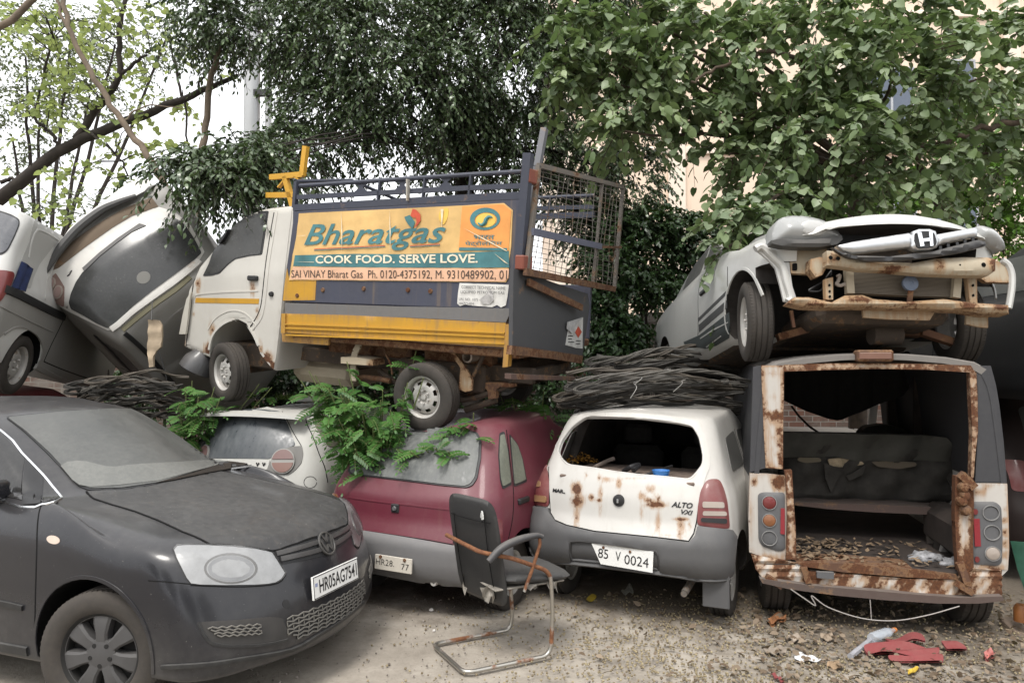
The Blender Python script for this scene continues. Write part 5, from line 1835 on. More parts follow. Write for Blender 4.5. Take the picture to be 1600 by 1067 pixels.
  for x in (515, 715, 930):
   y0 = 912 - (x - 215) * .064
   for s_ in (-1, 1):
    pl_ = [(x - 34, y0 + 4), (x + 34, y0 + 4), (x + 8, y0 + 27), (x + 34, y0 + 50), (x - 34, y0 + 50), (x - 8, y0 + 27)]
   pts = [c.on(q, 1, Y_) + dz for q in t(pl_)]
   n_ = len(pts)
   back = [q - Vector((0, .008, 0)) for q in pts]
   m.add(pts + back, [(0, 1, 2, 5), (5, 2, 3, 4), (11, 8, 7, 6), (10, 9, 8, 11)] + [(i, (i + 1) % 6, (i + 1) % 6 + 6, i + 6) for i in range(6)])
  m.build('rail_upright', navy_rail, c.root)
 m = MB()
 p_ = c.on(t([(745, 880)])[0], 1, YS + .01); q_ = c.on(t([(745, 985)])[0], 1, YS + .01)
 m.bar(p_, q_, .035, .012, up=(1, 0, 0))
 m.build('pale_strap', paint('pale_strap', (.4, .38, .33), .6, .3, rust=.2), c.root)
 # front bent hoop of the rails
 m = MB()
 f1, f2, f3 = c.on(t([(200, 890)])[0], 1, YS - .02), c.on(t([(262, 852)])[0], 1, YS - .35), c.on(t([(190, 1020)])[0], 1, YS - .02)
 m.bar(f1, f3, .04, .03, up=(1, 0, 0))
 m.tube([f1, f1 + Vector((0, -.7, .10)), f1 + off], .016, 8)
 m.tube([f3, f3 + off], .02, 8)
 m.build('front_rail', navy_rail, c.root)
 # ---- rear posts, tall upright, gate
 PX = XR + .02
 m = MB()
 def pst(q0, q1, w=.05, y_=YS, h=None): m.bar(c.on(b([q0])[0], 1, y_), c.on(b([q1])[0], 1, y_), w, h or w, up=(1, 0, 0))
 pst((482, 128), (452, 480), .06)
 pst((456, 480), (424, 790), .045, YS - .01)
 m.build('rear_post', navy_rail, c.root)
 m = MB()
 m.bar(c.on(b([(535, 46)])[0], 0, PX), c.on(b([(512, 172)])[0], 0, PX), .045, .045)
 m.bar(c.on(b([(512, 172)])[0], 0, PX), c.on(b([(478, 480)])[0], 0, PX), .05, .04)
 m.build('tall_upright', paint('upright_steel', (.10, .105, .12), .5, .4, rust=.25), c.root)
 m = MB()
 for q in ((488, 205), (468, 492)):
  p_ = c.on(b([q])[0], 0, PX - .03)
  m.box(p_.x - .03, p_.x + .04, p_.y - .075, p_.y + .075, p_.z - .05, p_.z + .05, .008)
 m.build('hinge', paint('hinge_red_oxide', (.20, .05, .03), .8, .3, rust=.2), c.root)
 GX = PX - .05
 gate = [c.on(q, 0, GX) for q in b([(515, 168), (797, 240), (768, 578), (475, 522)])]
 steel = paint('gate_steel', (.13, .115, .10), .7, .35, .3, rust=.4)
 m = MB()
 for i in range(4): m.bar(gate[i], gate[(i + 1) % 4], .035, .03, up=(1, 0, 0))
 mid = [gate[0].lerp(gate[3], .62), gate[1].lerp(gate[2], .62)]
 m.bar(gate[0].lerp(gate[1], .70), gate[3].lerp(gate[2], .70), .03, .02, up=(1, 0, 0))
 go = m.build('cage_gate', steel, c.root)
 m = MB()
 m.bar(c.on(b([(495, 388)])[0], 0, GX - .02), c.on(b([(724, 438)])[0], 0, GX - .02), .05, .02, up=(1, 0, 0))
 m.build('gate_bar', paint('gate_bar_blue', (.09, .10, .15), .5, .4, rust=.1), go)
 m = MB()
 m.bar(c.on(b([(470, 522)])[0], 0, GX - .015), c.on(b([(768, 580)])[0], 0, GX - .015), .05, .03, up=(1, 0, 0))
 m.bar(c.on(b([(724, 440)])[0], 0, GX - .02), c.on(b([(790, 440)])[0], 0, GX - .02), .02)
 m.build('gate_foot', M['rusty'], go)
 m = MB()
 nx, ny = 16, 20
 for i in range(1, nx):
  p0, p1 = gate[0].lerp(gate[1], i / nx), gate[3].lerp(gate[2], i / nx)
  bend = [p0.lerp(p1, k / 6) + Vector((.012 * math.sin(i * 1.3 + k), .004 * math.sin(i + k * 2.), 0)) for k in range(7)]
  m.tube(bend, .0028, 4, caps=False)
 for j in range(1, ny):
  p0, p1 = gate[0].lerp(gate[3], j / ny), gate[1].lerp(gate[2], j / ny)
  bend = [p0.lerp(p1, k / 6) + Vector((.012 * math.sin(j * 1.7 + k), 0, .004 * math.sin(j + k * 2.))) for k in range(7)]
  m.tube(bend, .0028, 4, caps=False)
 m.build('wire_mesh', steel, go)
 m = MB()
 m.bar(c.on(b([(480, 556)])[0], 0, XR - .03), c.on(b([(660, 642)])[0], 0, XR - .05), .05, .02, up=(1, 0, 0))
 m.tube([c.on(q, 0, XR - .03) for q in b([(764, 440), (770, 470), (760, 488), (752, 470)])], .01, 6)
 m.build('gate_stay', M['rusty'], c.root)
 # ---- yellow bracket behind the cab
 m = MB()
 YB = .55
 for q0, q1 in (((72, 870), (232, 856)), ((228, 862), (245, 718)), ((55, 958), (192, 956)), ((143, 866), (182, 1012)), ((146, 880), (112, 920)), ((190, 868), (215, 880))):
  w = .045 if q0[0] not in (146, 190) else .012
  m.bar(c.on(t([q0])[0], 1, YB), c.on(t([q1])[0], 1, YB), w, .04, up=(0, 1, 0))
 m.build('yellow_bracket', yrail, c.root)
 # ---- cab: side outline swept across the width with softened edges
 out = a([(441, 262), (400, 266), (340, 272), (302, 280), (276, 290), (252, 302), (226, 322), (204, 350), (160, 412), (110, 482), (98, 518), (76, 562), (60, 640), (46, 712), (62, 720), (58, 762), (76, 772), (120, 790), (146, 800), (152, 752), (166, 716), (190, 688), (222, 668), (250, 668), (278, 682), (300, 712), (318, 750), (330, 792), (352, 822), (374, 845), (384, 800), (394, 720), (402, 640), (414, 500), (428, 380), (438, 300)])
 yc = .69
 prof = [c.on(q, 1, yc) for q in out]
 cen = Vector((sum(p.x for p in prof) / len(prof), 0, sum(p.z for p in prof) / len(prof)))
 secs = []
 for y_, k in ((yc, .955), (yc - .006, .975), (yc - .03, .994), (yc - .08, 1.0), (0, 1.004), (-yc + .08, 1.0), (-yc + .03, .994), (-yc + .006, .975), (-yc, .955)):
  tum = lambda z_: max(0, z_ - cen.z - .15) * .12
  secs.append([Vector((cen.x + (p.x - cen.x) * k, y_ - math.copysign(tum(p.z), y_) * (abs(y_) > .1), cen.z + (p.z - cen.z) * k)) for p in prof])
 n_ = len(prof)
 V, F = [], []
 for s_ in secs: V += s_
 for i in range(len(secs) - 1):
  for k in range(n_): F.append((i * n_ + k, i * n_ + (k + 1) % n_, (i + 1) * n_ + (k + 1) % n_, (i + 1) * n_ + k))
 tri = tessellate_polygon([[Vector((p.x, p.z, 0)) for p in secs[0]]])
 F += [tuple(q) for q in tri] + [tuple(i + (len(secs) - 1) * n_ for i in q)[::-1] for q in tri]
 m = MB(); m.add(V, F)
 cab_o = m.build('cab', M['chassis'] if False else cab, c.root, 50)
 # skin over the side so that rust sits where the photo shows it
 rust = blobs([(*a([(uu, vv)])[0], ra / 2.2, rb_ / 2.2, s_) for uu, vv, ra, rb_, s_ in [(112, 540, 9, 16, .75), (112, 570, 6, 18, .5), (300, 560, 14, 26, .42), (300, 540, 8, 8, .5), (160, 700, 10, 26, .6), (148, 770, 16, 26, .75), (120, 792, 40, 10, .8), (350, 800, 24, 26, .65), (372, 830, 12, 20, .7), (330, 770, 8, 30, .55), (318, 640, 5, 30, .5), (62, 745, 6, 22, .5), (95, 650, 4, 20, .4)]])
 Fo = Car.__new__(Car)
 Fo.root, Fo.M, Fo.Mi, Fo.V, Fo.F = c.root, c.M, c.Mi, [Vector(v) for v in V], F
 Fo.bvh = BVHTree.FromPolygons(Fo.V, F)
 Fo.cp = c.cp
 Fo.N = None
 Fo.nrm = lambda p, i: Vector((0, 1, 0))
 sk = [(x * .985 + cx_ * .015, y_ * .985 + cy_ * .015) for (x, y_), (cx_, cy_) in zip(out, [(a([(250, 530)])[0])] * len(out))]
 Fo.patch('cab_skin', sk, cab, .004, .006, res=6, parent=cab_o, attrf=lambda q, p: rust(q))
 gl = glass('cab_glass', (.012, .013, .013), .22, rough=.05)
 wo = a([(357, 288), (348, 350), (334, 440), (290, 445), (240, 456), (215, 476), (186, 506), (160, 513), (128, 515), (150, 470), (190, 352), (206, 330), (232, 308), (262, 296), (300, 291)])
 Fo.patch('window_rubber', wo, M['black'], .008, .008, res=6, parent=cab_o, r=3)
 cx_, cy_ = sum(p[0] for p in wo) / len(wo), sum(p[1] for p in wo) / len(wo)
 Fo.patch('side_window', [(cx_ + (x - cx_) * .94, cy_ + (y_ - cy_) * .93) for x, y_ in wo], gl, .010, .008, res=6, parent=cab_o, r=3)
 mpx = a([(190, 385), (205, 350), (222, 345), (225, 360), (212, 385), (196, 405)])
 Fo.patch('wing_mirror', mpx, M['black'], .045, .04, res=4, parent=cab_o, r=2)
 Fo.patch('yellow_stripe', a([(104, 590), (210, 591), (324, 593), (322, 611), (210, 609), (102, 607)]), yel, .007, .008, parent=cab_o, attrf=lambda q, p: 0)
 Fo.strip('door_gap', a([(378, 278), (360, 380), (345, 480), (332, 600), (322, 640), (305, 672), (292, 690)]), .010, M['seam'], .0055, parent=cab_o)
 Fo.strip('door_gap', a([(98, 520), (92, 560), (84, 640), (74, 720), (68, 770)]), .010, M['seam'], .0055, parent=cab_o)
 Fo.strip('pillar_edge', a([(388, 278), (372, 380), (356, 480), (344, 600), (330, 660), (300, 700)]), .02, cab, .008, parent=cab_o)
 Fo.strip('door_crease', a([(100, 590), (110, 578), (200, 570), (320, 566)]), .018, cab, .008, parent=cab_o)
 Fo.strip('arch_lip', a([(150, 770), (160, 726), (186, 690), (222, 668), (252, 668), (280, 684), (304, 716), (322, 756)]), .026, cab, .012, parent=cab_o)
 Fo.strip('arch_flare', a([(146, 700), (165, 668), (195, 645), (228, 634), (262, 638), (290, 656), (312, 686)]), .014, cab, .008, parent=cab_o)
 hh = c.on(a([(303, 522)])[0], 1, yc)
 m = MB(); m.box(hh.x - .055, hh.x + .055, hh.y - .03, hh.y + .03, hh.z - .022, hh.z + .022, .01)
 m.build('door_handle', M['black'], cab_o)
 hh = c.on(a([(366, 577)])[0], 1, yc)
 m = MB(); m.lathe([(0, .02), (.02, .018), (.024, 0)], 14, Matrix.Translation(hh))
 m.build('fuel_lock', M['black'], cab_o)
 # panel ahead of the door: the loose front corner panel
 c.slab('corner_panel', a([(86, 570), (80, 600), (74, 660), (66, 716), (44, 716), (56, 650), (70, 592)]), 1, .73, .02, paint('corner_panel_paint', (.50, .48, .42), .5, .3, .2), edge=.0)
 m = MB()
 fx = max(p.x for p in prof)
 m.box(fx - .15, fx - .02, -.60, .60, c.on(a([(60, 740)])[0], 1, 0.69).z - .05, c.on(a([(60, 700)])[0], 1, .69).z, .03)
 m.build('front_bumper', M['black'], c.root)
 # dark wheel boxes
 for x, nm in ((2.1, 'front'), (0, 'rear')):
  m = MB()
  m.box(x - .40, x + .40, -.50, .50, .30, .52, .02)
  m.build('wheel_box', M['chassis'], c.root)
 # ---- chassis
 m = MB()
 for y_ in (.36, -.36): m.box(XR + .05, 2.3, y_ - .03, y_ + .03, .40, .52, .006)
 for x in (-.7, -.1, .5, 1.1, 1.5): m.box(x - .03, x + .03, -.36, .36, .42, .50, .004)
 m.build('chassis_rail', M['chassis'], c.root)
 m = MB()
 m.tube([(0, .62, .27), (0, -.62, .27)], .04, 12)
 m.lathe([(0, -.10), (.09, -.09), (.11, 0), (.09, .09), (0, .10)], 18, Matrix.Translation((0, 0, .27)))
 m.tube([(2.1, .60, .27), (2.1, -.60, .27)], .035, 10)
 m.build('axle', M['chassis'], c.root)
 m = MB()
 for s_ in (1, -1):
  m.tube(cat([(-.62, s_ * .48, .40), (-.3, s_ * .48, .26), (0, s_ * .48, .215), (.3, s_ * .48, .26), (.6, s_ * .48, .40)], 5), .022, 6)
 m.build('leaf_spring', M['chassis'], c.root)
 c.slab('mudguard_bracket', u([(1100, 236), (1132, 240), (1165, 290), (1210, 350), (1240, 395), (1272, 455), (1268, 520), (1230, 530), (1186, 512), (1192, 440), (1198, 380), (1150, 310)]), 1, .60, .02, M['cream_dirt'], edge=.6)
 c.slab('spring_hanger', u([(1355, 470), (1440, 470), (1530, 480), (1532, 498), (1440, 498), (1420, 515), (1420, 570), (1372, 575), (1366, 520), (1352, 505)]), 1, .52, .05, M['rusty'])
 m = MB()
 m.tube([c.on(q, 1, .45) for q in u([(1230, 640), (1320, 612), (1420, 578)])], .028, 8)
 m.tube([c.on(q, 1, .55) for q in u([(1360, 265), (1310, 370), (1272, 440)])], .016, 8)
 m.build('tie_rod', M['chassis'], c.root)
 pp = c.on(u([(1260, 308)])[0], 1, .50)
 m = MB()
 m.lathe([(.040, -.25), (.045, .05), (.032, .055), (.030, -.2)], 20, Matrix.Translation(pp))
 m.build('filler_pipe', M['clear_lamp'], c.root)
 m = MB()
 p0 = [c.on(q, 1, .62) for q in u([(570, 205), (562, 240), (540, 280), (530, 330), (528, 400), (530, 460)])]
 for q0, q1 in zip(p0, p0[1:]): m.bar(q0, q1, .012, .055, up=(1, 0, 0))
 m.build('hanging_strap', M['cream_dirt'], c.root)
 c.slab('wooden_block', u([(450, 312), (540, 312), (640, 328), (650, 345), (650, 365), (600, 362), (450, 350)]), 1, .68, .16, paint('cream_block', (.50, .42, .30), .8, .3, .3, attr=True), attrf=lambda q: .6 if q[0] > 420 + 620 / 4 else 0)
 m = MB()
 A_ = c.on(u([(330, 380)])[0], 1, .30)
 m.box(A_.x - .35, A_.x + .40, -.30, .30, .18, .42, .08)
 m.build('fuel_tank', M['cream_dirt'], c.root)
 m = MB()
 for k, (x0, x1) in enumerate(((380, 700), (640, 900), (980, 1400))):
  P0, P1 = c.on(u([(x0, 235)])[0], 1, .4), c.on(u([(x1, 240)])[0], 1, .4)
  m.box(P1.x, P0.x, .30, .42, zf - .18, zf - .06, .01)
 m.build('cross_bearer', M['rusty'], c.root)
 c.wire('brake_wire', [c.on(q, 1, .6) for q in u([(715, 250), (740, 310), (762, 360), (772, 420)])], .008, M['rusty'])
 m = MB()
 q0 = [c.on(q, 1, .55) for q in u([(520, 450), (600, 436), (700, 450), (760, 462)])]
 m.tube(q0, .022, 8)
 m.build('stabiliser_bar', M['rusty'], c.root)
 # wheels
 for x, y_, st in ((2.1, .66, -16), (2.1, -.66, -16), (0, .68, 0), (0, -.68, 0)):
  wheel(c.root, (x, y_, .27), .268, .15, 1 if y_ > 0 else -1, .160, M['tyre'], M['rim'], steer=st, cap=6)
 return c
# ------------------------------------------------------------------ the gutted people carrier
def build_gutted_van():
 c = Fr('gutted_van', pose((2.348, 4.777, .0), 77))
 tag(c.root, 'gutted rusty people carrier with an open back and torn seats, beneath the silver saloon', 'van')
 z = lambda p: Z(1140, 520, 1.95, p)
 y = lambda p: Z(1180, 600, 3.81, p)
 wr = M['white_rust']
 blk = paint('black_side_cladding', (.030, .031, .036), .6, .5, .3, dcol=(.15, .145, .14), base_dust=.3, scale=1.3)
 roofm = paint('grimy_grey_roof', (.13, .125, .12), .6, .5, .4, dcol=(.26, .23, .20), base_dust=.7)
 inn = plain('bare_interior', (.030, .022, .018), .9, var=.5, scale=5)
 # body tube: outer skin and inner lining
 prof = [(a * .876, b) for a, b in [(.80, .36), (.862, .42), (.876, .62), (.872, .92), (.866, .97), (.842, 1.22), (.812, 1.48), (.79, 1.60), (.755, 1.675), (.68, 1.715), (.5, 1.745), (.25, 1.765), (0, 1.772)]]
 full = prof + [(-a, b) for a, b in prof[-2::-1]]
 full[-9:] = [(-a * 1.0, b) for a, b in prof[:9][::-1]]
 def tube(sections, sel, name, mat, th=.03):
  """sections: (x, scale y, dz); sel: index range of the profile"""
  V, F = [], []
  P = full[sel[0]:sel[1] + 1]
  n = len(P)
  for x, k, dz in sections: V += [(x, a * k, b + dz * (b > 1.0)) for a, b in P]
  m = len(sections)
  for i in range(m - 1):
   for q in range(n - 1): F.append((i * n + q, (i + 1) * n + q, (i + 1) * n + q + 1, i * n + q + 1))
  N0 = len(V)
  V += [(x, a * (1 - th / max(abs(a), .3)), b - th * (b > 1.5)) for x, a, b in V[:N0]]
  F += [tuple(i + N0 for i in f)[::-1] for f in F]
  for q in range(n - 1):
   F.append((q, q + 1, q + 1 + N0, q + N0)); k = (m - 1) * n
   F.append((k + q, k + q + 1, k + q + 1 + N0, k + q + N0))
  for i in range(m - 1):
   F.append((i * n, (i + 1) * n, (i + 1) * n + N0, i * n + N0)); F.append((i * n + n - 1, (i + 1) * n + n - 1, (i + 1) * n + n - 1 + N0, i * n + n - 1 + N0))
  mb_ = MB(); mb_.add(V, F)
  return mb_.build(name, mat, c.root, 40)
 S = [(.0, .985, -.012), (.03, .997, -.003), (.08, 1, 0), (.6, 1, .01), (1.3, 1, .015), (2.0, .995, .01), (2.7, .98, -.01)]
 nF = len(full)
 tube(S, (0, 3), 'side_panel', wr)
 tube(S, (nF - 4, nF - 1), 'side_panel', wr)
 tube(S, (4, 8), 'black_side', blk)
 tube(S, (nF - 9, nF - 5), 'black_side', blk)
 tube(S, (3, 4), 'waist_moulding', blk)
 tube(S, (nF - 5, nF - 4), 'waist_moulding', blk)
 tube(S, (8, nF - 9), 'roof', roofm)
 E_ = .45
 # rear frame pieces on the plane x = 0
 lp = c.slab('rear_pillar', z([(96, 99), (166, 99), (165, 200), (163, 300), (163, 415), (110, 411), (104, 300), (99, 180)]), 0, -.004, .06, wr, edge=.62, attrf=blobs([(*z([(u, v)])[0], a / 1.95, b / 1.95, s) for u, v, a, b, s in [(135, 255, 24, 16, .75), (150, 300, 14, 60, .6), (130, 120, 30, 8, .5), (155, 380, 10, 40, .7), (125, 200, 14, 10, .35)]]))
 rp = c.slab('rear_pillar', z([(732, 119), (752, 122), (756, 200), (757, 300), (748, 380), (744, 440), (736, 440), (740, 300), (735, 200)]), 0, -.004, .06, wr, edge=.6)
 hd = c.slab('roof_header', z([(166, 97), (300, 93), (450, 92), (600, 95), (735, 99), (750, 122), (735, 121), (600, 112), (450, 110), (300, 113), (166, 118)]), 0, -.006, .07, wr, edge=.7)
 c.slab('rear_corner', z([(72, 104), (96, 99), (99, 180), (104, 300), (110, 411), (62, 424), (66, 300), (70, 180)]), 0, .004, .04, blk)
 c.slab('rear_corner', z([(752, 100), (796, 100), (812, 160), (822, 220), (835, 330), (845, 455), (748, 455), (757, 300), (756, 180)]), 0, .004, .04, blk)
 rust1 = blobs([(*z([(u, v)])[0], a / 1.95, b / 1.95, s) for u, v, a, b, s in [(150, 455, 22, 24, .9), (75, 450, 14, 20, .55), (90, 690, 60, 10, .8), (70, 560, 8, 80, .3), (840, 590, 8, 60, .7), (765, 485, 18, 16, .5), (790, 470, 16, 10, .45), (842, 660, 8, 40, .8), (800, 716, 50, 8, .6)]])
 c.slab('rear_quarter', z([(62, 428), (120, 430), (172, 436), (174, 560), (170, 690), (120, 686), (60, 668), (58, 560)]), 0, -.006, .05, wr, attrf=rust1, edge=.3)
 c.slab('rear_quarter', z([(742, 458), (846, 459), (850, 560), (852, 660), (848, 722), (742, 712), (740, 560)]), 0, -.006, .05, wr, attrf=rust1, edge=.3)
 c.slab('door_post', z([(168, 420), (190, 418), (196, 520), (202, 600), (203, 690), (172, 690), (176, 560), (172, 470)]), 0, -.03, .06, wr, edge=.75)
 c.slab('door_post', z([(688, 436), (742, 440), (745, 520), (742, 640), (746, 790), (700, 780), (690, 640), (686, 560)]), 0, -.03, .06, wr, edge=.95, attrf=blobs([(*z([(u, v)])[0], a / 1.95, b / 1.95, s) for u, v, a, b, s in [(712, 480, 40, 60, 1.1), (730, 700, 30, 60, .9)]]))
 # lamps
 housing = paint('lamp_housing_grey', (.085, .088, .095), .55, .4, .25)
 for k, (out, lamps, refl) in enumerate((
  (z([(86, 492), (100, 485), (168, 486), (170, 660), (150, 666), (100, 650), (88, 630)]), [((121, 517), 23, 'red_lamp'), ((121, 571), 22, 'amber_lamp'), ((121, 625), 24, 'dark')], z([(156, 534), (168, 534), (168, 614), (155, 612)])),
  (z([(740, 514), (810, 514), (828, 530), (832, 620), (830, 700), (815, 710), (742, 704)]), [((796, 548), 26, 'dark'), ((800, 608), 26, 'dark'), ((802, 672), 25, 'clear_lamp')], z([(744, 566), (762, 566), (766, 650), (748, 650)])))):
  h = c.slab('lamp_cluster', out, 0, -.012, .02, housing, r=5, bulge=.012, bw=6)
  for (u, v), rr, mt in lamps:
   q = z([(u, v)])[0]
   P_ = c.on(q, 0, -.026)
   rad = (c.on((q[0] + rr / 1.95, q[1]), 0, -.026) - P_).length
   m = MB()
   m.lathe([(rad, .004), (rad * 1.0, -.006), (rad * .92, -.006), (rad * .90, .003)], 30, Matrix.Translation(P_), 'X')
   rg = m.build('lamp_rim', paint('lamp_rim_grey', (.22, .22, .22), .5, .3), h)
   m = MB()
   if mt == 'dark':
    m.lathe([(rad * .92, .0), (rad * .8, .012), (rad * .4, .018), (0, .02)], 26, Matrix.Translation(P_), 'X')
    m.build('empty_lamp', M['dark'] if k == 0 else paint('smashed_lamp', (.10, .10, .095), .4, .5, .5, metal=.3), h)
   else:
    m.lathe([(rad * .92, .0), (rad * .8, -.008), (rad * .4, -.014), (0, -.016)], 26, Matrix.Translation(P_), 'X')
    m.build('lamp_lens', M[mt], h)
  c.slab('reflector', refl, 0, -.028, .012, paint('red_reflector', (.22, .010, .02), .25, .15, .3, coat=.5), parent=h)
 for q in ((750, 545), (755, 690)):
  c.slab('lamp_chip', z(ell(*q, 7, 9, 12)), 0, -.028, .012, M['red_lamp'], res=4)
 # high brake light
 P0, P1 = c.on(z([(384, 58)])[0], 0, -.02), c.on(z([(497, 88)])[0], 0, -.02)
 m = MB(); m.box(-.055, .06, P1.y, P0.y, P1.z, P0.z + .012, .012)
 bl = m.build('brake_light', M['rusty'], c.root)
 m = MB(); m.box(-.060, -.02, P1.y + .012, P0.y - .012, P1.z + .014, P0.z - .004, .006)
 m.build('brake_lens', paint('faded_brake_lens', (.17, .08, .055), .4, .4, .4), bl)
 # sill and bumper
 c.slab('rear_sill', z([(200, 700), (350, 702), (500, 714), (600, 724), (690, 735), (700, 752), (540, 744), (340, 728), (230, 712)]), 0, -.045, .25, M['rusty'], wave=lambda q: .0)
 rust2 = lambda q: .55 + .25 * math.sin(q[0] * .13) + .18 * math.sin(q[0] * .29 + q[1] * .3)
 c.slab('cross_member', z([(66, 676), (120, 686), (172, 694), (226, 706), (240, 726), (340, 732), (540, 748), (690, 752), (700, 736), (744, 716), (830, 724), (830, 800), (700, 800), (560, 790), (400, 776), (240, 766), (100, 745), (80, 720)]), 0, -.035, .07, wr, res=6, attrf=rust2, wave=lambda q: .008 * math.sin(q[1] * .5))
 br = c.slab('bumper_bar', z([(92, 748), (240, 768), (400, 782), (560, 796), (700, 806), (832, 802), (836, 816), (760, 824), (640, 824), (480, 814), (330, 800), (180, 780), (100, 762)]), 0, -.09, .09, paint('bumper_bar_brown', (.075, .05, .042), .75, .4, .4, rust=.3), res=7)
 m = MB()
 for (u0, v0), (u1, v1) in (((110, 742), (160, 770)), ((225, 712), (240, 760)), ((690, 760), (740, 790)), ((700, 700), (725, 770))):
  m.bar(c.on(z([(u0, v0)])[0], 0, -.06), c.on(z([(u1, v1)])[0], 0, -.06), .05, .04)
 m.build('bumper_bracket', M['rusty'], c.root)
 c.slab('latch_plate', z([(266, 728), (318, 730), (318, 750), (266, 746)]), 0, -.075, .03, housing)
 # fittings round the opening
 m = MB()
 for q in ((712, 470), (716, 495), (708, 512), (720, 540)):
  p = c.on(z([q])[0], 0, -.05)
  m.lathe([(0, -.035), (.022, -.03), (.035, 0), (.03, .03)], 12, Matrix.Translation(p), 'X')
 m.bar(c.on(z([(702, 430)])[0], 0, -.03), c.on(z([(742, 470)])[0], 0, -.03), .07, .05)
 m.build('door_hinge', M['rusty'], c.root)
 # floor, wings inside, seats
 m = MB()
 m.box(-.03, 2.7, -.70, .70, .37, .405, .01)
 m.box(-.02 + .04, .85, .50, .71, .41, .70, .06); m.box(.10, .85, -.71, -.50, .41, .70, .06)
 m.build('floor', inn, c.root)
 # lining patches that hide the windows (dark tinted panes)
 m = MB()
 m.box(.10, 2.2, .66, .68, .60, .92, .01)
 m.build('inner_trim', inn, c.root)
 seat = M['cloth']
 def crease(q): return .028 * math.sin(q[0] * .09 + q[1] * .05) + .012 * math.sin(q[1] * .16 + q[0] * .03)
 sb = c.slab('seat_back', y([(150, 292), (400, 294), (700, 300), (1000, 308), (1150, 325), (1195, 400), (1205, 500), (1195, 600), (1180, 690), (1120, 712), (800, 712), (500, 706), (240, 700), (150, 690)]), 0, .95, .16, seat, res=7, bulge=.06, bw=18, wave=crease)
 c.slab('seat_cover', y([(150, 290), (400, 292), (700, 300), (1000, 306), (1140, 320), (1180, 380), (1150, 460), (1000, 455), (880, 462), (690, 455), (640, 462), (500, 436), (300, 430), (150, 445)]), 0, .88, .03, paint('seat_cover_green', (.045, .045, .038), .95, .3, .4), res=7, wave=crease)
 c.slab('exposed_foam', y([(430, 446), (500, 440), (640, 462), (650, 478), (560, 492), (450, 495)]), 0, .865, .02, M['foam'], parent=sb, r=4)
 c.slab('exposed_foam', y([(255, 436), (390, 440), (395, 462), (300, 470), (250, 455)]), 0, .865, .02, paint('dirty_foam', (.13, .11, .075), .95, .3), parent=sb, r=4)
 c.slab('exposed_foam', y([(690, 462), (800, 458), (960, 466), (960, 488), (860, 505), (730, 492)]), 0, .865, .02, paint('dirty_foam', (.11, .09, .065), .95, .3), parent=sb, r=4)
 c.slab('torn_flap', y([(412, 470), (470, 490), (530, 500), (490, 560), (445, 640), (420, 560)]), 0, .85, .012, seat, parent=sb, wave=crease)
 c.slab('torn_flap', y([(540, 545), (580, 530), (660, 480), (640, 540), (560, 575)]), 0, .85, .012, seat, parent=sb)
 m = MB()
 for k in range(9): m.tube([c.on(q, 0, .90) for q in y([(1130 + 9 * k, 350 + 12 * k), (1150 + 6 * k, 420 + 10 * k), (1140 + 7 * k, 560 + 12 * k)])], .007, 5)
 m.build('seat_pleat', seat, sb)
 c.slab('bench_rail', y([(232, 705), (500, 712), (800, 720), (1190, 742), (1190, 775), (1000, 775), (700, 762), (420, 742), (236, 720)]), 0, .70, .30, paint('bench_rail_brown', (.085, .055, .048), .8, .35, .4, rust=.2))
 m = MB()
 for (u0, u1) in ((1030, 1045), (1120, 1100), (1170, 1165)):
  m.bar(c.on(y([(u0, 775)])[0], 0, .75), c.on(y([(u1, 985)])[0], 0, .75), .045, .03, up=(1, 0, 0))
 m.build('seat_leg', paint('seat_leg_steel', (.12, .10, .085), .7, .3, rust=.2), c.root)
 # front seats and pillars seen against the light
 c.slab('front_seat', y([(620, 300), (660, 255), (760, 240), (830, 250), (900, 270), (920, 300), (900, 420), (620, 420)]), 0, 1.9, .18, seat, r=6, bulge=.05)
 c.slab('sagging_headliner', y([(160, -90), (500, -90), (900, -90), (960, -20), (880, 70), (790, 100), (640, 160), (520, 212), (490, 216), (430, 205), (300, 160), (165, 95)]), 0, 1.7, .01, plain('headliner', (.012, .011, .010), .95), res=7, wave=lambda q: .03 * math.sin(q[0] * .12))
 m = MB()
 m.bar(c.on(y([(830, 60)])[0], 0, 2.2), c.on(y([(836, 300)])[0], 0, 2.2), .13, .05, up=(1, 0, 0))
 m.tube([c.on(q, 0, 2.25) for q in y([(900, 60), (880, 90), (878, 180), (872, 260)])], .022, 8)
 m.tube([c.on(q, 0, 1.5) for q in y([(215, 130), (260, 190), (320, 250), (375, 288)])], .010, 6)
 m.build('inner_pillar', inn, c.root)
 c.slab('partition_panel', y([(945, -60), (1300, -60), (1300, 420), (1200, 430), (1190, 310), (945, 300)]), 0, 1.5, .03, inn, res=9)
 # windscreen frame, bonnet and front wheels of the hull
 m = MB()
 for s in (1, -1):
  m.bar((2.7, s * .66, 1.66), (3.15, s * .70, 1.02), .07, .06)
  m.box(2.72, 3.9, s * .70 - .04, s * .70 + .04, .45, .98, .03)
 m.box(2.9, 3.9, -.655, .655, .90, .99, .04)
 m.box(3.905, 3.98, -.72, .72, .40, .97, .03)
 m.build('front_body', wr, c.root)
 for s in (1, -1):
  m = MB()
  m.lathe([(0, .02), (.09, .015), (.10, 0)], 20, Matrix.Translation((3.98, s * .55, .72)), 'X')
  m.build('headlight', M['lens_haze'], c.root)
 m = MB()
 m.tube([(.34, .55, .31), (.34, -.55, .31)], .05, 10)
 m.box(-.02, 3.4, .34, .42, .27, .36, .01); m.box(-.02, 3.4, -.42, -.34, .27, .36, .01)
 m.box(.05, .28, -.28, .28, .20, .36, .03)
 m.build('chassis_rail', M['chassis'], c.root)
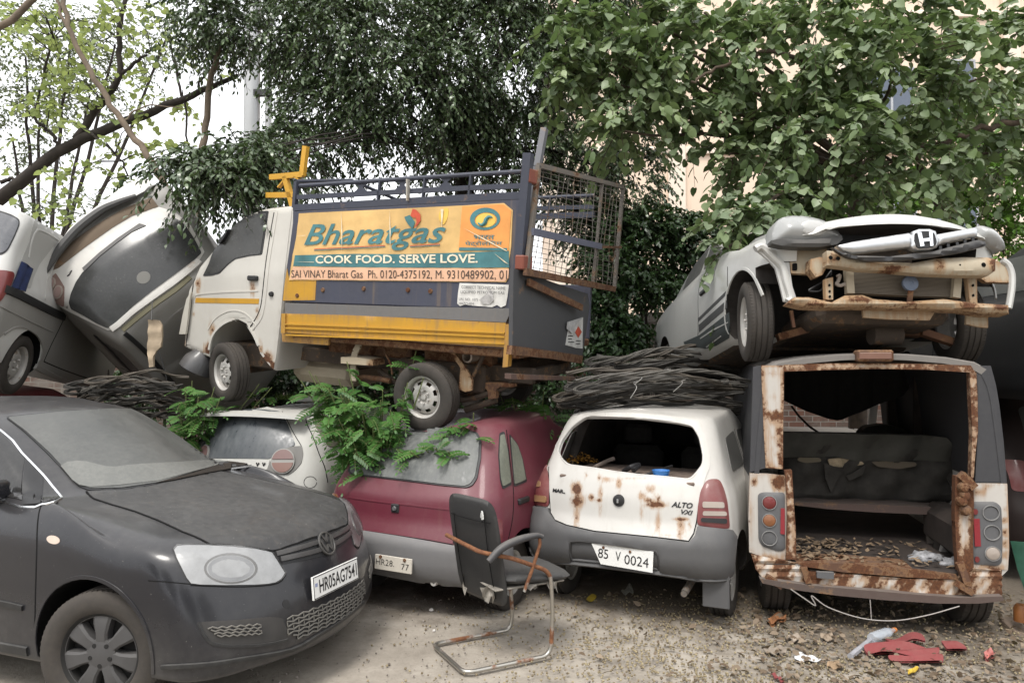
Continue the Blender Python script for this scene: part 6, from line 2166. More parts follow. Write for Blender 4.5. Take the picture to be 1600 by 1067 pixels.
 for x in (.34, 3.2):
  for s in (1, -1): wheel(c.root, (x, s * .60, .32), .325, .19, s, .19, M['tyre'], M['rim'])
 # rag of wire along the bumper
 wr_ = MB()
 wr_.tube(cat([c.on(q, 0, -.10) for q in z([(186, 780), (230, 810), (262, 830), (250, 800), (300, 835), (400, 868), (500, 876), (600, 860), (700, 832)])], 6), .004, 5)
 wr_.tube(cat([c.on(q, 0, -.10) for q in z([(428, 812), (430, 840), (432, 872)])], 4), .003, 5)
 wr_.build('trailing_wire', paint('wire_grey', (.3, .28, .26), .6, .2), c.root)
 return c
def litter_in_van(c):
 z = lambda p: Z(1180, 600, 3.81, p)
 m = MB(); r_ = random.Random(11)
 def pt(u, v, zz):
  d = c.Mi.to_3x3() @ ray(*z([(u, v)])[0])
  return c.M @ (c.cp + d * ((zz - c.cp.z) / d.z))
 for i in range(420):
  x, y_ = r_.uniform(.0, .7), r_.uniform(-.46, .48)
  if r_.random() < .5: y_ = r_.uniform(.05, .48)
  q = c.M @ Vector((x, y_, .41 + r_.random() * .02))
  s = .012 + .022 * r_.random()
  a = r_.random() * 6.28
  u, v = Vector((math.cos(a), math.sin(a), r_.uniform(-.4, .4))), Vector((-math.sin(a), math.cos(a), r_.uniform(-.4, .4)))
  m.add([q - u * s, q - v * s * .5, q + u * s, q + v * s * .5], [(0, 1, 2, 3)])
 o = m.build('dry_litter', plain('dry_leaf_litter', (.17, .12, .075), .9, var=.5, scale=12), None, None)
 tag(o, 'dry leaf litter scattered over the floor of the gutted people carrier', 'litter', kind='stuff')
 for k, (u, v, sc_) in enumerate(((980, 1000, .085), (1090, 1040, .07))):
  p = c.M @ Vector((.16 + .1 * (1 - k), -.36 - .14 * k, .405))
  V, F = [], []
  bm = bmesh.new()
  bmesh.ops.create_icosphere(bm, subdivisions=3, radius=1)
  rr = random.Random(k)
  for vtx in bm.verts:
   n = vtx.co.normalized()
   d = 1 + .25 * math.sin(n.x * 9 + k) * math.sin(n.y * 7) + .12 * math.sin(n.z * 15 + n.x * 11)
   vtx.co = Vector((n.x * d * sc_ * 1.3, n.y * d * sc_, max(0, n.z) * d * sc_ * .55))
  me = bpy.data.meshes.new('wadding'); bm.to_mesh(me); bm.free()
  me.polygons.foreach_set('use_smooth', np.ones(len(me.polygons), bool))
  me.materials.append(plain('white_wadding', (.25, .25, .26), .95, var=.5, scale=25, bump=.6))
  o = bpy.data.objects.new('wadding', me); COL.objects.link(o); o.location = p
  tag(o, ('larger tuft' if k == 0 else 'smaller tuft, nearer the tailgate,') + ' of white wadding on the floor of the gutted people carrier', 'wadding', 'white wadding in the gutted people carrier')
# ------------------------------------------------------------------ the bumperless saloon on top
def build_silver_saloon():
 W = .842
 wr_ = [(-3.4, .80), (-2.55, W), (-1.3, W + .004), (0, W), (.5, .80)]
 ws = lambda d: [(a, b + d) for a, b in wr_]
 rings = [
  ring(.42, -3.30, ws(-.07), .02, .1, (.12, .1), (.2, .2), .22),
  ring(.46, -3.42, ws(-.02), .03, .1, (.14, .1), (.22, .22), (.30, .30, [(-1.3, .29)], .32, .32)),
  ring(.48, -3.50, ws(0), .04, .1, (.16, .12), (.22, .22), (.46, .46, [(-1.3, .46)], .48, .48)),
  ring(.52, -3.52, ws(.002), .06, .1, (.20, .14), (.22, .22), .60),
  ring(.60, -3.50, ws(-.004), .10, .1, (.26, .20), (.22, .22), (.70, .70, [(-.6, .74)], .76, .76)),
  ring(.68, -3.48, ws(-.02), .13, .1, (.30, .26), (.22, .22), (.795, .77, [(-.5, .84)], .90, .90)),
  ring(.64, -3.45, ws(-.05), .14, .1, (.32, .28), (.22, .22), (.845, .81, [(-.5, .92), (-1.6, .94)], .98, 1.0)),
  ring(.42, -3.40, ws(-.09), .16, .1, (.32, .30), (.22, .22), (.905, .865, [(-.6, .975)], 1.02, 1.04)),
  ring(-.02, -3.2, ws(-.12), .18, .1, (.25, .25), (.2, .2), (.965, .93, [(-.8, 1.01)], 1.04, 1.06)),
  ring(-.36, -2.95, ws(-.145), .18, .08, (.2, .22), (.2, .2), (1.005, .985, [(-1.2, 1.05)], 1.06, 1.07)),
  ring(-.72, -2.72, ws(-.21), .18, .08, (.18, .2), (.2, .2), (1.20, 1.19, [(-1.4, 1.22)], 1.22, 1.22)),
  ring(-1.08, -2.42, ws(-.275), .16, .08, (.16, .18), (.2, .2), (1.38, 1.355, [(-1.5, 1.38)], 1.36, 1.37)),
  ring(-1.26, -2.25, ws(-.34), .14, .08, (.15, .16), (.2, .2), (1.435, 1.41, [(-1.6, 1.44)], 1.42, 1.43)),
 ]
 b = rings[-1].copy(); b[:, 1] *= .5; b[:, 2] += .018; b[:, 0] = (b[:, 0] + 1.7) * .8 - 1.7
 rings.append(b)
 last = b.copy(); last[:, 1] = 0; last[:, 2] += .006
 rings.append(last)
 V, F = loft(rings, 4)
 Mx = pose((2.488, 5.281, 1.715), -89.38, -8.36, -.76)
 c = Car('silver_saloon', Mx, V, F)
 tag(c.root, 'silver saloon without its front bumper, nose up on the roof of the gutted people carrier', 'car')
 z = lambda p: Z(1040, 300, 2.857, p)
 s_ = lambda p: Z(900, 300, 4.103, p)
 mp = paint('silver_paint', (.50, .50, .48), .35, .35, .15, metal=.12, coat=.2, dcol=(.30, .28, .24), base_dust=.35, streak=.08)
 bay = plain('engine_bay', (.018, .015, .013), .9, var=.5, scale=6)
 cuts = [(*cyl(x, .30, .355, s * .56, s * 1.1), 1) for x in (0, -2.55) for s in (1, -1)]
 cuts.append((*boxc(-.25, 1.2, -.60, .60, .05, .80), 1))
 cuts.append((*boxc(.30, 1.2, -.98, .98, .05, .60), 1))
 c.body([mp, bay], cuts)
 f = Fr.__new__(Fr)
 f.root, f.M, f.Mi, f.cp = c.root, c.M, c.Mi, c.cp
 cream = M['cream_dirt']
 # bonnet lip: bright rolled edge over the dark gap
 bon = [(.70, .0), (.69, -.25), (.66, -.45), (.60, -.60), (.40, -.68), (.0, -.70), (-.25, -.66), (-.16, -.35), (-.14, 0)]
 bp = bon + [(x, -y_) for x, y_ in bon[-2:0:-1]]
 c.patch('bonnet', bp, mp, .030, .03, proj='top', res=.05)
 c.patch('windscreen', [(-.30, 0), (-.36, -.45), (-.50, -.62), (-1.14, -.48), (-1.12, 0), (-1.14, .48), (-.50, .62), (-.36, .45)], glass('saloon_glass', (.03, .033, .03), .5), .006, .01, proj='top', res=.06)
 # engine-bay front: slam panel, radiator, frame
 f.slab('slam_panel', z([(730, 165), (860, 130), (1120, 125), (1320, 150), (1400, 200), (1390, 240), (1200, 200), (800, 250), (740, 235)]), 0, .44, .06, M['black'])
 f.slab('condenser', z([(820, 180), (960, 170), (1100, 172), (1100, 330), (820, 330)]), 0, .40, .04, M['chassis'])
 rad = f.slab('radiator', z([(824, 350), (1060, 358), (1290, 376), (1280, 468), (1050, 462), (826, 450)]), 0, .50, .05, paint('radiator_core', (.20, .17, .13), .7, .5, .3, dcol=(.28, .23, .17), base_dust=.5))
 m = MB()
 for k in range(17):
  t = k / 16
  m.tube([f.on(q, 0, .507) for q in z([(828, 354 + 94 * t), (1060, 362 + 98 * t), (1286, 379 + 88 * t)])], .0040, 4)
 m.build('radiator_fin', paint('radiator_fin', (.13, .11, .085), .7, .5, .3, dcol=(.24, .2, .15)), rad)
 m = MB()
 for a, b_ in (((815, 345), (822, 455)), ((1300, 372), (1292, 474))): m.bar(f.on(z([a])[0], 0, .52), f.on(z([b_])[0], 0, .52), .05, .04, up=(1, 0, 0))
 m.build('radiator_tank', cream, rad)
 hn = f.on(z([(1092, 408)])[0], 0, .56)
 m = MB(); m.lathe([(0, .012), (.012, .012), (.014, .016), (.050, .008), (.052, -.01), (0, -.02)], 26, Matrix.Translation(hn), 'X')
 ho = m.build('horn', paint('horn_blue', (.10, .13, .19), .4, .35), c.root)
 m = MB(); m.bar(hn + Vector((0, 0, -.045)), hn + Vector((-.03, 0, -.12)), .035, .008, up=(1, 0, 0))
 m.build('horn_bracket', M['rusty'], ho)
 eb = blobs([(*z([(u, v)])[0], a / 2.857, b__ / 2.857, s) for u, v, a, b__, s in [(740, 300, 40, 30, .5), (1215, 330, 30, 40, .6), (930, 325, 60, 25, .4), (1010, 345, 60, 14, .7), (1460, 320, 40, 40, .7), (660, 500, 60, 20, .6), (860, 480, 80, 20, .65), (1100, 510, 120, 14, .5), (1350, 510, 60, 20, .7), (560, 480, 20, 30, .5), (1500, 520, 60, 18, .6)]])
 bm_ = f.slab('bumper_beam', z([(720, 262), (795, 268), (850, 300), (960, 312), (1100, 318), (1205, 298), (1330, 292), (1440, 293), (1472, 300), (1472, 352), (1440, 374), (1310, 372), (1150, 366), (1000, 352), (860, 345), (800, 335), (722, 326)]), 0, .66, .07, cream, res=6, attrf=eb, edge=.25, bulge=.03, bw=10)
 m = MB()
 for q, r_ in (((737, 293), 9), ((770, 297), 9), ((1420, 325), 10), ((1315, 325), 4)):
  p = f.on(z([q])[0], 0, .692)
  m.lathe([(r_ / 2.857 / 235, 0), (0, .003)], 16, Matrix.Translation(p), 'X')
 m.build('beam_hole', M['dark'], bm_)
 f.slab('beam_stay', z([(648, 300), (690, 290), (722, 300), (724, 330), (700, 370), (670, 380), (645, 345)]), 0, .55, .08, cream, attrf=eb, edge=.5)
 f.slab('lower_cross_member', z([(548, 494), (575, 470), (640, 470), (740, 492), (800, 462), (880, 460), (930, 478), (1080, 490), (1240, 478), (1370, 494), (1450, 500), (1530, 505), (1532, 545), (1430, 545), (1330, 528), (1180, 522), (1000, 520), (860, 512), (720, 516), (620, 512)]), 0, .58, .10, cream, res=6, attrf=eb, edge=.5, bulge=.03, bw=8)
 f.slab('under_tray', z([(880, 524), (1080, 532), (1204, 532), (1180, 572), (1000, 568), (884, 560)]), 0, .50, .02, cream, edge=.4)
 f.slab('splash_plate', z([(1345, 540), (1440, 548), (1440, 606), (1400, 602), (1342, 590)]), 0, .48, .02, cream, edge=.4)
 fl = f.slab('inner_wing', z([(500, 245), (560, 250), (640, 245), (720, 250), (720, 330), (660, 345), (690, 370), (560, 362), (556, 300)]), 0, .46, .04, cream, edge=.35)
 f.slab('wing_slot', z([(567, 318), (588, 318), (588, 350), (567, 350)]), 0, .468, .01, M['dark'], parent=fl, r=2)
 f.slab('inner_wing', z([(1400, 300), (1470, 305), (1535, 330), (1540, 405), (1430, 402), (1400, 380)]), 0, .46, .04, cream, edge=.5)
 for pts in ([(712, 388), (748, 380), (748, 480), (715, 480)], [(1345, 372), (1390, 372), (1392, 520), (1362, 520)]):
  bk = f.slab('radiator_bracket', z(pts), 0, .56, .04, cream, edge=.45)
  cx_ = sum(p[0] for p in pts) / 4
  for v in (.3, .6, .85):
   yy = pts[0][1] + (pts[2][1] - pts[0][1]) * v
   f.slab('bracket_hole', z(ell(cx_ + 4 * v, yy, 5, 6, 10)), 0, .567, .006, M['dark'], parent=bk, res=3)
 # torn wing edges
 m = MB()
 m.tube(cat([f.on(q, 0, .46) for q in z([(400, 255), (432, 244), (480, 290), (520, 330), (540, 400), (560, 470), (545, 490)])], 5), .026, 8)
 wl = m.build('wing_edge', mp, c.root)
 f.slab('wing_flange', z([(400, 255), (430, 232), (470, 250), (540, 285), (552, 300), (556, 350), (566, 420), (582, 468), (545, 492), (528, 488), (512, 420), (490, 340), (455, 300)]), 0, .45, .02, mp, edge=.0)
 m = MB()
 m.tube(cat([f.on(q, 0, .46) for q in z([(1500, 305), (1528, 325), (1545, 370), (1545, 430), (1536, 490), (1530, 520)])], 5), .022, 8)
 m.build('wing_edge', mp, c.root)
 # headlamps
 for k, (o_, rim_) in enumerate(((z([(472, 215), (480, 160), (500, 122), (550, 106), (630, 108), (700, 124), (750, 152), (785, 190), (792, 212), (765, 234), (690, 246), (600, 246), (520, 240), (476, 230)]), None), (z([(1382, 152), (1420, 150), (1470, 168), (1502, 205), (1518, 240), (1515, 262), (1440, 240), (1392, 210)]), None))):
  h = f.slab('headlight', rnd(o_, 6, 3), 0, .50, .14, M['lamp_solid'], res=4, bulge=.09, bw=30, smooth=70)
  if k == 0:
   lo = f.slab('lamp_rim', z([(472, 216), (520, 208), (620, 214), (720, 206), (785, 192), (792, 212), (765, 234), (690, 246), (600, 246), (520, 240), (476, 230)]), 0, .585, .08, paint('lamp_rim_black', (.03, .03, .03), .4, .4), parent=h, bulge=.01, bw=6)
   f.slab('lamp_bowl', z(ell(660, 160, 62, 34, 24, .1)), 0, .576, .05, paint('lamp_inner_light', (.42, .42, .41), .2, .2, coat=.5), parent=h, res=3, bulge=.014, bw=14, smooth=80)
 # displaced grille: chrome bar, emblem, drooping lip
 gb = f.slab('grille_bar', z([(764, 240), (830, 224), (960, 203), (1085, 184), (1110, 200), (1105, 248), (1085, 248), (960, 262), (835, 276), (795, 264)]), 0, .72, .04, M['chrome_dull'], res=3, bulge=.018, bw=9, smooth=80)
 f.slab('grille_bar_end', z([(1212, 190), (1300, 174), (1385, 158), (1392, 172), (1390, 200), (1300, 218), (1215, 236)]), 0, .72, .04, M['chrome_dull'], res=3, bulge=.018, bw=9, parent=gb, smooth=80)
 f.slab('grille_lip', z([(742, 246), (790, 268), (840, 284), (1000, 288), (1200, 264), (1390, 215), (1428, 222), (1430, 240), (1330, 268), (1200, 290), (1020, 308), (900, 308), (815, 292), (770, 268)]), 0, .73, .03, paint('grille_lip_black', (.02, .021, .024), .35, .35), res=5, bulge=.012, bw=4, parent=gb)
 m = MB()
 for x0, yy in ((1225, 268), (1260, 258), (1300, 250), (1335, 240), (1370, 226)): m.bar(f.on(z([(x0, yy - 26)])[0], 0, .71), f.on(z([(x0 + 2, yy)])[0], 0, .71), .018, .01, up=(1, 0, 0))
 m.build('grille_rib', M['black'], gb)
 ef = f.slab('emblem_frame', z([(1102, 176), (1130, 166), (1180, 166), (1206, 176), (1220, 225), (1212, 248), (1180, 260), (1125, 262), (1098, 248), (1095, 215)]), 0, .735, .05, M['chrome_dull'], res=3, bulge=.018, bw=6, smooth=80)
 ei = z([(1114, 182), (1140, 175), (1178, 175), (1200, 184), (1212, 224), (1204, 242), (1176, 250), (1134, 252), (1120, 244), (1112, 215)])
 f.slab('emblem_field', ei, 0, .757, .01, M['ink'], res=5, r=3, parent=ef)
 for pts in ([(1124, 180), (1142, 178), (1156, 240), (1138, 244)], [(1176, 177), (1192, 180), (1196, 240), (1182, 242)], [(1148, 208), (1184, 204), (1188, 218), (1152, 222)]):
  f.slab('emblem_letter', z(pts), 0, .768, .012, M['chrome'], res=5, parent=ef)
 # pipes and wires
 m = MB()
 m.tube(cat([f.on(q, 0, .52) for q in z([(765, 378), (778, 372), (770, 398), (762, 410), (780, 418), (800, 412), (812, 425)])], 5), .012, 6)
 m.build('coolant_pipe', M['clear_lamp'], c.root)
 m = MB()
 for k in range(4): m.tube(cat([f.on(q, 0, .48 - .02 * k) for q in z([(740, 350 + 6 * k), (700, 400 + 5 * k), (660, 425 + 7 * k), (640, 440), (690, 440), (720, 390)])], 5), .006, 5)
 m.build('loose_wire', M['black'], c.root)
 # underside: suspension arms, subframe
 m = MB()
 m.bar(f.on(z([(500, 650)])[0], 0, .05), f.on(z([(680, 600)])[0], 0, .05), .06, .05)
 m.bar(f.on(z([(680, 605)])[0], 0, .0), f.on(z([(1140, 625)])[0], 0, .0), .09, .07)
 m.bar(f.on(z([(1140, 625)])[0], 0, .05), f.on(z([(1340, 690)])[0], 0, .05), .06, .05)
 m.bar(f.on(z([(560, 530)])[0], 0, .2), f.on(z([(572, 605)])[0], 0, .2), .02)
 m.build('suspension_arm', paint('rusty_arm', (.14, .06, .03), .85, .3, .4, rust=.5), c.root)
 m = MB()
 m.box(-.6, .42, -.45, .45, .20, .34, .05)
 m.box(-3.2, -.6, -.70, .70, .19, .25, .03)
 m.lathe([(0, -.1), (.07, -.1), (.07, .1), (0, .1)], 14, Matrix.Translation((.2, .1, .16)))
 m.build('floor_pan', M['chassis'], c.root)
 # door with dark stripes, traced on the near side and mirrored
 dk = paint('stripe_black', (.022, .024, .026), .5, .4)
 mgl = glass('saloon_side_glass', (.03, .032, .03), .5)
 for pts in ([(782, 812), (965, 634), (966, 656), (786, 830)], [(788, 852), (966, 694), (970, 742), (790, 898)]):
  c.patch('stripe', s_(pts), dk, .003, .006, res=5, both=True)
 c.patch('sill_panel', s_([(790, 918), (880, 850), (980, 772), (985, 850), (984, 935), (900, 985), (830, 1005), (700, 980), (690, 962)]), paint('teal_grime', (.022, .034, .036), .6, .4, .4), .003, .006, res=5, both=True)
 for pts in ([(798, 936), (880, 880), (978, 832), (978, 838), (884, 888), (800, 942)], [(836, 990), (930, 920), (932, 926), (840, 996)]):
  c.patch('scratch', s_(pts), mp, .006, .008, res=4, both=True)
 c.strip('panel_gap', s_([(972, 480), (972, 600), (968, 700), (972, 770)]), .008, M['seam'], .002, both=True)
 c.strip('panel_gap', s_([(800, 560), (784, 660), (784, 800), (782, 930)]), .008, M['seam'], .002, both=True)
 h1, n1 = c.hit(s_([(820, 640)])[0])
 for s in (1, -1):
  m = MB(); m.box(h1.x - .09, h1.x + .09, s * abs(h1.y) - .02, s * abs(h1.y) + .025, h1.z - .02, h1.z + .02, .01)
  m.build('door_handle', M['black'], c.root)
 for pr in ('left', 'right'):
  c.patch('side_window', [(-.75, 1.06), (-1.45, 1.08), (-1.5, 1.36), (-1.15, 1.33)], mgl, .003, .008, proj=pr, res=.05, r=.05)
  c.patch('side_window', [(-1.55, 1.08), (-2.3, 1.10), (-2.25, 1.32), (-1.58, 1.36)], mgl, .003, .008, proj=pr, res=.05, r=.05)
  c.strip('arch_lip', [(.365 * math.cos(t), .30 + .365 * math.sin(t)) for t in np.linspace(.25, PI + .1, 30)], .024, mp, .006, pr, sub=1)
 for s in (1, -1):
  c.patch('tail_light', [(s * .55, .75), (s * .75, .75), (s * .74, .92), (s * .56, .95)], M['red_lamp'], .005, .01, proj='rear', res=.05, r=.03)
 c.patch('rear_window', [(-2.95, -.5), (-2.95, .5), (-2.45, .42), (-2.45, -.42)], mgl, .005, .01, proj='top', res=.06)
 # wheels
 for (x, s) in ((0, 1), (0, -1), (-2.55, 1), (-2.55, -1)):
  wheel(c.root, (x, s * .735, .285), .290, .175, s, .180, M['tyre'], M['rim'], steer=-9 if x == 0 else 0)
 return c
def build_dark_cars():
 mp = paint('black_wreck_paint', (.012, .013, .015), .4, .4, .3, coat=.2, dcol=(.10, .10, .095))
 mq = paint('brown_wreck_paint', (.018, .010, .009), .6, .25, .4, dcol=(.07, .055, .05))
 mgl = glass('wreck_glass', (.02, .026, .026), .35)
 for nm, M_, paint_, lab, top in (('black_hatchback_wreck', pose((4.52, 4.05, 1.22), 90, 0, 1.5), mp, 'black car stacked at the right edge beside the silver saloon', 1.48),
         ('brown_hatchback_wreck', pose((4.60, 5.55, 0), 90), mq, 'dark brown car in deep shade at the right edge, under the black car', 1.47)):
  L, W = 3.6, .80
  rear = [(.10, .26, .26, .10), (.05, .27, .27, .10), (.0, .40, .40, .10), (-.01, .55, .55, .10), (.04, .68, .68, .10), (.06, .82, .82, .10),
    (.12, .95, .95, .10), (.24, 1.15, 1.15, .10), (.36, 1.36, 1.34, .09), (.42, 1.45, 1.43, .08)]
  V, F = loft(std(L, W, rear, top, .95, .88, .30), 4)
  c = Car(nm, M_, V, F)
  tag(c.root, lab, 'car')
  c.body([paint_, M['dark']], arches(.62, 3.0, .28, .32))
  c.patch('rear_window', [(-.55, .99), (.55, .99), (.46, 1.36), (-.46, 1.36)], mgl, .004, .01, proj='rear', res=.05, r=.06)
  for s in (1, -1): c.patch('tail_light', [(s * .54, .72), (s * .72, .72), (s * .72, .95), (s * .60, .95)], M['red_dusty'], .006, .012, proj='rear', res=.05, r=.03)
  side_glass(c, L, .95, top, mgl)
  front_trim(c, L, top, .88, mgl)
  four_wheels(c, L, .62, 3.0, .70, .28, .16, .165)
# ------------------------------------------------------------------ the yard
def build_ground():
 m, nt, bs, out = nodes('dusty_concrete')
 g = G(nt)
 n1 = g.noise(.45, 6, .6, dist=.5)
 n2 = g.noise(3.5, 8, .65)
 n3 = g.noise(40, 5, .65)
 n4 = g.noise(160, 3, .6)
 xyz = g.sep(g.tc.outputs['Object'])
 c = g.mix(g.map(n1, .3, .7, 0, 1), (.41, .37, .315), (.31, .275, .23))
 c = g.mix(g.map(n2, .35, .7, 0, .75), c, (.19, .165, .135))
 c = g.mix(g.map(n3, .5, .8, 0, .4), c, (.14, .12, .095))
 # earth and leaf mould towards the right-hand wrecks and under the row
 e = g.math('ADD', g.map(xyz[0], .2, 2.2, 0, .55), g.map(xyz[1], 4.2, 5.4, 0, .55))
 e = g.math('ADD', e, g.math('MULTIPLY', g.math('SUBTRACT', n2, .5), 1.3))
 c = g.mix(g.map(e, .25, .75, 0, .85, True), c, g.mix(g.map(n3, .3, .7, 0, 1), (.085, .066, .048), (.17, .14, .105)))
 # oil stains
 o = g.noise(1.3, 3, .5)
 c = g.mix(g.map(o, .62, .72, 0, .5, True), c, (.07, .06, .05))
 nt.links.new(c, bs.inputs['Base Color'])
 bs.inputs['Roughness'].default_value = .93
 h = g.math('ADD', g.math('MULTIPLY', n4, .35), g.math('ADD', n3, g.math('MULTIPLY', n2, 2)))
 g.bump(h, .5, .012, bs)
 # finely divided near the camera so that the yard is gently uneven
 V, F = [], []
 xs = np.concatenate([[-400, -60, -14], np.linspace(-8, 8, 81), [14, 60, 400]])
 ys = np.concatenate([[-60, -10], np.linspace(0, 12, 61), [20, 60, 600]])
 for y in ys:
  for x in xs:
   zz = .006 * math.sin(x * 2.1 + y) + .006 * math.sin(y * 2.7 - x * .8) if abs(x) < 8 and 0 < y < 12 else 0
   V.append((x, y, zz - .008))
 nx = len(xs)
 for j in range(len(ys) - 1):
  for i in range(nx - 1): F.append((j * nx + i, j * nx + i + 1, (j + 1) * nx + i + 1, (j + 1) * nx + i))
 o = mk('ground', V, F, m, None, 180)
 o['kind'] = 'structure'
def build_wall():
 m, nt, bs, out = nodes('old_brick')
 g = G(nt)
 mp = nt.nodes.new('ShaderNodeMapping')
 mp.inputs['Rotation'].default_value = (PI / 2, 0, 0)
 nt.links.new(g.tc.outputs['Object'], mp.inputs[0])
 b = nt.nodes.new('ShaderNodeTexBrick')
 b.inputs['Scale'].default_value = 1
 b.inputs['Brick Width'].default_value = .24
 b.inputs['Row Height'].default_value = .085
 b.inputs['Mortar Size'].default_value = .008
 b.inputs['Color1'].default_value = (.13, .06, .042, 1)
 b.inputs['Color2'].default_value = (.10, .065, .052, 1)
 b.inputs['Mortar'].default_value = (.20, .185, .165, 1)
 nt.links.new(mp.outputs[0], b.inputs['Vector'])
 n = g.noise(1.6, 7, .65)
 c = g.mix(g.map(n, .42, .62, 0, .8, True), b.outputs['Color'], (.17, .155, .135))
 c = g.mix(g.map(g.noise(9, 5), .5, .7, 0, .5), c, (.07, .065, .055))
 nt.links.new(c, bs.inputs['Base Color'])
 bs.inputs['Roughness'].default_value = .95
 g.bump(g.math('ADD', b.outputs['Fac'], g.noise(30, 4)), -.6, .012, bs)
 # a long wall with an uneven crest of loose bricks
 mb_ = MB()
 mb_.box(-16, 16, 11.2, 11.45, -.1, 2.35, .01)
 r_ = random.Random(5)
 x = -16
 while x < 15.7:
  w = .235
  if r_.random() < .75: mb_.box(x, x + w, 11.2 + r_.uniform(-.015, .015), 11.44 + r_.uniform(-.015, .015), 2.352, 2.43 + (0.085 if r_.random() < .25 else 0), .006)
  x += w + .008
 o = mb_.build('brick_wall', m, None)
 tag(o, 'old brick wall in patchy plaster behind the piled wrecks, glimpsed through the gutted people carrier', 'wall')
def build_building():
 cream = paint('cream_render', (.70, .56, .44), .85, .1, .12, dcol=(.5, .42, .34), scale=.3, base_dust=.4, streak=.10)
 band = paint('pale_render', (.72, .62, .52), .85, .1, .1, scale=.3)
 root = empty('cream_building', None, (1.0, 19, 0))
 tag(root, 'tall cream rendered building behind the trees at the right', 'building')
 m = MB()
 m.box(.2, 17, 0, 10, 0, 15, .02)
 m.build('wall', cream, root)
 m = MB()
 for x in (.1, 3.05, 7.4, 11.8, 16.6): m.box(x, x + .45, -.14, -.002, 0, 15, .02)
 m.build('pilaster', band, root)
 m = MB()
 for zz in (3.6, 7.2, 10.8): m.box(.15, 17.05, -.10, -.003, zz, zz + .18, .02)
 m.build('string_course', band, root)
 gl = glass('office_glass', (.06, .08, .12), .15, (.3, .32, .34), .05)
 fr = plain('window_frame_grey', (.35, .36, .38), .5)
 for x in (8.3, 9.9, 12.6, 14.3):
  for zz in (1.2, 4.8, 8.2, 11.8):
   if zz == 8.2 and x == 8.3: zz = 8.0
   w = MB()
   for (a, b_, c_, d_) in ((0, 1.2, 0, .06), (0, 1.2, 1.44, 1.5), (0, .06, .062, 1.438), (1.14, 1.2, .062, 1.438), (.57, .63, .062, 1.438)):
    w.box(x + a, x + b_, -.06, -.004, zz + c_, zz + d_, .005)
   wo = w.build('window', fr, root)
   w = MB()
   w.box(x + .065, x + 1.135, -.03, -.006, zz + .065, zz + 1.435)
   w.build('pane', gl, wo)
   w = MB()
   w.box(x - .1, x + 1.3, -.16, -.004, zz - .09, zz - .003, .01)
   w.build('sill', band, wo)
def build_pole():
 p = at_y(392, 300, 12.5)
 m = MB()
 grey = paint('galvanised_pole', (.42, .43, .44), .5, .2, .15, metal=.2, streak=.15)
 m.tube([(p.x, p.y, 0), (p.x, p.y, 9.5)], .135, 20)
 o = m.build('metal_pole', grey, None, 60)
 m = MB()
 q = at_y(418, 300, 12.5)
 m.tube([(q.x, q.y, 0), (q.x, q.y, 9.2)], .055, 12)
 m.build('side_conduit', grey, o, 60)
 m = MB()
 for y in (145, 40, 210):
  a = at_y(392, y, 12.4)
  m.box(a.x, q.x + .08, 12.38, 12.46, a.z - .06, a.z + .06, .01)
 m.build('bracket', M['black'], o)
 tag(o, 'pale grey metal pole with a thin conduit beside it, rising out of the dark foliage', 'pole')
# ------------------------------------------------------------------ foliage
def leaf_mat(name, c0, c1, rough=.4, trans=.3, tcol=None, dusty=.0):
 m, nt, bs, out = nodes(name)
 g = G(nt)
 a = g.attr('rnd')
 c = g.mix(a, c0, c1)
 c = g.mix(g.map(g.noise(1.1, 3), .3, .7, 0, .35), c, tuple(x * .6 for x in c0))
 if dusty: c = g.mix(g.math('MULTIPLY', g.map(g.up(), .2, 1, 0, 1), dusty), c, (.30, .31, .27))
 nt.links.new(c, bs.inputs['Base Color'])
 bs.inputs['Roughness'].default_value = rough
 if trans:
  tr = nt.nodes.new('ShaderNodeBsdfTranslucent')
  if tcol: tr.inputs[0].default_value = (*tcol, 1)
  else: nt.links.new(g.mix(.5, c, (.10, .16, .02)), tr.inputs[0])
  mx = nt.nodes.new('ShaderNodeMixShader')
  mx.inputs[0].default_value = trans
  nt.links.new(bs.outputs[0], mx.inputs[1])
  nt.links.new(tr.outputs[0], mx.inputs[2])
  nt.links.new(mx.outputs[0], out.inputs[0])
 return m
# leaf outlines: (along, across, lift), faces
RHOMB = (np.array([(0, 0, 0), (.45, .30, .06), (1, 0, -.10), (.45, -.30, .06)]), [(0, 1, 2), (0, 2, 3)])
OVAL = (np.array([(0, 0, 0), (.25, .24, .05), (.6, .24, .04), (1, 0, -.14), (.6, -.24, .04), (.25, -.24, .05), (.4, 0, 0)]), [(0, 1, 6), (1, 2, 6), (2, 3, 6), (3, 4, 6), (4, 5, 6), (5, 0, 6)])
HEART = (np.array([(0.08, 0, 0), (-.02, .24, .03), (.16, .44, .06), (.46, .46, .06), (.75, .28, .02), (1.0, 0, -.10), (.75, -.28, .02), (.46, -.46, .06), (.16, -.44, .06), (-.02, -.24, .03), (.5, 0, -.02)]),
  [(0, 1, 10), (1, 2, 10), (2, 3, 10), (3, 4, 10), (4, 5, 10), (5, 6, 10), (6, 7, 10), (7, 8, 10), (8, 9, 10), (9, 0, 10)])
NARROW = (np.array([(0, 0, 0), (.28, .20, .05), (.62, .19, .03), (1, 0, -.14), (.62, -.19, .03), (.28, -.20, .05)]), [(0, 1, 5), (1, 2, 4), (1, 4, 5), (2, 3, 4)])
def nrmz(a): return a / (np.linalg.norm(a, axis=-1, keepdims=True) + 1e-9)
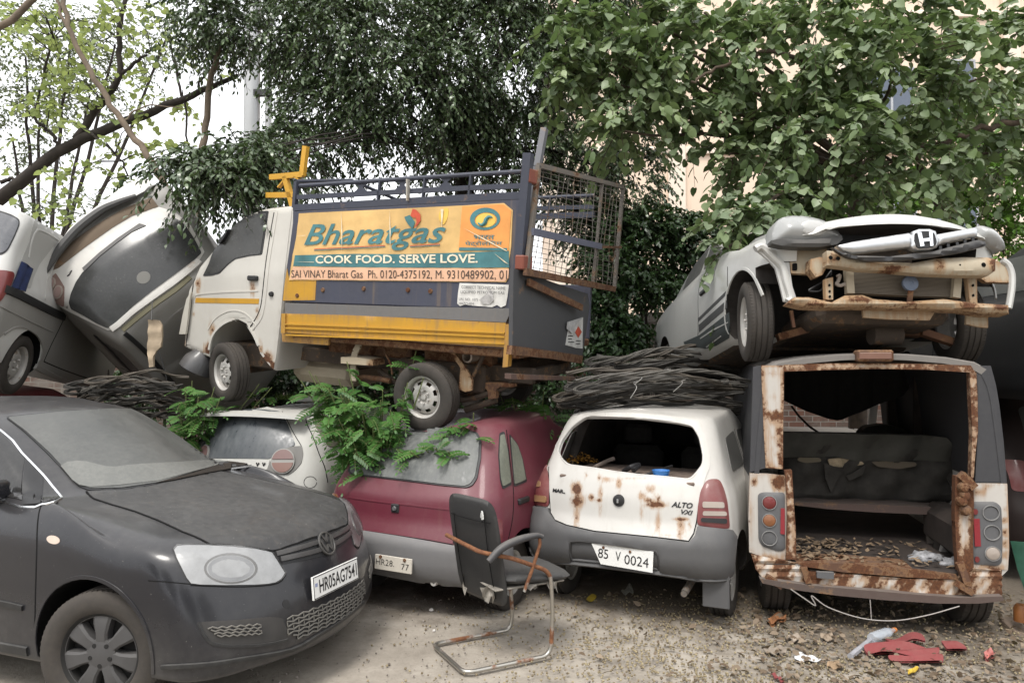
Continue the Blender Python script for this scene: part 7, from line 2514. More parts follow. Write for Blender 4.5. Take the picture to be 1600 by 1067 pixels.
def leaf_mesh(name, P, D, U, S, shape, mat, parent, rnd_=None, smooth=False):
 """P base points, D along, U leaf normal hints, S lengths"""
 n = len(P)
 D = nrmz(D)
 U = nrmz(U - D * (U * D).sum(1, keepdims=True))
 B = np.cross(U, D)
 T, F = shape
 k = len(T)
 V = P[:, None] + S[:, None, None] * (T[None, :, 0, None] * D[:, None] + T[None, :, 1, None] * B[:, None] + T[None, :, 2, None] * U[:, None])
 V = V.reshape(-1, 3).astype(np.float32)
 F = np.array(F)
 fa = (F[None] + (np.arange(n) * k)[:, None, None]).reshape(-1, 3).astype(np.int32)
 me = bpy.data.meshes.new(name)
 me.vertices.add(len(V))
 me.vertices.foreach_set('co', V.ravel())
 me.loops.add(len(fa) * 3)
 me.loops.foreach_set('vertex_index', fa.ravel())
 me.polygons.add(len(fa))
 me.polygons.foreach_set('loop_start', (np.arange(len(fa)) * 3).astype(np.int32))
 me.polygons.foreach_set('use_smooth', np.ones(len(fa), bool))
 a = me.attributes.new('rnd', 'FLOAT', 'POINT')
 r = rnd_ if rnd_ is not None else rng.random(n)
 a.data.foreach_set('value', np.repeat(r, k).astype(np.float32))
 me.materials.append(mat)
 me.update(calc_edges=True)
 o = bpy.data.objects.new(name, me)
 COL.objects.link(o)
 if parent: o.parent = parent
 return o
def sprays(C, per, length, droop, size, spread=1.0, out=None, jit=.35):
 """leafy twigs: C start points; returns leaf P, D, U, S and twig polylines"""
 n = len(C)
 az = rng.random(n) * 2 * PI
 el = rng.normal(.1, .45, n)
 d = np.stack([np.cos(az) * np.cos(el), np.sin(az) * np.cos(el), np.sin(el)], 1)
 if out is not None: d = nrmz(d + out * 1.2)
 L = length * (.6 + .8 * rng.random(n))
 t = (np.arange(per) + .5) / per
 P = C[:, None] + d[:, None] * (L[:, None, None] * t[None, :, None])
 P[..., 2] -= droop * L[:, None] * t[None] ** 2
 tang = d[:, None] * np.ones((1, per, 1))
 tang = tang + np.array([0, 0, -1])[None, None] * (2 * droop * t[None, :, None])
 tang = nrmz(tang)
 side = nrmz(np.cross(tang, np.array([0, 0, 1.0])))
 sg = np.where(np.arange(per) % 2 == 0, 1, -1)[None, :, None]
 D = nrmz(tang * .75 + side * sg * spread * .9 + np.array([0, 0, -droop * .5]) + rng.normal(0, jit, P.shape))
 U = nrmz(np.array([0, 0, 1.0]) + rng.normal(0, .45, P.shape))
 S = size * (.65 + .6 * rng.random(P.shape[:2]))
 rr = np.repeat(rng.random(n), per) * .6 + rng.random(n * per) * .4
 tw = np.stack([C, P[:, per // 2], P[:, -1]], 1)
 return P.reshape(-1, 3), D.reshape(-1, 3), U.reshape(-1, 3), S.ravel(), rr, tw
def blob_points(B, n, shell=.5, ext=0):
 """B: list of (px, py, depth, rx px, ry px, weight); points inside ellipsoids"""
 w = np.array([b[5] if len(b) > 5 else b[3] * b[4] for b in B], float)
 w /= w.sum()
 out, oc = [], []
 for b, k in zip(B, rng.multinomial(n, w)):
  c = at_y(b[0], b[1], b[2])
  s = b[2] / FPX
  v = nrmz(rng.normal(size=(k, 3)))
  r = (shell + (1 - shell) * rng.random(k)) ** .5 if shell else rng.random(k) ** (1 / 3)
  rx, rz = max(b[3] * s - ext, b[3] * s * .3), max(b[4] * s - ext, b[4] * s * .3)
  q = v * r[:, None] * np.array([rx, min(rx, rz) * 1.1 + .1, rz])
  out.append(np.array(c) + q)
  oc.append(v)
 return np.concatenate(out), np.concatenate(oc)
def branchwork(m, paths, n=6, wob=.03):
 for pts, r0, r1 in paths:
  P = cat(pts, 5)
  k = len(P)
  P = [p + Vector((rng.normal() * wob, rng.normal() * wob, rng.normal() * wob)) * (0 if i in (0, k - 1) else .5) for i, p in enumerate(P)]
  m.tube(P, [r0 + (r1 - r0) * i / (k - 1) for i in range(k)], n)
def twig_mesh(name, tw, r, mat, parent):
 """thin 3-sided twigs through three points each"""
 n = len(tw)
 ang = np.array([0, 2.1, 4.2])
 V = np.zeros((n, 3, 3, 3), np.float32)
 for j, k in enumerate((1.0, .8, .4)):
  V[:, j] = tw[:, j, None] + np.stack([np.cos(ang), np.sin(ang) * .5, np.sin(ang)], 1)[None] * r * k
 V = V.reshape(-1, 3)
 f = []
 for j in range(2):
  for k in range(3): f.append((j * 3 + k, j * 3 + (k + 1) % 3, j * 3 + 3 + (k + 1) % 3, j * 3 + 3 + k))
 f = np.array(f)
 fa = (f[None] + (np.arange(n) * 9)[:, None, None]).reshape(-1, 4)
 me = bpy.data.meshes.new(name)
 me.vertices.add(len(V)); me.vertices.foreach_set('co', V.ravel())
 me.loops.add(fa.size); me.loops.foreach_set('vertex_index', fa.ravel().astype(np.int32))
 me.polygons.add(len(fa)); me.polygons.foreach_set('loop_start', (np.arange(len(fa)) * 4).astype(np.int32))
 me.materials.append(mat)
 me.update(calc_edges=True)
 o = bpy.data.objects.new(name, me)
 COL.objects.link(o)
 o.parent = parent
 return o
def W(px, py, y): return at_y(px, py, y)
def build_trees():
 bark = plain('bark_brown', (.085, .062, .045), .95, var=.4, scale=8, bump=.6)
 barkd = plain('bark_dark', (.030, .024, .020), .95, var=.4, scale=8, bump=.6)
 barkl = plain('bark_tan', (.14, .108, .078), .9, var=.3, scale=8, bump=.5)
 # ---- the dark fig in the middle
 root = empty('fig_tree', None, (W(730, 600, 9.6).x, 9.6, 0))
 tag(root, 'dense dark green fig tree filling the middle behind the delivery truck', 'tree')
 inv = np.array(root.location)
 B = [(450, 40, 9.0, 170, 75), (320, 25, 9.0, 70, 70), (560, 60, 8.8, 150, 110), (640, 140, 8.6, 140, 95), (530, 170, 8.6, 110, 70), (770, 90, 9.2, 150, 130), (810, 220, 9.4, 110, 85), (740, 190, 9.2, 70, 70),
  (930, 170, 9.8, 110, 140), (985, 285, 9.8, 66, 85), (905, 310, 9.9, 56, 60), (470, 235, 8.6, 70, 75), (370, 240, 7.0, 66, 46), (312, 258, 6.7, 62, 38), (352, 280, 6.6, 66, 44), (412, 250, 6.9, 46, 44), (268, 278, 6.7, 34, 20, 350),
  (640, 255, 9.8, 90, 34, 900), (820, 20, 9.0, 180, 80), (600, -60, 9.4, 260, 90), (880, -40, 9.4, 200, 90), (420, 250, 7.6, 50, 60), (700, 250, 9.8, 50, 50)]
 C, O = blob_points(B, 6000, .40, .16)
 P, D, U, S, rr, tw = sprays(C, 16, .36, .75, .070, .8, O * .8)
 fig = leaf_mat('fig_leaf', (.020, .042, .016), (.12, .175, .075), .28, .15, dusty=.18)
 leaf_mesh('crown', P - inv, D, U, S, NARROW, fig, root, rr)
 twig_mesh('twigs', tw - inv, .006, barkd, root)
 m = MB()
 iv = Vector(root.location)
 tr = Vector((W(730, 600, 9.6).x, 9.6, -.1))
 fk = W(725, 250, 9.6)
 L = [([tr, tr + Vector((.05, 0, 1.6)), fk], .17, .12)]
 for b in B: L.append(([fk, fk.lerp(W(b[0], b[1], b[2]), .5) + Vector((0, 0, .3)), W(b[0], b[1], b[2])], .034 if b[0] > 500 else .013, .010 if b[0] > 500 else .006))
 L.append(([Vector((W(960, 600, 10).x, 10, 0)), W(950, 400, 10), W(900, 320, 9.8), W(840, 260, 9.6), fk + Vector((0, 0, .6))], .11, .06))
 branchwork(m, [([p - iv for p in q], a, b) for q, a, b in L], 8, .04)
 m.build('trunk', barkd, root, 60)
 # ---- the broad-leaved tree on the right, nearest the camera
 root = empty('broadleaf_tree', None, (W(1345, 600, 8.6).x, 8.6, 0))
 tag(root, 'leafy tree with big grey-green heart-shaped leaves hanging over the silver saloon', 'tree')
 iv = Vector(root.location); inv = np.array(iv)
 B = [(1250, 90, 7.0, 160, 100), (1400, 120, 7.0, 150, 110), (1215, 200, 6.8, 80, 90), (1300, 230, 6.8, 110, 100), (1195, 320, 6.3, 66, 70), (1140, 385, 6.0, 50, 40), (1160, 345, 6.1, 55, 45), (1400, 250, 7.0, 120, 80), (1060, 75, 6.8, 130, 60), (960, 100, 6.8, 110, 60), (905, 55, 7.0, 85, 60), (880, 110, 6.8, 60, 40),
  (1000, 165, 6.8, 85, 50), (975, 205, 6.7, 66, 34), (1080, 160, 6.9, 70, 50), (1100, 20, 7.2, 130, 60), (1330, 0, 7.4, 210, 70), (1540, 120, 7.4, 120, 120), (1550, 240, 7.4, 90, 60), (1260, 325, 7.2, 80, 40), (1000, 20, 7.2, 110, 50), (1140, 240, 6.8, 40, 50)]
 C, O = blob_points(B, 1150, .35, .18)
 P, D, U, S, rr, tw = sprays(C, 12, .40, .65, .090, .9, O * .7, .3)
 lf = leaf_mat('broad_leaf', (.105, .165, .070), (.30, .385, .165), .42, .32, dusty=.40)
 leaf_mesh('crown', P - inv, D, U, S, HEART, lf, root, rr ** 1.6)
 twig_mesh('twigs', tw - inv, .005, bark, root)
 m = MB()
 base = Vector((W(1345, 600, 8.6).x, 8.6, -.1))
 fk = W(1338, 270, 8.3)
 L = [([base, base + Vector((-.05, 0, 1.8)), fk], .12, .085)]
 for b in B: L.append(([fk, fk.lerp(W(b[0], b[1], b[2]), .55) + Vector((0, 0, .12)), W(b[0], b[1], b[2])], .035, .010))
 L += [([W(1300, 110, 7.4), W(1220, 82, 6.8), W(1170, 90, 6.6), W(1110, 112, 6.6), W(1080, 128, 6.6)], .022, .012),
  ([W(1600, 190, 7.0), W(1520, 205, 6.9), W(1460, 225, 6.9), W(1430, 235, 7.0)], .03, .014),
  ([W(1480, 340, 8.0), W(1450, 280, 7.8), W(1420, 230, 7.6)], .05, .03)]
 branchwork(m, [([p - iv for p in q], a, b) for q, a, b in L], 7, .03)
 m.build('trunk', bark, root, 60)
 # ---- sunny bush and creepers behind the saloon at the far right
 root = empty('bright_bush', None, (W(1560, 600, 10.2).x, 10.2, 0))
 tag(root, 'bright green small-leaved bush at the far right edge beyond the silver saloon', 'bush')
 iv = Vector(root.location); inv = np.array(iv)
 B = [(1540, 290, 9.8, 110, 80), (1430, 300, 10, 90, 60), (1330, 320, 10.2, 90, 40), (1570, 360, 9.6, 60, 60), (1590, 200, 10, 60, 90), (1480, 190, 10, 60, 60), (1250, 330, 10.2, 50, 40)]
 C, O = blob_points(B, 900, .3, .15)
 P, D, U, S, rr, tw = sprays(C, 12, .34, .4, .09, .9, O * .5)
 leaf_mesh('crown', P - inv, D, U, S, OVAL, leaf_mat('bright_leaf', (.06, .15, .02), (.16, .30, .05), .4, .4), root, rr)
 twig_mesh('twigs', tw - inv, .005, bark, root)
 m = MB()
 for b in B: branchwork(m, [([Vector((0, 0, 0)) + Vector((rng.normal() * .1, 0, 0)), (Vector((0, 0, 1.5)) + (W(b[0], b[1], b[2]) - iv)) * .5, W(b[0], b[1], b[2]) - iv], .03, .01)], 6)
 m.build('stems', bark, root, 60)
 # ---- dark shrubs along the wall
 for nm, lab, B, cnt in (('wall_shrub', 'dark shrub hanging over the brick wall between the truck gate and the silver saloon', [(1010, 360, 9.6, 90, 50), (960, 420, 9.3, 60, 60), (1080, 370, 9.6, 70, 45), (1000, 450, 9.2, 80, 30), (1050, 440, 9.6, 60, 30), (940, 350, 9.8, 60, 50), (1130, 420, 9.6, 50, 50)], 1300),
       ('low_shrub', 'low dark shrub beside the tail of the delivery truck', [(945, 500, 8.6, 34, 46), (960, 550, 8.3, 40, 40), (925, 470, 8.8, 22, 40), (985, 520, 8.6, 30, 30)], 420),
       ('shade_shrub', 'dark undergrowth along the foot of the brick wall below the delivery truck', [(380, 590, 10, 120, 60), (520, 580, 10, 120, 70), (660, 590, 10, 110, 70), (790, 600, 10, 100, 70), (880, 580, 10, 60, 60), (240, 600, 10, 90, 50)], 1500)):
  b0 = B[0]
  root = empty(nm, None, (W(b0[0], 600, b0[2]).x, b0[2], 0))
  tag(root, lab, 'shrub')
  iv = Vector(root.location); inv = np.array(iv)
  C, O = blob_points(B, cnt, .35, .12)
  P, D, U, S, rr, tw = sprays(C, 14, .30, .6, .075, .8, O * .6)
  leaf_mesh('foliage', P - inv, D, U, S, RHOMB, leaf_mat(nm + '_leaf', (.020, .046, .016), (.05, .095, .032), .38, .15), root, rr)
  twig_mesh('twigs', tw - inv, .005, barkd, root)
  m = MB()
  for b in B: branchwork(m, [([Vector((rng.normal() * .1, 0, 0)), (W(b[0], b[1], b[2]) - iv) * .55 + Vector((0, 0, .3)), W(b[0], b[1], b[2]) - iv], .03, .01)], 6)
  m.build('stems', barkd, root, 60)
 # ---- thin tree on the left
 root = empty('sparse_tree', None, (W(-160, 600, 10).x, 10.0, 0))
 tag(root, 'sparse tree with black limbs and lime green leaves against the white sky at the left', 'tree')
 iv = Vector(root.location); inv = np.array(iv)
 Y = 9.6
 t0 = Vector((W(-160, 600, 10).x, 10, -.1))
 L = [([t0, W(-150, 420, 10), W(-60, 345, 9.8), W(0, 312, Y), W(90, 238, Y), W(200, 190, Y), (W(300, 150, Y)), W(372, 118, Y)], .14, .028),
  ([W(118, 218, Y), W(160, 160, Y), W(188, 118, Y), W(185, 60, Y), W(195, 0, Y), W(200, -60, Y)], .052, .022),
  ([W(188, 118, Y), W(215, 95, Y), W(235, 80, Y)], .03, .012), ([W(90, 238, Y), W(82, 210, Y), W(55, 185, Y), W(68, 120, Y), W(84, 60, Y)], .026, .012),
  ([W(310, 148, Y), W(312, 125, Y), W(335, 110, Y)], .022, .010), ([W(0, 285, Y), W(20, 280, Y), W(30, 300, Y)], .03, .012),
  ([W(130, 200, Y), W(180, 240, 9.2), W(200, 275, 9.2)], .018, .010), ([W(270, 90, Y), W(285, 150, Y), W(295, 230, Y)], .022, .012)]
 m = MB()
 branchwork(m, [([p - iv for p in q], a, b) for q, a, b in L], 8, .02)
 B = [(60, 60, 9.6, 120, 80), (150, 40, 9.4, 110, 60), (230, 60, 9.6, 80, 80), (50, 170, 9.6, 80, 60), (120, 130, 9.4, 90, 50), (60, 260, 9.4, 60, 40), (140, 280, 9.2, 80, 40), (230, 150, 9.6, 80, 50), (250, 230, 9.4, 60, 40), (20, 20, 9.4, 60, 60), (90, 330, 9.4, 70, 30), (180, 220, 9.2, 70, 40), (300, 90, 9.8, 60, 60)]
 C, O = blob_points(B, 170, 0, .1)
 for c in C[::2]:
  a = [np.array(p) for q, _, _ in L for p in cat(q, 3)]
  k = min(a, key=lambda v: ((v - c) ** 2).sum())
  m.tube([Vector(k) - iv, (Vector(k) * .5 + Vector(c) * .5) - iv + Vector((0, 0, .08)), Vector(c) - iv], [.009, .006, .004], 4)
 m.build('trunk', barkd, root, 60)
 P, D, U, S, rr, tw = sprays(C, 7, .42, .6, .088, 1.0, None, .4)
 leaf_mesh('crown', P - inv, D, U, S, HEART, leaf_mat('lime_leaf', (.12, .18, .055), (.26, .33, .10), .5, .45, (.40, .47, .15)), root, rr)
 twig_mesh('twigs', tw - inv, .005, barkd, root)
 # ---- grey-green tree farther off, behind the sparse one
 root = empty('distant_tree', None, (W(60, 600, 15).x, 15, 0))
 tag(root, 'soft grey-green tree with fine leaves, farthest back at the left', 'tree')
 iv = Vector(root.location); inv = np.array(iv)
 B = [(40, 90, 15, 110, 110), (140, 150, 15, 90, 60), (20, 220, 15, 80, 60), (180, 70, 15, 90, 80), (110, 60, 15, 90, 60), (60, 160, 15, 80, 50), (150, 330, 14, 80, 36), (200, 300, 14, 40, 30), (60, 320, 14, 70, 30), (260, 60, 15, 50, 60), (240, 340, 14, 60, 40)]
 C, O = blob_points(B, 900, .1, .1)
 P, D, U, S, rr, tw = sprays(C, 9, .42, .5, .085, .8, O * .3)
 leaf_mesh('crown', P - inv, D, U, S, RHOMB, leaf_mat('greyish_leaf', (.11, .14, .075), (.22, .25, .14), .6, .35), root, rr)
 twig_mesh('twigs', tw - inv, .006, barkd, root)
 m = MB()
 for b in B: branchwork(m, [([Vector((0, 0, 0)), Vector((0, 0, 2.0)), (W(b[0], b[1], b[2]) - iv) * .6 + Vector((0, 0, .8)), W(b[0], b[1], b[2]) - iv], .07, .02)], 6)
 m.build('trunk', barkd, root, 60)
 # ---- bare leaning stem in front
 m = MB()
 pts = [W(95, -20, 8.6), W(112, 55, 8.6), W(150, 125, 8.6), W(190, 190, 8.6), W(225, 235, 8.6), W(252, 282, 8.6), W(275, 330, 8.7), W(330, 480, 9.0), Vector((W(345, 560, 9.1).x, 9.1, -.05))]
 branchwork(m, [(pts, .028, .050), ([W(112, 55, 8.6), W(95, 20, 8.6), W(84, -20, 8.6)], .022, .016), ([W(190, 190, 8.6), W(225, 165, 8.6), W(285, 170, 8.7)], .012, .006)], 8, .02)
 o = m.build('leaning_trunk', barkl, None, 60)
 tag(o, 'bare tan trunk leaning behind the overturned white car', 'trunk')
 m = MB()
 branchwork(m, [([Vector((W(300, 560, 9.2).x, 9.2, 0)), W(310, 300, 9.2), W(322, 200, 9.2), W(332, 120, 9.2), W(345, 70, 9.2)], .05, .035)], 8, .02)
 branchwork(m, [([W(-10, 45, 8.2), W(20, 30, 8.2), W(60, -10, 8.2)], .04, .035)], 8, .01)
 o = m.build('pale_trunk', barkl, None, 60)
 tag(o, 'slim tan trunk rising beside the grey pole', 'trunk')
PINNA = (np.array([(0, 0, 0), (.3, .20, .03), (.75, .19, .02), (1, 0, -.06), (.75, -.19, .02), (.3, -.20, .03)]), [(0, 1, 5), (1, 2, 4), (1, 4, 5), (2, 3, 4)])
def weed(name, lab, root_pt, tips, n_leaf, size, mat, stem_mat, grp):
 """sprawling weed: stems from the root to tips, compound leaves of paired leaflets along them"""
 root = empty(name, None, root_pt)
 tag(root, lab, 'weed', grp)
 iv = Vector(root_pt)
 m = MB()
 P, D, U, S, RR = [], [], [], [], []
 for tip, k in tips:
  path = cat([iv, iv.lerp(tip, .5) + Vector((0, -.05, .12)), tip], 8)
  m.tube([p - iv for p in path], [.010 - .006 * i / (len(path) - 1) for i in range(len(path))], 5)
  for q in range(int(k * 1.45)):
   t = .35 + .65 * rng.random()
   a = Vector(path[min(len(path) - 1, int(t * (len(path) - 1)))]) + Vector(rng.normal(0, .035, 3))
   az, el = rng.random() * 2 * PI, rng.normal(.15, .4)
   d = Vector((math.cos(az) * math.cos(el), math.sin(az) * math.cos(el) - .35, math.sin(el))).normalized()
   L = size * (.7 + .6 * rng.random())
   npair = 6 + int(rng.random() * 3)
   up = Vector((rng.normal() * .25, -.45 + rng.normal() * .2, 1)).normalized()
   sd = d.cross(up).normalized()
   r_ = rng.random()
   axis = []
   for j in range(npair + 1):
    tt = (j + 1) / (npair + 1)
    p = a + d * (L * tt) - Vector((0, 0, .35 * L * tt * tt))
    axis.append(p - iv)
    tg = (d - Vector((0, 0, .7 * tt))).normalized()
    ls = size * .30 * (1 - .45 * abs(tt - .5))
    for s in ((1, -1) if j < npair else (0,)):
     P.append(p - iv); D.append(sd * s * .9 + tg * (.45 if s else 1)); U.append(up + sd * s * .15)
     S.append(ls * (.9 + .2 * rng.random())); RR.append(r_ * .7 + .3 * rng.random())
   m.tube([a - iv] + axis, .0022, 3, caps=False)
 m.build('stem', stem_mat, root, None)
 leaf_mesh('foliage', np.array([tuple(p) for p in P]), np.array([tuple(p) for p in D]), np.array([tuple(p) for p in U]), np.array(S), PINNA, mat, root, np.array(RR))
 return root
def build_weeds():
 lf = leaf_mat('weed_leaf', (.030, .095, .018), (.085, .20, .040), .45, .25)
 st = plain('weed_stem', (.14, .17, .06), .8)
 g = 'feathery weeds growing through the pile of cars'
 def T(L, y): return [(W(a, b, y + c), k) for a, b, c, k in L]
 weed('weed', 'tallest feathery green weed, under the delivery truck between the white and maroon cars', (W(600, 640, 6.2).x, 6.2, .25),
  T([(a + rng.normal() * 8, b + rng.normal() * 8, -.55 - .45 * (b - 560) / 140, k) for a, b, k in [(500, 590, 12), (520, 620, 14), (545, 600, 14), (570, 650, 18), (600, 620, 18), (642, 545, 8), (628, 585, 10), (540, 660, 16), (590, 680, 16), (560, 690, 14), (620, 660, 14), (655, 590, 5), (490, 570, 10), (545, 575, 10), (610, 640, 16), (580, 600, 14), (535, 630, 14), (510, 645, 12), (555, 625, 16), (590, 650, 16), (575, 670, 16), (605, 675, 12), (480, 580, 8), (525, 590, 12), (570, 625, 14), (635, 610, 8), (550, 700, 10), (520, 670, 10)]], 6.2), 0, .165, lf, st, g)
 weed('weed', 'feathery green weed spilling over the back window of the maroon car', (W(740, 640, 6.2).x, 6.05, .4),
  T([(690, 685, -.98, 18), (720, 665, -.9, 18), (740, 645, -.7, 12), (660, 698, -1.05, 10), (620, 702, -1.05, 12), (700, 705, -1.1, 14), (752, 668, -.7, 8), (735, 688, -.95, 12), (705, 665, -.9, 14), (680, 700, -1.05, 12), (640, 705, -1.08, 10)], 6.2), 0, .15, lf, st, g)
 weed('weed', 'feathery green weed by the front wheel of the delivery truck', (W(320, 660, 6.9).x, 6.7, .4),
  T([(290, 605, -.5, 14), (310, 620, -.6, 14), (335, 605, -.5, 10), (280, 630, -.6, 14), (320, 635, -.6, 12), (300, 595, -.4, 10), (405, 600, -.3, 7), (425, 605, -.2, 6), (345, 620, -.5, 8)], 6.9), 0, .155, lf, st, g)
 weed('weed', 'feathery green weed in the shade between the maroon car and the rusty white one', (W(830, 690, 6.4).x, 6.4, .3),
  T([(800, 620, -.2, 14), (850, 610, -.2, 14), (830, 650, -.3, 16), (860, 670, -.35, 14), (815, 690, -.4, 12), (790, 640, -.2, 10), (850, 700, -.4, 12), (830, 620, -.1, 12), (850, 640, -.3, 12), (780, 610, 0, 12)], 6.4), 0, .18, leaf_mat('shade_weed_leaf', (.04, .11, .018), (.10, .22, .04), .45, .35), st, g)
 # small moss cushions and grass on the white roof
 P = []
 m = MB()
 for i in range(260):
  a = at_y(430 + rng.random() * 90, 622 + rng.random() * 8, 6.9 + rng.random() * .5)
  a.z = 1.365 + .02 * rng.random()
  d = Vector(rng.normal(0, .5, 3)); d.z = abs(d.z) + .3
  d.normalize()
  s = d.cross(Vector((0, 0, 1))).normalized() * .006
  m.add([a - s, a + s, a + d * (.03 + .04 * rng.random())], [(0, 1, 2)])
 o = m.build('moss', plain('moss_green', (.10, .16, .035), .9, var=.5), None, None, False)
 tag(o, 'tufts of moss and grass on the roof of the small white hatchback', 'moss', kind='stuff')
def build_far_side():
 """trees across the yard, behind the photographer: they show only in the reflections on glass and paint"""
 bark = plain('bark_far_side', (.06, .05, .04), .95)
 lf = leaf_mat('far_side_leaf', (.03, .06, .02), (.07, .12, .04), .5, .15)
 for k, (x, y, h) in enumerate(((-13, -12, 8.5), (-5, -14, 9.5), (3.5, -12.5, 7.5), (12, -13, 9))):
  root = empty('yard_tree', None, (x, y, 0))
  tag(root, ('big', 'tallest', 'lowest', 'spreading')[k] + ' tree across the yard behind the photographer, mirrored in glass and paint', 'tree', 'trees across the yard')
  m = MB()
  m.tube([(0, 0, -.1), (.1, 0, h * .3), (0, .1, h * .6)], [.22, .17, .08], 8)
  m.build('trunk', bark, root, 60)
  n = 4200
  v = nrmz(rng.normal(size=(n, 3))) * rng.random((n, 1)) ** .45
  P = v * np.array([3.6, 2.4, h * .42]) + np.array([0, 0, h * .56])
  P += .25 * np.sin(P[:, [1, 2, 0]] * 3.1)
  leaf_mesh('crown', P, rng.normal(size=(n, 3)), rng.normal(size=(n, 3)) + [0, 0, 1], .22 + .2 * rng.random(n), OVAL, lf, root)
# ------------------------------------------------------------------ chair, cables and litter
def build_chair():
 p0, pa, pc_ = at_z(726, 1055), at_z(677, 1009), at_z(867, 1028)
 f = Vector((.885, .465, 0)).normalized()
 l = Vector((-f.y, f.x, 0))
 Mx = Matrix((f, l, Vector((0, 0, 1)))).transposed().to_4x4()
 Mx.translation = Vector((p0.x, p0.y, 0))
 root = empty('office_chair', Mx)
 tag(root, 'broken office chair with black padding on rusty chrome tube, before the maroon car', 'chair')
 m, nt, bs, out = nodes('rusty_chrome')
 g = G(nt)
 xyz = g.sep(g.tc.outputs['Object'])
 n = g.noise(9, 6, .65)
 r = g.math('ADD', g.map(xyz[2], .40, .52, 0, .75), g.math('MULTIPLY', g.math('SUBTRACT', n, .5), 1.7))
 r = g.math('ADD', r, .13)
 r = g.math('ADD', r, g.map(g.noise(2.2, 2), .45, .60, 0, .5))
 fac = g.map(r, .35, .6, 0, 1, True)
 nt.links.new(g.mix(fac, (.42, .40, .36), g.mix(g.map(g.noise(40, 4), .3, .7, 0, 1), (.10, .036, .016), (.22, .095, .04))), bs.inputs['Base Color'])
 nt.links.new(g.map(fac, 0, 1, .9, .05), bs.inputs['Metallic'])
 nt.links.new(g.map(fac, 0, 1, .32, .85), bs.inputs['Roughness'])
 g.bump(n, .25, .002, bs)
 chrome = m
 w, dp = .475, .545
 R_ = .0125
 t = MB()
 def bend(P, r=.07, n=6):
  P = [Vector(p) for p in P]
  out = [P[0]]
  for i in range(1, len(P) - 1):
   a, b, c = P[i - 1], P[i], P[i + 1]
   ra = min(r, (a - b).length * .45, (c - b).length * .45)
   A, C_ = b + (a - b).normalized() * ra, b + (c - b).normalized() * ra
   for k in range(n + 1):
    s = k / n
    out.append(A * (1 - s) ** 2 + b * 2 * s * (1 - s) + C_ * s * s)
  return out + [P[-1]]
 # base, right front leg, sloping side rail, crossbar behind the back
 path = bend([(dp - .02, w, .36), (dp, w, .10), (dp - .02, w, R_), (0, w, R_), (0, 0, R_), (dp, 0, R_), (dp + .015, 0, .26), (dp - .0, 0, .49), (.29, 0, .60), (.11, .03, .645), (.09, w - .0, .655)], .065)
 t.tube(path, R_, 12)
 t.build('frame', chrome, root, 60)
 # arm pad on its bent post
 t = MB()
 t.tube(bend([(.37, .0, .40), (.42, -.005, .52), (.47, -.01, .66), (.465, -.01, .695)], .05), .010, 10)
 t.build('arm_post', chrome, root, 60)
 am = MB()
 pts = cat([(.14, -.01, .60), (.22, -.012, .665), (.33, -.012, .70), (.44, -.012, .712), (.485, -.012, .700)], 6)
 am.tube(pts, [.014 + .010 * math.sin(PI * min(1, .15 + i / (len(pts) - 1))) for i in range(len(pts))], 10)
 am.build('armrest', paint('armrest_black', (.022, .024, .030), .35, .45, .3), root, 60)
 # padded back: rounded slab, leaning
 def pad(nm, c, hx, hy, hz, rot, mat, puff=.02, n=(26, 26), corner=.10):
  V, F = [], []
  T = Matrix.Translation(c) @ rot
  for s in (1, -1):
   for i in range(n[0] + 1):
    for j in range(n[1] + 1):
     u, v = -1 + 2 * i / n[0], -1 + 2 * j / n[1]
     # squircle outline
     k = 6
     mx = max(abs(u), abs(v))
     ln = (abs(u) ** k + abs(v) ** k) ** (1 / k) or 1
     uu, vv = (u * mx / ln, v * mx / ln) if mx > 0 else (0, 0)
     e = max(0, 1 - mx ** 6)
     hgt = hz * (e ** .5) + puff * (1 - uu ** 2) * (1 - vv ** 2)
     V.append(T @ Vector((uu * hx, vv * hy, s * hgt)))
  N = (n[0] + 1) * (n[1] + 1)
  for s in (0, 1):
   for i in range(n[0]):
    for j in range(n[1]):
     q = (s * N + i * (n[1] + 1) + j, s * N + (i + 1) * (n[1] + 1) + j, s * N + (i + 1) * (n[1] + 1) + j + 1, s * N + i * (n[1] + 1) + j + 1)
     F.append(q if s == 0 else q[::-1])
  bm = bmesh.new()
  vs = [bm.verts.new(v) for v in V]
  for q in F: bm.faces.new([vs[i] for i in q])
  bmesh.ops.remove_doubles(bm, verts=bm.verts, dist=.0005)
  bmesh.ops.recalc_face_normals(bm, faces=bm.faces)
  me = bpy.data.meshes.new(nm); bm.to_mesh(me); bm.free()
  me.polygons.foreach_set('use_smooth', np.ones(len(me.polygons), bool))
  me.materials.append(mat)
  o = bpy.data.objects.new(nm, me); COL.objects.link(o); o.parent = root
  return o
 lea = paint('black_leatherette', (.020, .020, .021), .42, .4, .3, dcol=(.13, .125, .115), base_dust=.35, scale=3, bump=.3)
 ex, ez = Vector((0, 1, 0)), Vector((-.17, 0, 1)).normalized()
 rb = Matrix((ez, ex, ez.cross(ex))).transposed().to_4x4()
 rb = Matrix.Rotation(R(12), 4, 'Z') @ rb
 bk = pad('backrest', Vector((.185, w / 2, .615)), .315, .240, .014, rb, lea, .010)
 # stitched seams of the cover
 s_ = MB()
 for vv in (-.15, .15):
  s_.tube([Vector((.185, w / 2, .615)) + rb.to_3x3() @ Vector((a, vv, (.034 - .012 * (a / .29) ** 2))) for a in np.linspace(-.26, .20, 12)], .003, 5)
  s_.tube([Vector((.185, w / 2, .615)) + rb.to_3x3() @ Vector((a, vv, -(.034 - .012 * (a / .29) ** 2))) for a in np.linspace(-.26, .20, 12)], .003, 5)
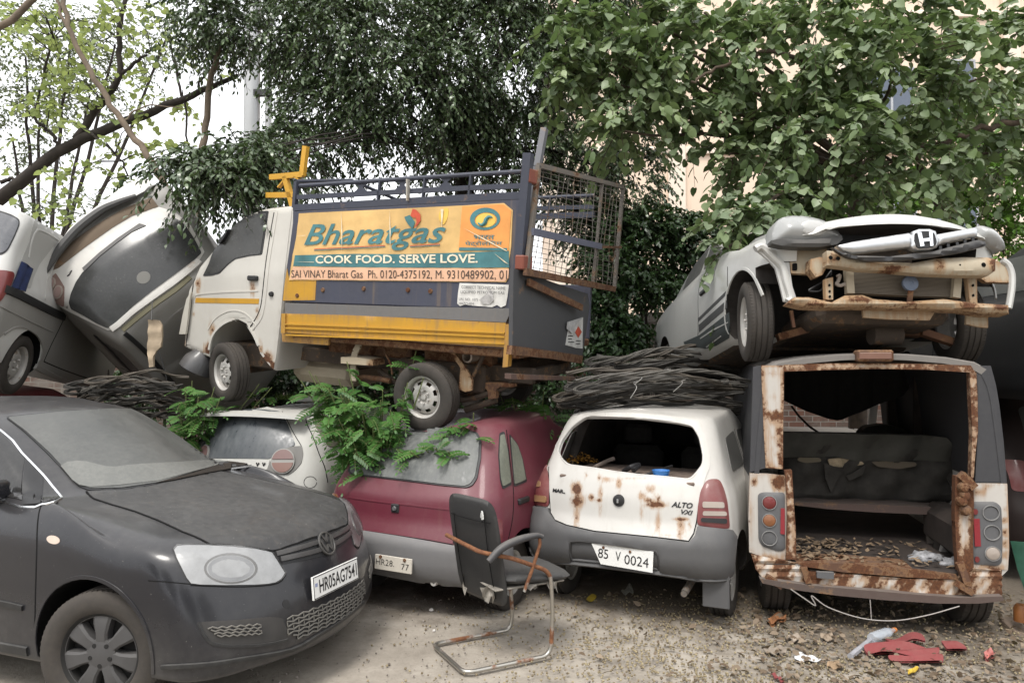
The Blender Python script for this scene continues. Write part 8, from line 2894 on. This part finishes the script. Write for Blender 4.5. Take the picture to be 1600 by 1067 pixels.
 for sg in (1, -1): s_.tube([Vector((.185, w / 2, .615)) + rb.to_3x3() @ Vector((.19, a, sg * (.033 - .014 * (a / .22) ** 2))) for a in np.linspace(-.19, .19, 12)], .003, 5)
 s_.build('seam', M['seam'], bk, 60)
 k = MB()
 pos = Vector((.185, w / 2, .615)) + rb.to_3x3() @ Vector((.225, -.135, .028))
 for a in range(14):
  k.lathe([(0, .004), (.009 + .004 * (a % 3), .002), (.010, 0)], 7, Matrix.Translation(pos + Vector((-.002, .018 * math.cos(a * 2.4) * (a / 14), .018 * math.sin(a * 2.4) * (a / 14)))), 'X')
 k.build('bird_dropping', plain('dropping_white', (.6, .6, .58), .8), bk)
 rs = Matrix((Vector((1, 0, -.06)).normalized(), Vector((0, 1, 0)), Vector((.06, 0, 1)).normalized())).transposed().to_4x4()
 st = pad('seat', Vector((.475, w / 2, .455)), .245, .235, .028, rs, lea, .022)
 # seat pan and shreds of plastic film
 film = plain('torn_film', (.24, .22, .19), .6, var=.3)
 u = MB()
 u.box(.20, .66, .03, w - .03, .412, .424, .005)
 u.build('seat_pan', film, root)
 for (x, y, ww, hh, sd) in ((.21, .12, .13, .12, 1), (.21, .40, .10, .15, 2), (.44, .03, .10, .04, 3), (.58, .03, .08, .09, 4)):
  r_ = random.Random(sd)
  V, F = [], []
  nn = 7
  for i in range(nn):
   for j in range(nn):
    a = (i / (nn - 1) - .5) * ww
    b = j / (nn - 1)
    tp = 1 - .55 * b * abs(math.sin(i * .9 + sd * 1.7))
    V.append((x + a * (1 - .4 * b), y + .018 * math.sin(a * 60 + b * 4 + sd), .425 - hh * b * tp))
  for i in range(nn - 1):
   for j in range(nn - 1): F.append((i * nn + j, (i + 1) * nn + j, (i + 1) * nn + j + 1, i * nn + j + 1))
  mk('film_shred', V, F, film, root, 180)
def cable_bundle(name, lab, grp, runs, rad, mat):
 """runs: list of polylines; each run is a rope of three twisted strands"""
 root = empty(name, None, runs[0][0])
 tag(root, lab, 'cables', grp)
 iv = Vector(runs[0][0])
 for i, pts in enumerate(runs):
  P = cat(pts, 10)
  n = len(P)
  ph, tw = rng.random() * 6, (9 + 5 * rng.random())
  m = MB()
  L = 0
  strands = [[], [], []]
  for k in range(n):
   t = (P[min(k + 1, n - 1)] - P[max(k - 1, 0)])
   t = t.normalized() if t.length > 1e-6 else Vector((1, 0, 0))
   if k: L += (P[k] - P[k - 1]).length
   u = t.cross(Vector((0, 0, 1)))
   u = u.normalized() if u.length > 1e-3 else Vector((1, 0, 0))
   v = u.cross(t)
   for s in range(3):
    a = ph + tw * L + s * 2.094
    strands[s].append(P[k] - iv + (u * math.cos(a) + v * math.sin(a)) * rad * 1.1)
  for s in strands: m.tube(s, rad, 5)
  m.build('cable', mat[i % len(mat)], root, 60)
 return root
def build_cables():
 mats = [paint('cable_black', (.022, .021, .020), .6, .35, .4, dcol=(.15, .135, .115), base_dust=.5, scale=3), paint('cable_grey', (.045, .042, .038), .6, .5, .4, dcol=(.20, .185, .16), base_dust=.5, scale=3), paint('cable_brown', (.038, .031, .025), .6, .5, .4, dcol=(.19, .165, .13), base_dust=.5, scale=3)]
 g = 'heaps of old cable lying on the car roofs'
 def heap(x0, x1, y0, y1, cnt, dep0, dep1, seed, loop=.5):
  r_ = random.Random(seed)
  runs = []
  for i in range(cnt):
   t = i / (cnt - 1)
   yb = y1 + (y0 - y1) * t + r_.uniform(-6, 6)
   dep = dep0 + (dep1 - dep0) * t + r_.uniform(-.12, .12)
   a, b = x0 + r_.uniform(0, 50), x1 - r_.uniform(0, 40)
   slope = r_.uniform(-.06, .10)
   ks = 6
   pts = []
   for k in range(ks + 1):
    s = k / ks
    px = a + (b - a) * s
    py = yb - slope * (px - (a + b) / 2) + r_.uniform(-5, 5) - 14 * math.sin(PI * s) * (1 if i % 3 else .2)
    pts.append(W(px, py, dep + .25 * s + r_.uniform(-.05, .05)))
   if r_.random() < loop:
    e = pts[0]
    pts = [e + Vector((.25, .12, .05)), e + Vector((.03, .06, .05)), e + Vector((-.06, 0, .02))] + pts
   runs.append(pts)
  return runs
 cable_bundle('cable_heap', 'heap of twisted black cables resting on the roof of the rusty white hatchback', g, heap(872, 1172, 594, 650, 26, 6.1, 5.42, 1), .0082, mats)
 cable_bundle('cable_heap', 'looser cable heap farther back, under the flank of the silver saloon', g, heap(925, 1180, 560, 600, 17, 7.2, 6.3, 2, .3), .0092, mats)
 cable_bundle('cable_heap', 'tangle of thin cables behind the roof of the black hatchback', g, heap(112, 300, 600, 655, 24, 7.0, 6.1, 3, .4), .0070, mats)
 # tie wires
 m = MB()
 for (a, b) in (((985, 622), (990, 598)), ((992, 600), (1000, 590)), ((1052, 612), (1065, 595)), ((905, 618), (912, 612))):
  p, q = W(*a, 5.45), W(*b, 5.5)
  m.tube(cat([p, p.lerp(q, .5) + Vector((.03, -.02, .02)), q, q + Vector((.03, 0, .01))], 5), .003, 4)
 o = m.build('tie_wire', plain('tie_wire_steel', (.35, .34, .32), .5, .5), None)
 tag(o, 'bright steel tie wires sticking out of the cable heap on the rusty white car', 'wire')
def sheet(name, lab, cat_, poly, zf, mat, th=.004, res=5, grp=None):
 """crumpled flat litter on the ground, outline in pixels"""
 poly = rnd(poly, 5, 3)
 P, F, L = fill(poly, res)
 V = []
 for q in P:
  p = at_z(q[0], q[1], .012)
  V.append(Vector((p.x, p.y, .010 + zf(q))))
 f = F[0]
 if (V[f[1]] - V[f[0]]).cross(V[f[2]] - V[f[0]]).z < 0: F = [q[::-1] for q in F]
 n0 = len(V)
 V += [v - Vector((0, 0, th)) for v in V]
 F2 = F + [tuple(i + n0 for i in q)[::-1] for q in F]
 o = mk(name, V, F2, mat, None, 40)
 tag(o, lab, cat_, grp)
 return o
def build_litter():
 z = lambda p: Z(1140, 520, 1.95, p)
 red = paint('red_vinyl', (.20, .018, .026), .6, .45, .4, dcol=(.24, .12, .10), scale=4)
 fold = lambda a, b, c: (lambda q: c * (.5 + .5 * math.sin(q[0] * a + q[1] * b)))
 sheet('vinyl_sheet', 'largest strip of red vinyl, crumpled on the ground below the gutted people carrier', 'vinyl sheet', z([(405, 968), (440, 960), (520, 955), (600, 962), (640, 975), (640, 985), (560, 992), (470, 988), (420, 978)]), lambda q: .022 + .016 * math.sin(q[1] * .42 + q[0] * .03), red, .012, 3)
 sheet('vinyl_sheet', 'narrow rolled strip of red vinyl, nearest to the camera', 'vinyl sheet', z([(480, 994), (560, 996), (640, 988), (655, 996), (645, 1010), (560, 1006), (490, 1002)]), lambda q: .02 + .010 * math.sin(q[1] * .6), red, .010, 3)
 sheet('vinyl_sheet', 'red vinyl flap folded over behind the largest strip', 'vinyl sheet', z([(470, 952), (530, 935), (590, 932), (600, 950), (540, 958)]), lambda q: .035 + .014 * math.sin(q[0] * .12), red, .010, 3)
 sheet('vinyl_sheet', 'short red vinyl scrap, farthest right', 'vinyl sheet', z([(640, 950), (680, 948), (725, 962), (722, 978), (670, 970)]), lambda q: .02 + .010 * math.sin(q[1] * .5), red, .010, 3)
 sheet('paper_sheet', 'white torn paper with fine print on the dirt before the gutted people carrier', 'paper', z([(196, 968), (215, 975), (282, 994), (276, 1001), (230, 1000), (198, 999)]), fold(.3, .2, .012), plain('white_paper', (.62, .62, .62), .8, var=.12, scale=60), .002, 4)
 brown = plain('brown_paper', (.26, .18, .11), .9, var=.3, scale=6)
 k = 0
 for nm, poly, mat, lab in (
  ('cardboard_scrap', [(98, 965), (150, 952), (175, 962), (172, 980), (120, 978)], plain('grey_card', (.24, .20, .16), .9, var=.3), 'grey torn cardboard left of the white paper'),
  ('cardboard_scrap', [(295, 1005), (325, 996), (352, 1020), (320, 1026), (298, 1018)], brown, 'tan torn cardboard just below the white paper'),
  ('cardboard_scrap', [(175, 920), (205, 915), (222, 930), (200, 942), (180, 934)], plain('pale_card', (.30, .25, .20), .9, var=.3), 'pale card scrap behind the white paper'),
  ('cardboard_scrap', [(272, 920), (310, 912), (320, 930), (290, 940)], plain('beige_card', (.28, .22, .16), .9, var=.3), 'beige card scrap in the dead leaves below the bumper'),
  ('orange_scrap', [(108, 878), (140, 862), (168, 858), (176, 872), (160, 882), (130, 888)], plain('orange_card', (.27, .12, .05), .8, var=.3), 'orange scrap lying by the left back wheel of the gutted people carrier'),
  ('red_stick', [(122, 1034), (135, 1038), (172, 1062), (160, 1066), (130, 1046)], red, 'thin red strip at the bottom edge before the gutted people carrier'),
  ('yellow_scrap', [(540, 1030), (560, 1022), (572, 1012), (580, 1020), (570, 1036), (548, 1044)], plain('yellow_plastic', (.55, .38, .05), .6), 'small yellow plastic twist near the red vinyl'),
  ('pink_can', [(770, 972), (800, 970), (815, 985), (800, 996), (775, 990)], plain('pink_wrapper', (.42, .14, .12), .5, var=.5, scale=14), 'crushed pink and white wrapper at the right, under the wreck'),
 ):
  h = .03 if nm in ('orange_scrap', 'pink_can') else .015
  sheet(nm, lab, nm.replace('_', ' ').replace('pink can', 'wrapper'), z(poly), fold(.35, .5, h), mat, .004 if h < .02 else .02, 4)
 y_ = lambda p: Z(880, 880, 2.222, p)
 sheet('yellow_peel', 'yellow peel lying under the rusty white hatchback', 'peel', y_([(76, 132), (100, 112), (118, 108), (112, 122), (90, 136)]), fold(.4, .3, .02), plain('peel_yellow', (.45, .33, .04), .6), .004, 4)
 sheet('white_packet', 'pale crumpled packet under the rusty white hatchback', 'packet', y_([(196, 116), (215, 98), (232, 82), (244, 98), (246, 114), (220, 120)]), lambda q: .03 + .012 * math.sin(q[0] * .5), plain('packet_pale', (.38, .38, .34), .6, var=.4, scale=18), .05, 4)
 # plastic bottle on its side
 a, b = at_z(*z([(432, 930)])[0], .035), at_z(*z([(500, 905)])[0], .035)
 d = (b - a)
 Lg = d.length
 T = flatM(a, d, (0, 0, 1))
 m = MB()
 m.lathe([(0, 0), (.028, 0), (.032, .01), (.032, Lg * .55), (.030, Lg * .6), (.032, Lg * .65), (.026, Lg * .78), (.014, Lg * .92), (.013, Lg)], 20, T, 'X')
 pb, nt, bs, out = nodes('bottle_plastic')
 bs.inputs['Base Color'].default_value = (.55, .60, .66, 1)
 bs.inputs['Roughness'].default_value = .15
 tr = nt.nodes.new('ShaderNodeBsdfTransparent'); mx = nt.nodes.new('ShaderNodeMixShader'); mx.inputs[0].default_value = .55
 nt.links.new(bs.outputs[0], mx.inputs[1]); nt.links.new(tr.outputs[0], mx.inputs[2]); nt.links.new(mx.outputs[0], out.inputs[0])
 bo = m.build('plastic_bottle', pb, None, 50)
 tag(bo, 'crushed clear plastic bottle with orange cap behind the red vinyl', 'bottle')
 m = MB(); m.lathe([(0, Lg + .018), (.015, Lg + .018), (.016, Lg), (.016, Lg - .002), (0, Lg - .002)], 14, T, 'X')
 m.build('cap', plain('cap_orange', (.42, .15, .04), .5), bo)
 m = MB()
 m.tube(cat([at_z(*q, .02) for q in z([(368, 985), (385, 970), (405, 955), (430, 935)])], 4), .018, 6)
 o = m.build('plastic_tube', plain('tube_grey', (.30, .30, .32), .4), None)
 tag(o, 'grey flattened plastic tube trailing from the bottle', 'tube')
 # plank, green sheet at the right edge
 m = MB()
 m.bar(W(1572, 968, 4.9), W(1625, 1020, 4.6), .10, .05, b=.006)
 o = m.build('wooden_plank', plain('weathered_wood', (.16, .12, .09), .9, var=.4, scale=5, bump=.4), None)
 tag(o, 'weathered wooden plank leaning at the right edge below the green sheet', 'plank')
 g0 = [W(1579, 846, 4.7), W(1640, 850, 4.5), W(1650, 960, 4.5), W(1604, 930, 4.6), W(1590, 890, 4.65)]
 V = g0 + [p + Vector((.01, .02, 0)) for p in g0]
 m = MB(); m.add(V, [(0, 1, 2, 3, 4), (9, 8, 7, 6, 5)] + [(i, (i + 1) % 5, (i + 1) % 5 + 5, i + 5) for i in range(5)])
 o = m.build('green_sheet', plain('green_metal', (.02, .075, .048), .5, var=.3), None)
 tag(o, 'green metal sheet propped at the right edge', 'metal sheet')
 m = MB()
 m.lathe([(0, .05), (.03, .045), (.045, .02), (.045, -.06), (0, -.07)], 16, Matrix.Translation(W(1596, 955, 4.75)), 'Z')
 o = m.build('orange_tin', plain('orange_tin', (.20, .075, .02), .5, var=.3), None)
 tag(o, 'orange tin at the right edge under the green sheet', 'tin')
 # broken board and black bowl by the truck's nose
 y = lambda p: Z(0, 400, 4.848, p)
 f = Fr('broken_board', Matrix.Translation(W(240, 540, 6.5)))
 f.slab('board', y([(1122, 482), (1180, 484), (1200, 486), (1222, 520), (1226, 600), (1218, 690), (1180, 720), (1160, 760), (1160, 838), (1126, 842), (1124, 770), (1112, 740), (1120, 600)]), 1, 0, .03, plain('fibre_board', (.34, .27, .19), .9, var=.3, scale=7, bump=.5), res=6, wave=lambda q: .008 * math.sin(q[1] * .3))
 tag(f.root, 'ragged tan board hanging between the overturned white car and the truck cab', 'board')
 m = MB()
 m.tube([W(237, 500, 6.48), W(238, 470, 6.6)], .004, 4)
 m.tube(cat([W(247, 548, 6.5), W(255, 570, 6.5), W(262, 600, 6.5)], 4), .004, 4)
 m.build('board_wire', M['black'], f.root).matrix_parent_inverse = f.M.inverted()
 m = MB()
 c = W(308, 572, 6.75)
 m.lathe([(0, .16), (.08, .14), (.135, .06), (.15, -.04), (.14, -.05), (.12, .05), (0, .13)], 22, Matrix.Translation(c) @ Matrix.Rotation(.5, 4, 'Y'), 'Z')
 o = m.build('plastic_bowl', paint('bowl_black', (.035, .037, .042), .35, .4, .3, coat=.3), None)
 tag(o, 'dark plastic bowl upturned under the nose of the delivery truck', 'bowl')
 # debris on the maroon/white roofs
 m = MB()
 a = W(478, 627, 6.75)
 m.box(a.x - .10, a.x + .14, a.y, a.y + .2, 1.36, 1.41, .01)
 o = m.build('concrete_slab', paint('slab_grey', (.20, .20, .19), .8, .3), None)
 tag(o, 'flat grey slab lying on the roof of the small white hatchback', 'slab')
 # scattered yellow drupes, dead leaves and grit: uncountable
 n = 3800
 P = []
 while len(P) < n:
  px, py = 560 + 1040 * rng.random() ** .8, 905 + 190 * rng.random()
  p = at_z(px, py)
  dens_ = math.exp(-((p.x - 1.0) / 1.0) ** 2) * .9 + .08 + .3 * (p.x > .4)
  cl = .5 + .5 * math.sin(p.x * 5.1 + 1.3) * math.sin(p.y * 6.3 + p.x * 2)
  if rng.random() < dens_ * (.35 + .65 * cl) and p.y < 5.5: P.append((p.x, p.y, .004))
 P = np.array(P)
 o1 = np.array([(1, 0, 0), (-1, 0, 0), (0, 1, 0), (0, -1, 0), (0, 0, 1), (0, 0, -.6), (.6, .6, .5), (-.6, .6, .5), (-.6, -.6, .5), (.6, -.6, .5)])
 bm = bmesh.new(); bmesh.ops.create_icosphere(bm, subdivisions=1, radius=1)
 T = np.array([tuple(v.co) for v in bm.verts]); FF = [tuple(v.index for v in f.verts) for f in bm.faces]; bm.free()
 S = .0046 + .0036 * rng.random(n)
 D = rng.normal(size=(n, 3)); D[:, 2] *= .3
 o = leaf_mesh('drupes', P, D, np.tile([0, 0, 1.0], (n, 1)) + rng.normal(0, .3, (n, 3)), S, (T, FF), leaf_mat('drupe_skin', (.14, .105, .06), (.36, .30, .18), .6, 0), None)
 tag(o, 'small yellow-brown fallen drupes scattered over the yard', 'fallen drupes', kind='stuff')
 n = 1500
 P = []
 while len(P) < n:
  px, py = 880 + 720 * rng.random(), 900 + 180 * rng.random()
  p = at_z(px, py)
  if rng.random() < .10 + .9 * min(1, max(0, (p.x - .9) / .8)) and p.y < 5.6: P.append((p.x, p.y, .006 + .02 * rng.random()))
 P = np.array(P)
 D = rng.normal(size=(n, 3)); D[:, 2] *= .25
 U = np.tile([0, 0, 1.0], (n, 1)) + rng.normal(0, .5, (n, 3))
 o = leaf_mesh('dead_leaves', P, D, U, .022 + .045 * rng.random(n) ** 2, OVAL, leaf_mat('dead_leaf', (.10, .065, .038), (.30, .235, .17), .8, .1), None)
 tag(o, 'dry dead leaves strewn in front of the gutted people carrier', 'dead leaves', kind='stuff')
 n = 1500
 P = np.stack([rng.uniform(-2, 4.2, n), rng.uniform(2.6, 5.4, n), np.full(n, .001)], 1)
 D = rng.normal(size=(n, 3)); D[:, 2] *= .2
 o = leaf_mesh('grit', P, D, np.tile([0, 0, 1.0], (n, 1)), .003 + .006 * rng.random(n) ** 3, (T, FF), leaf_mat('grit_stone', (.12, .10, .085), (.30, .27, .24), .9, 0), None)
 tag(o, 'loose grit on the yard', 'grit', kind='stuff')
 for k_, (a, b, s) in enumerate(((674, 953, .018), (678, 985, .010))):
  p = at_z(a, b)
  m = MB(); m.lathe([(0, s), (s * .7, s * .7), (s, 0), (s * .6, -.004)], 7, Matrix.Translation((p.x, p.y, 0)), 'Z')
  o = m.build('white_stone', plain('stone_white', (.6, .58, .55), .8), None)
  tag(o, ('larger' if k_ == 0 else 'smaller') + ' white stone on bare ground between the black bumper and the chair', 'stone', 'white stones on the bare ground')
# ------------------------------------------------------------------ build everything
build_ground()
build_wall()
build_building()
build_pole()
build_black_car()
litter_on_shelf(build_rusty_white_car())
build_maroon_car()
build_small_white_car()
build_red_roof_car()
build_white_van()
build_overturned_car()
build_gas_truck()
litter_in_van(build_gutted_van())
build_silver_saloon()
build_dark_cars()
build_chair()
build_cables()
build_litter()
build_trees()
build_weeds()
build_far_side()
def explode(o):
 """give every separate piece of a part its own object"""
 bm = bmesh.new()
 bm.from_mesh(o.data)
 left = set(bm.verts)
 isl = []
 while left:
  st = [left.pop()]
  cur = set(st)
  while st:
   for e in st.pop().link_edges:
    for w in e.verts:
     if w not in cur:
      cur.add(w); st.append(w)
  left -= cur
  isl.append(cur)
 if len(isl) > 1:
  ids = [sorted(w.index for w in c) for c in isl]
  vs = [w.co.copy() for w in bm.verts]
  fs = [(tuple(w.index for w in f.verts)) for f in bm.faces]
  nm = o.name.split('.')[0]
  for c in ids:
   mp_ = {k: i for i, k in enumerate(c)}
   q = mk(nm, [vs[k] for k in c], [tuple(mp_[k] for k in f) for f in fs if f[0] in mp_], list(o.data.materials), o.parent, 35)
   q.matrix_parent_inverse = o.matrix_parent_inverse.copy()
   for ch in list(o.children):
    ch.parent = q
  bm.free()
  bpy.data.objects.remove(o)
  return
 bm.free()
SPLIT = ('gate_stay', 'hinge', 'bumper_bracket', 'inner_trim', 'board_wire', 'bolt', 'seat_leg', 'radiator_tank', 'badge_mark', 'rail_upright', 'grille_rib', 'beam_hole', 'film_shred', 'rear_post', 'gate_foot', 'hazard_text_line', 'pilaster', 'string_course', 'bracket', 'leaf_spring', 'trailing_wire', 'tie_rod', 'tall_upright', 'cross_bearer', 'loose_wire', 'inner_pillar', 'suspension_arm', 'door_hinge')
for o in list(bpy.data.objects):
 if o.type == 'MESH' and o.parent and o.name.split('.')[0] in SPLIT: explode(o)
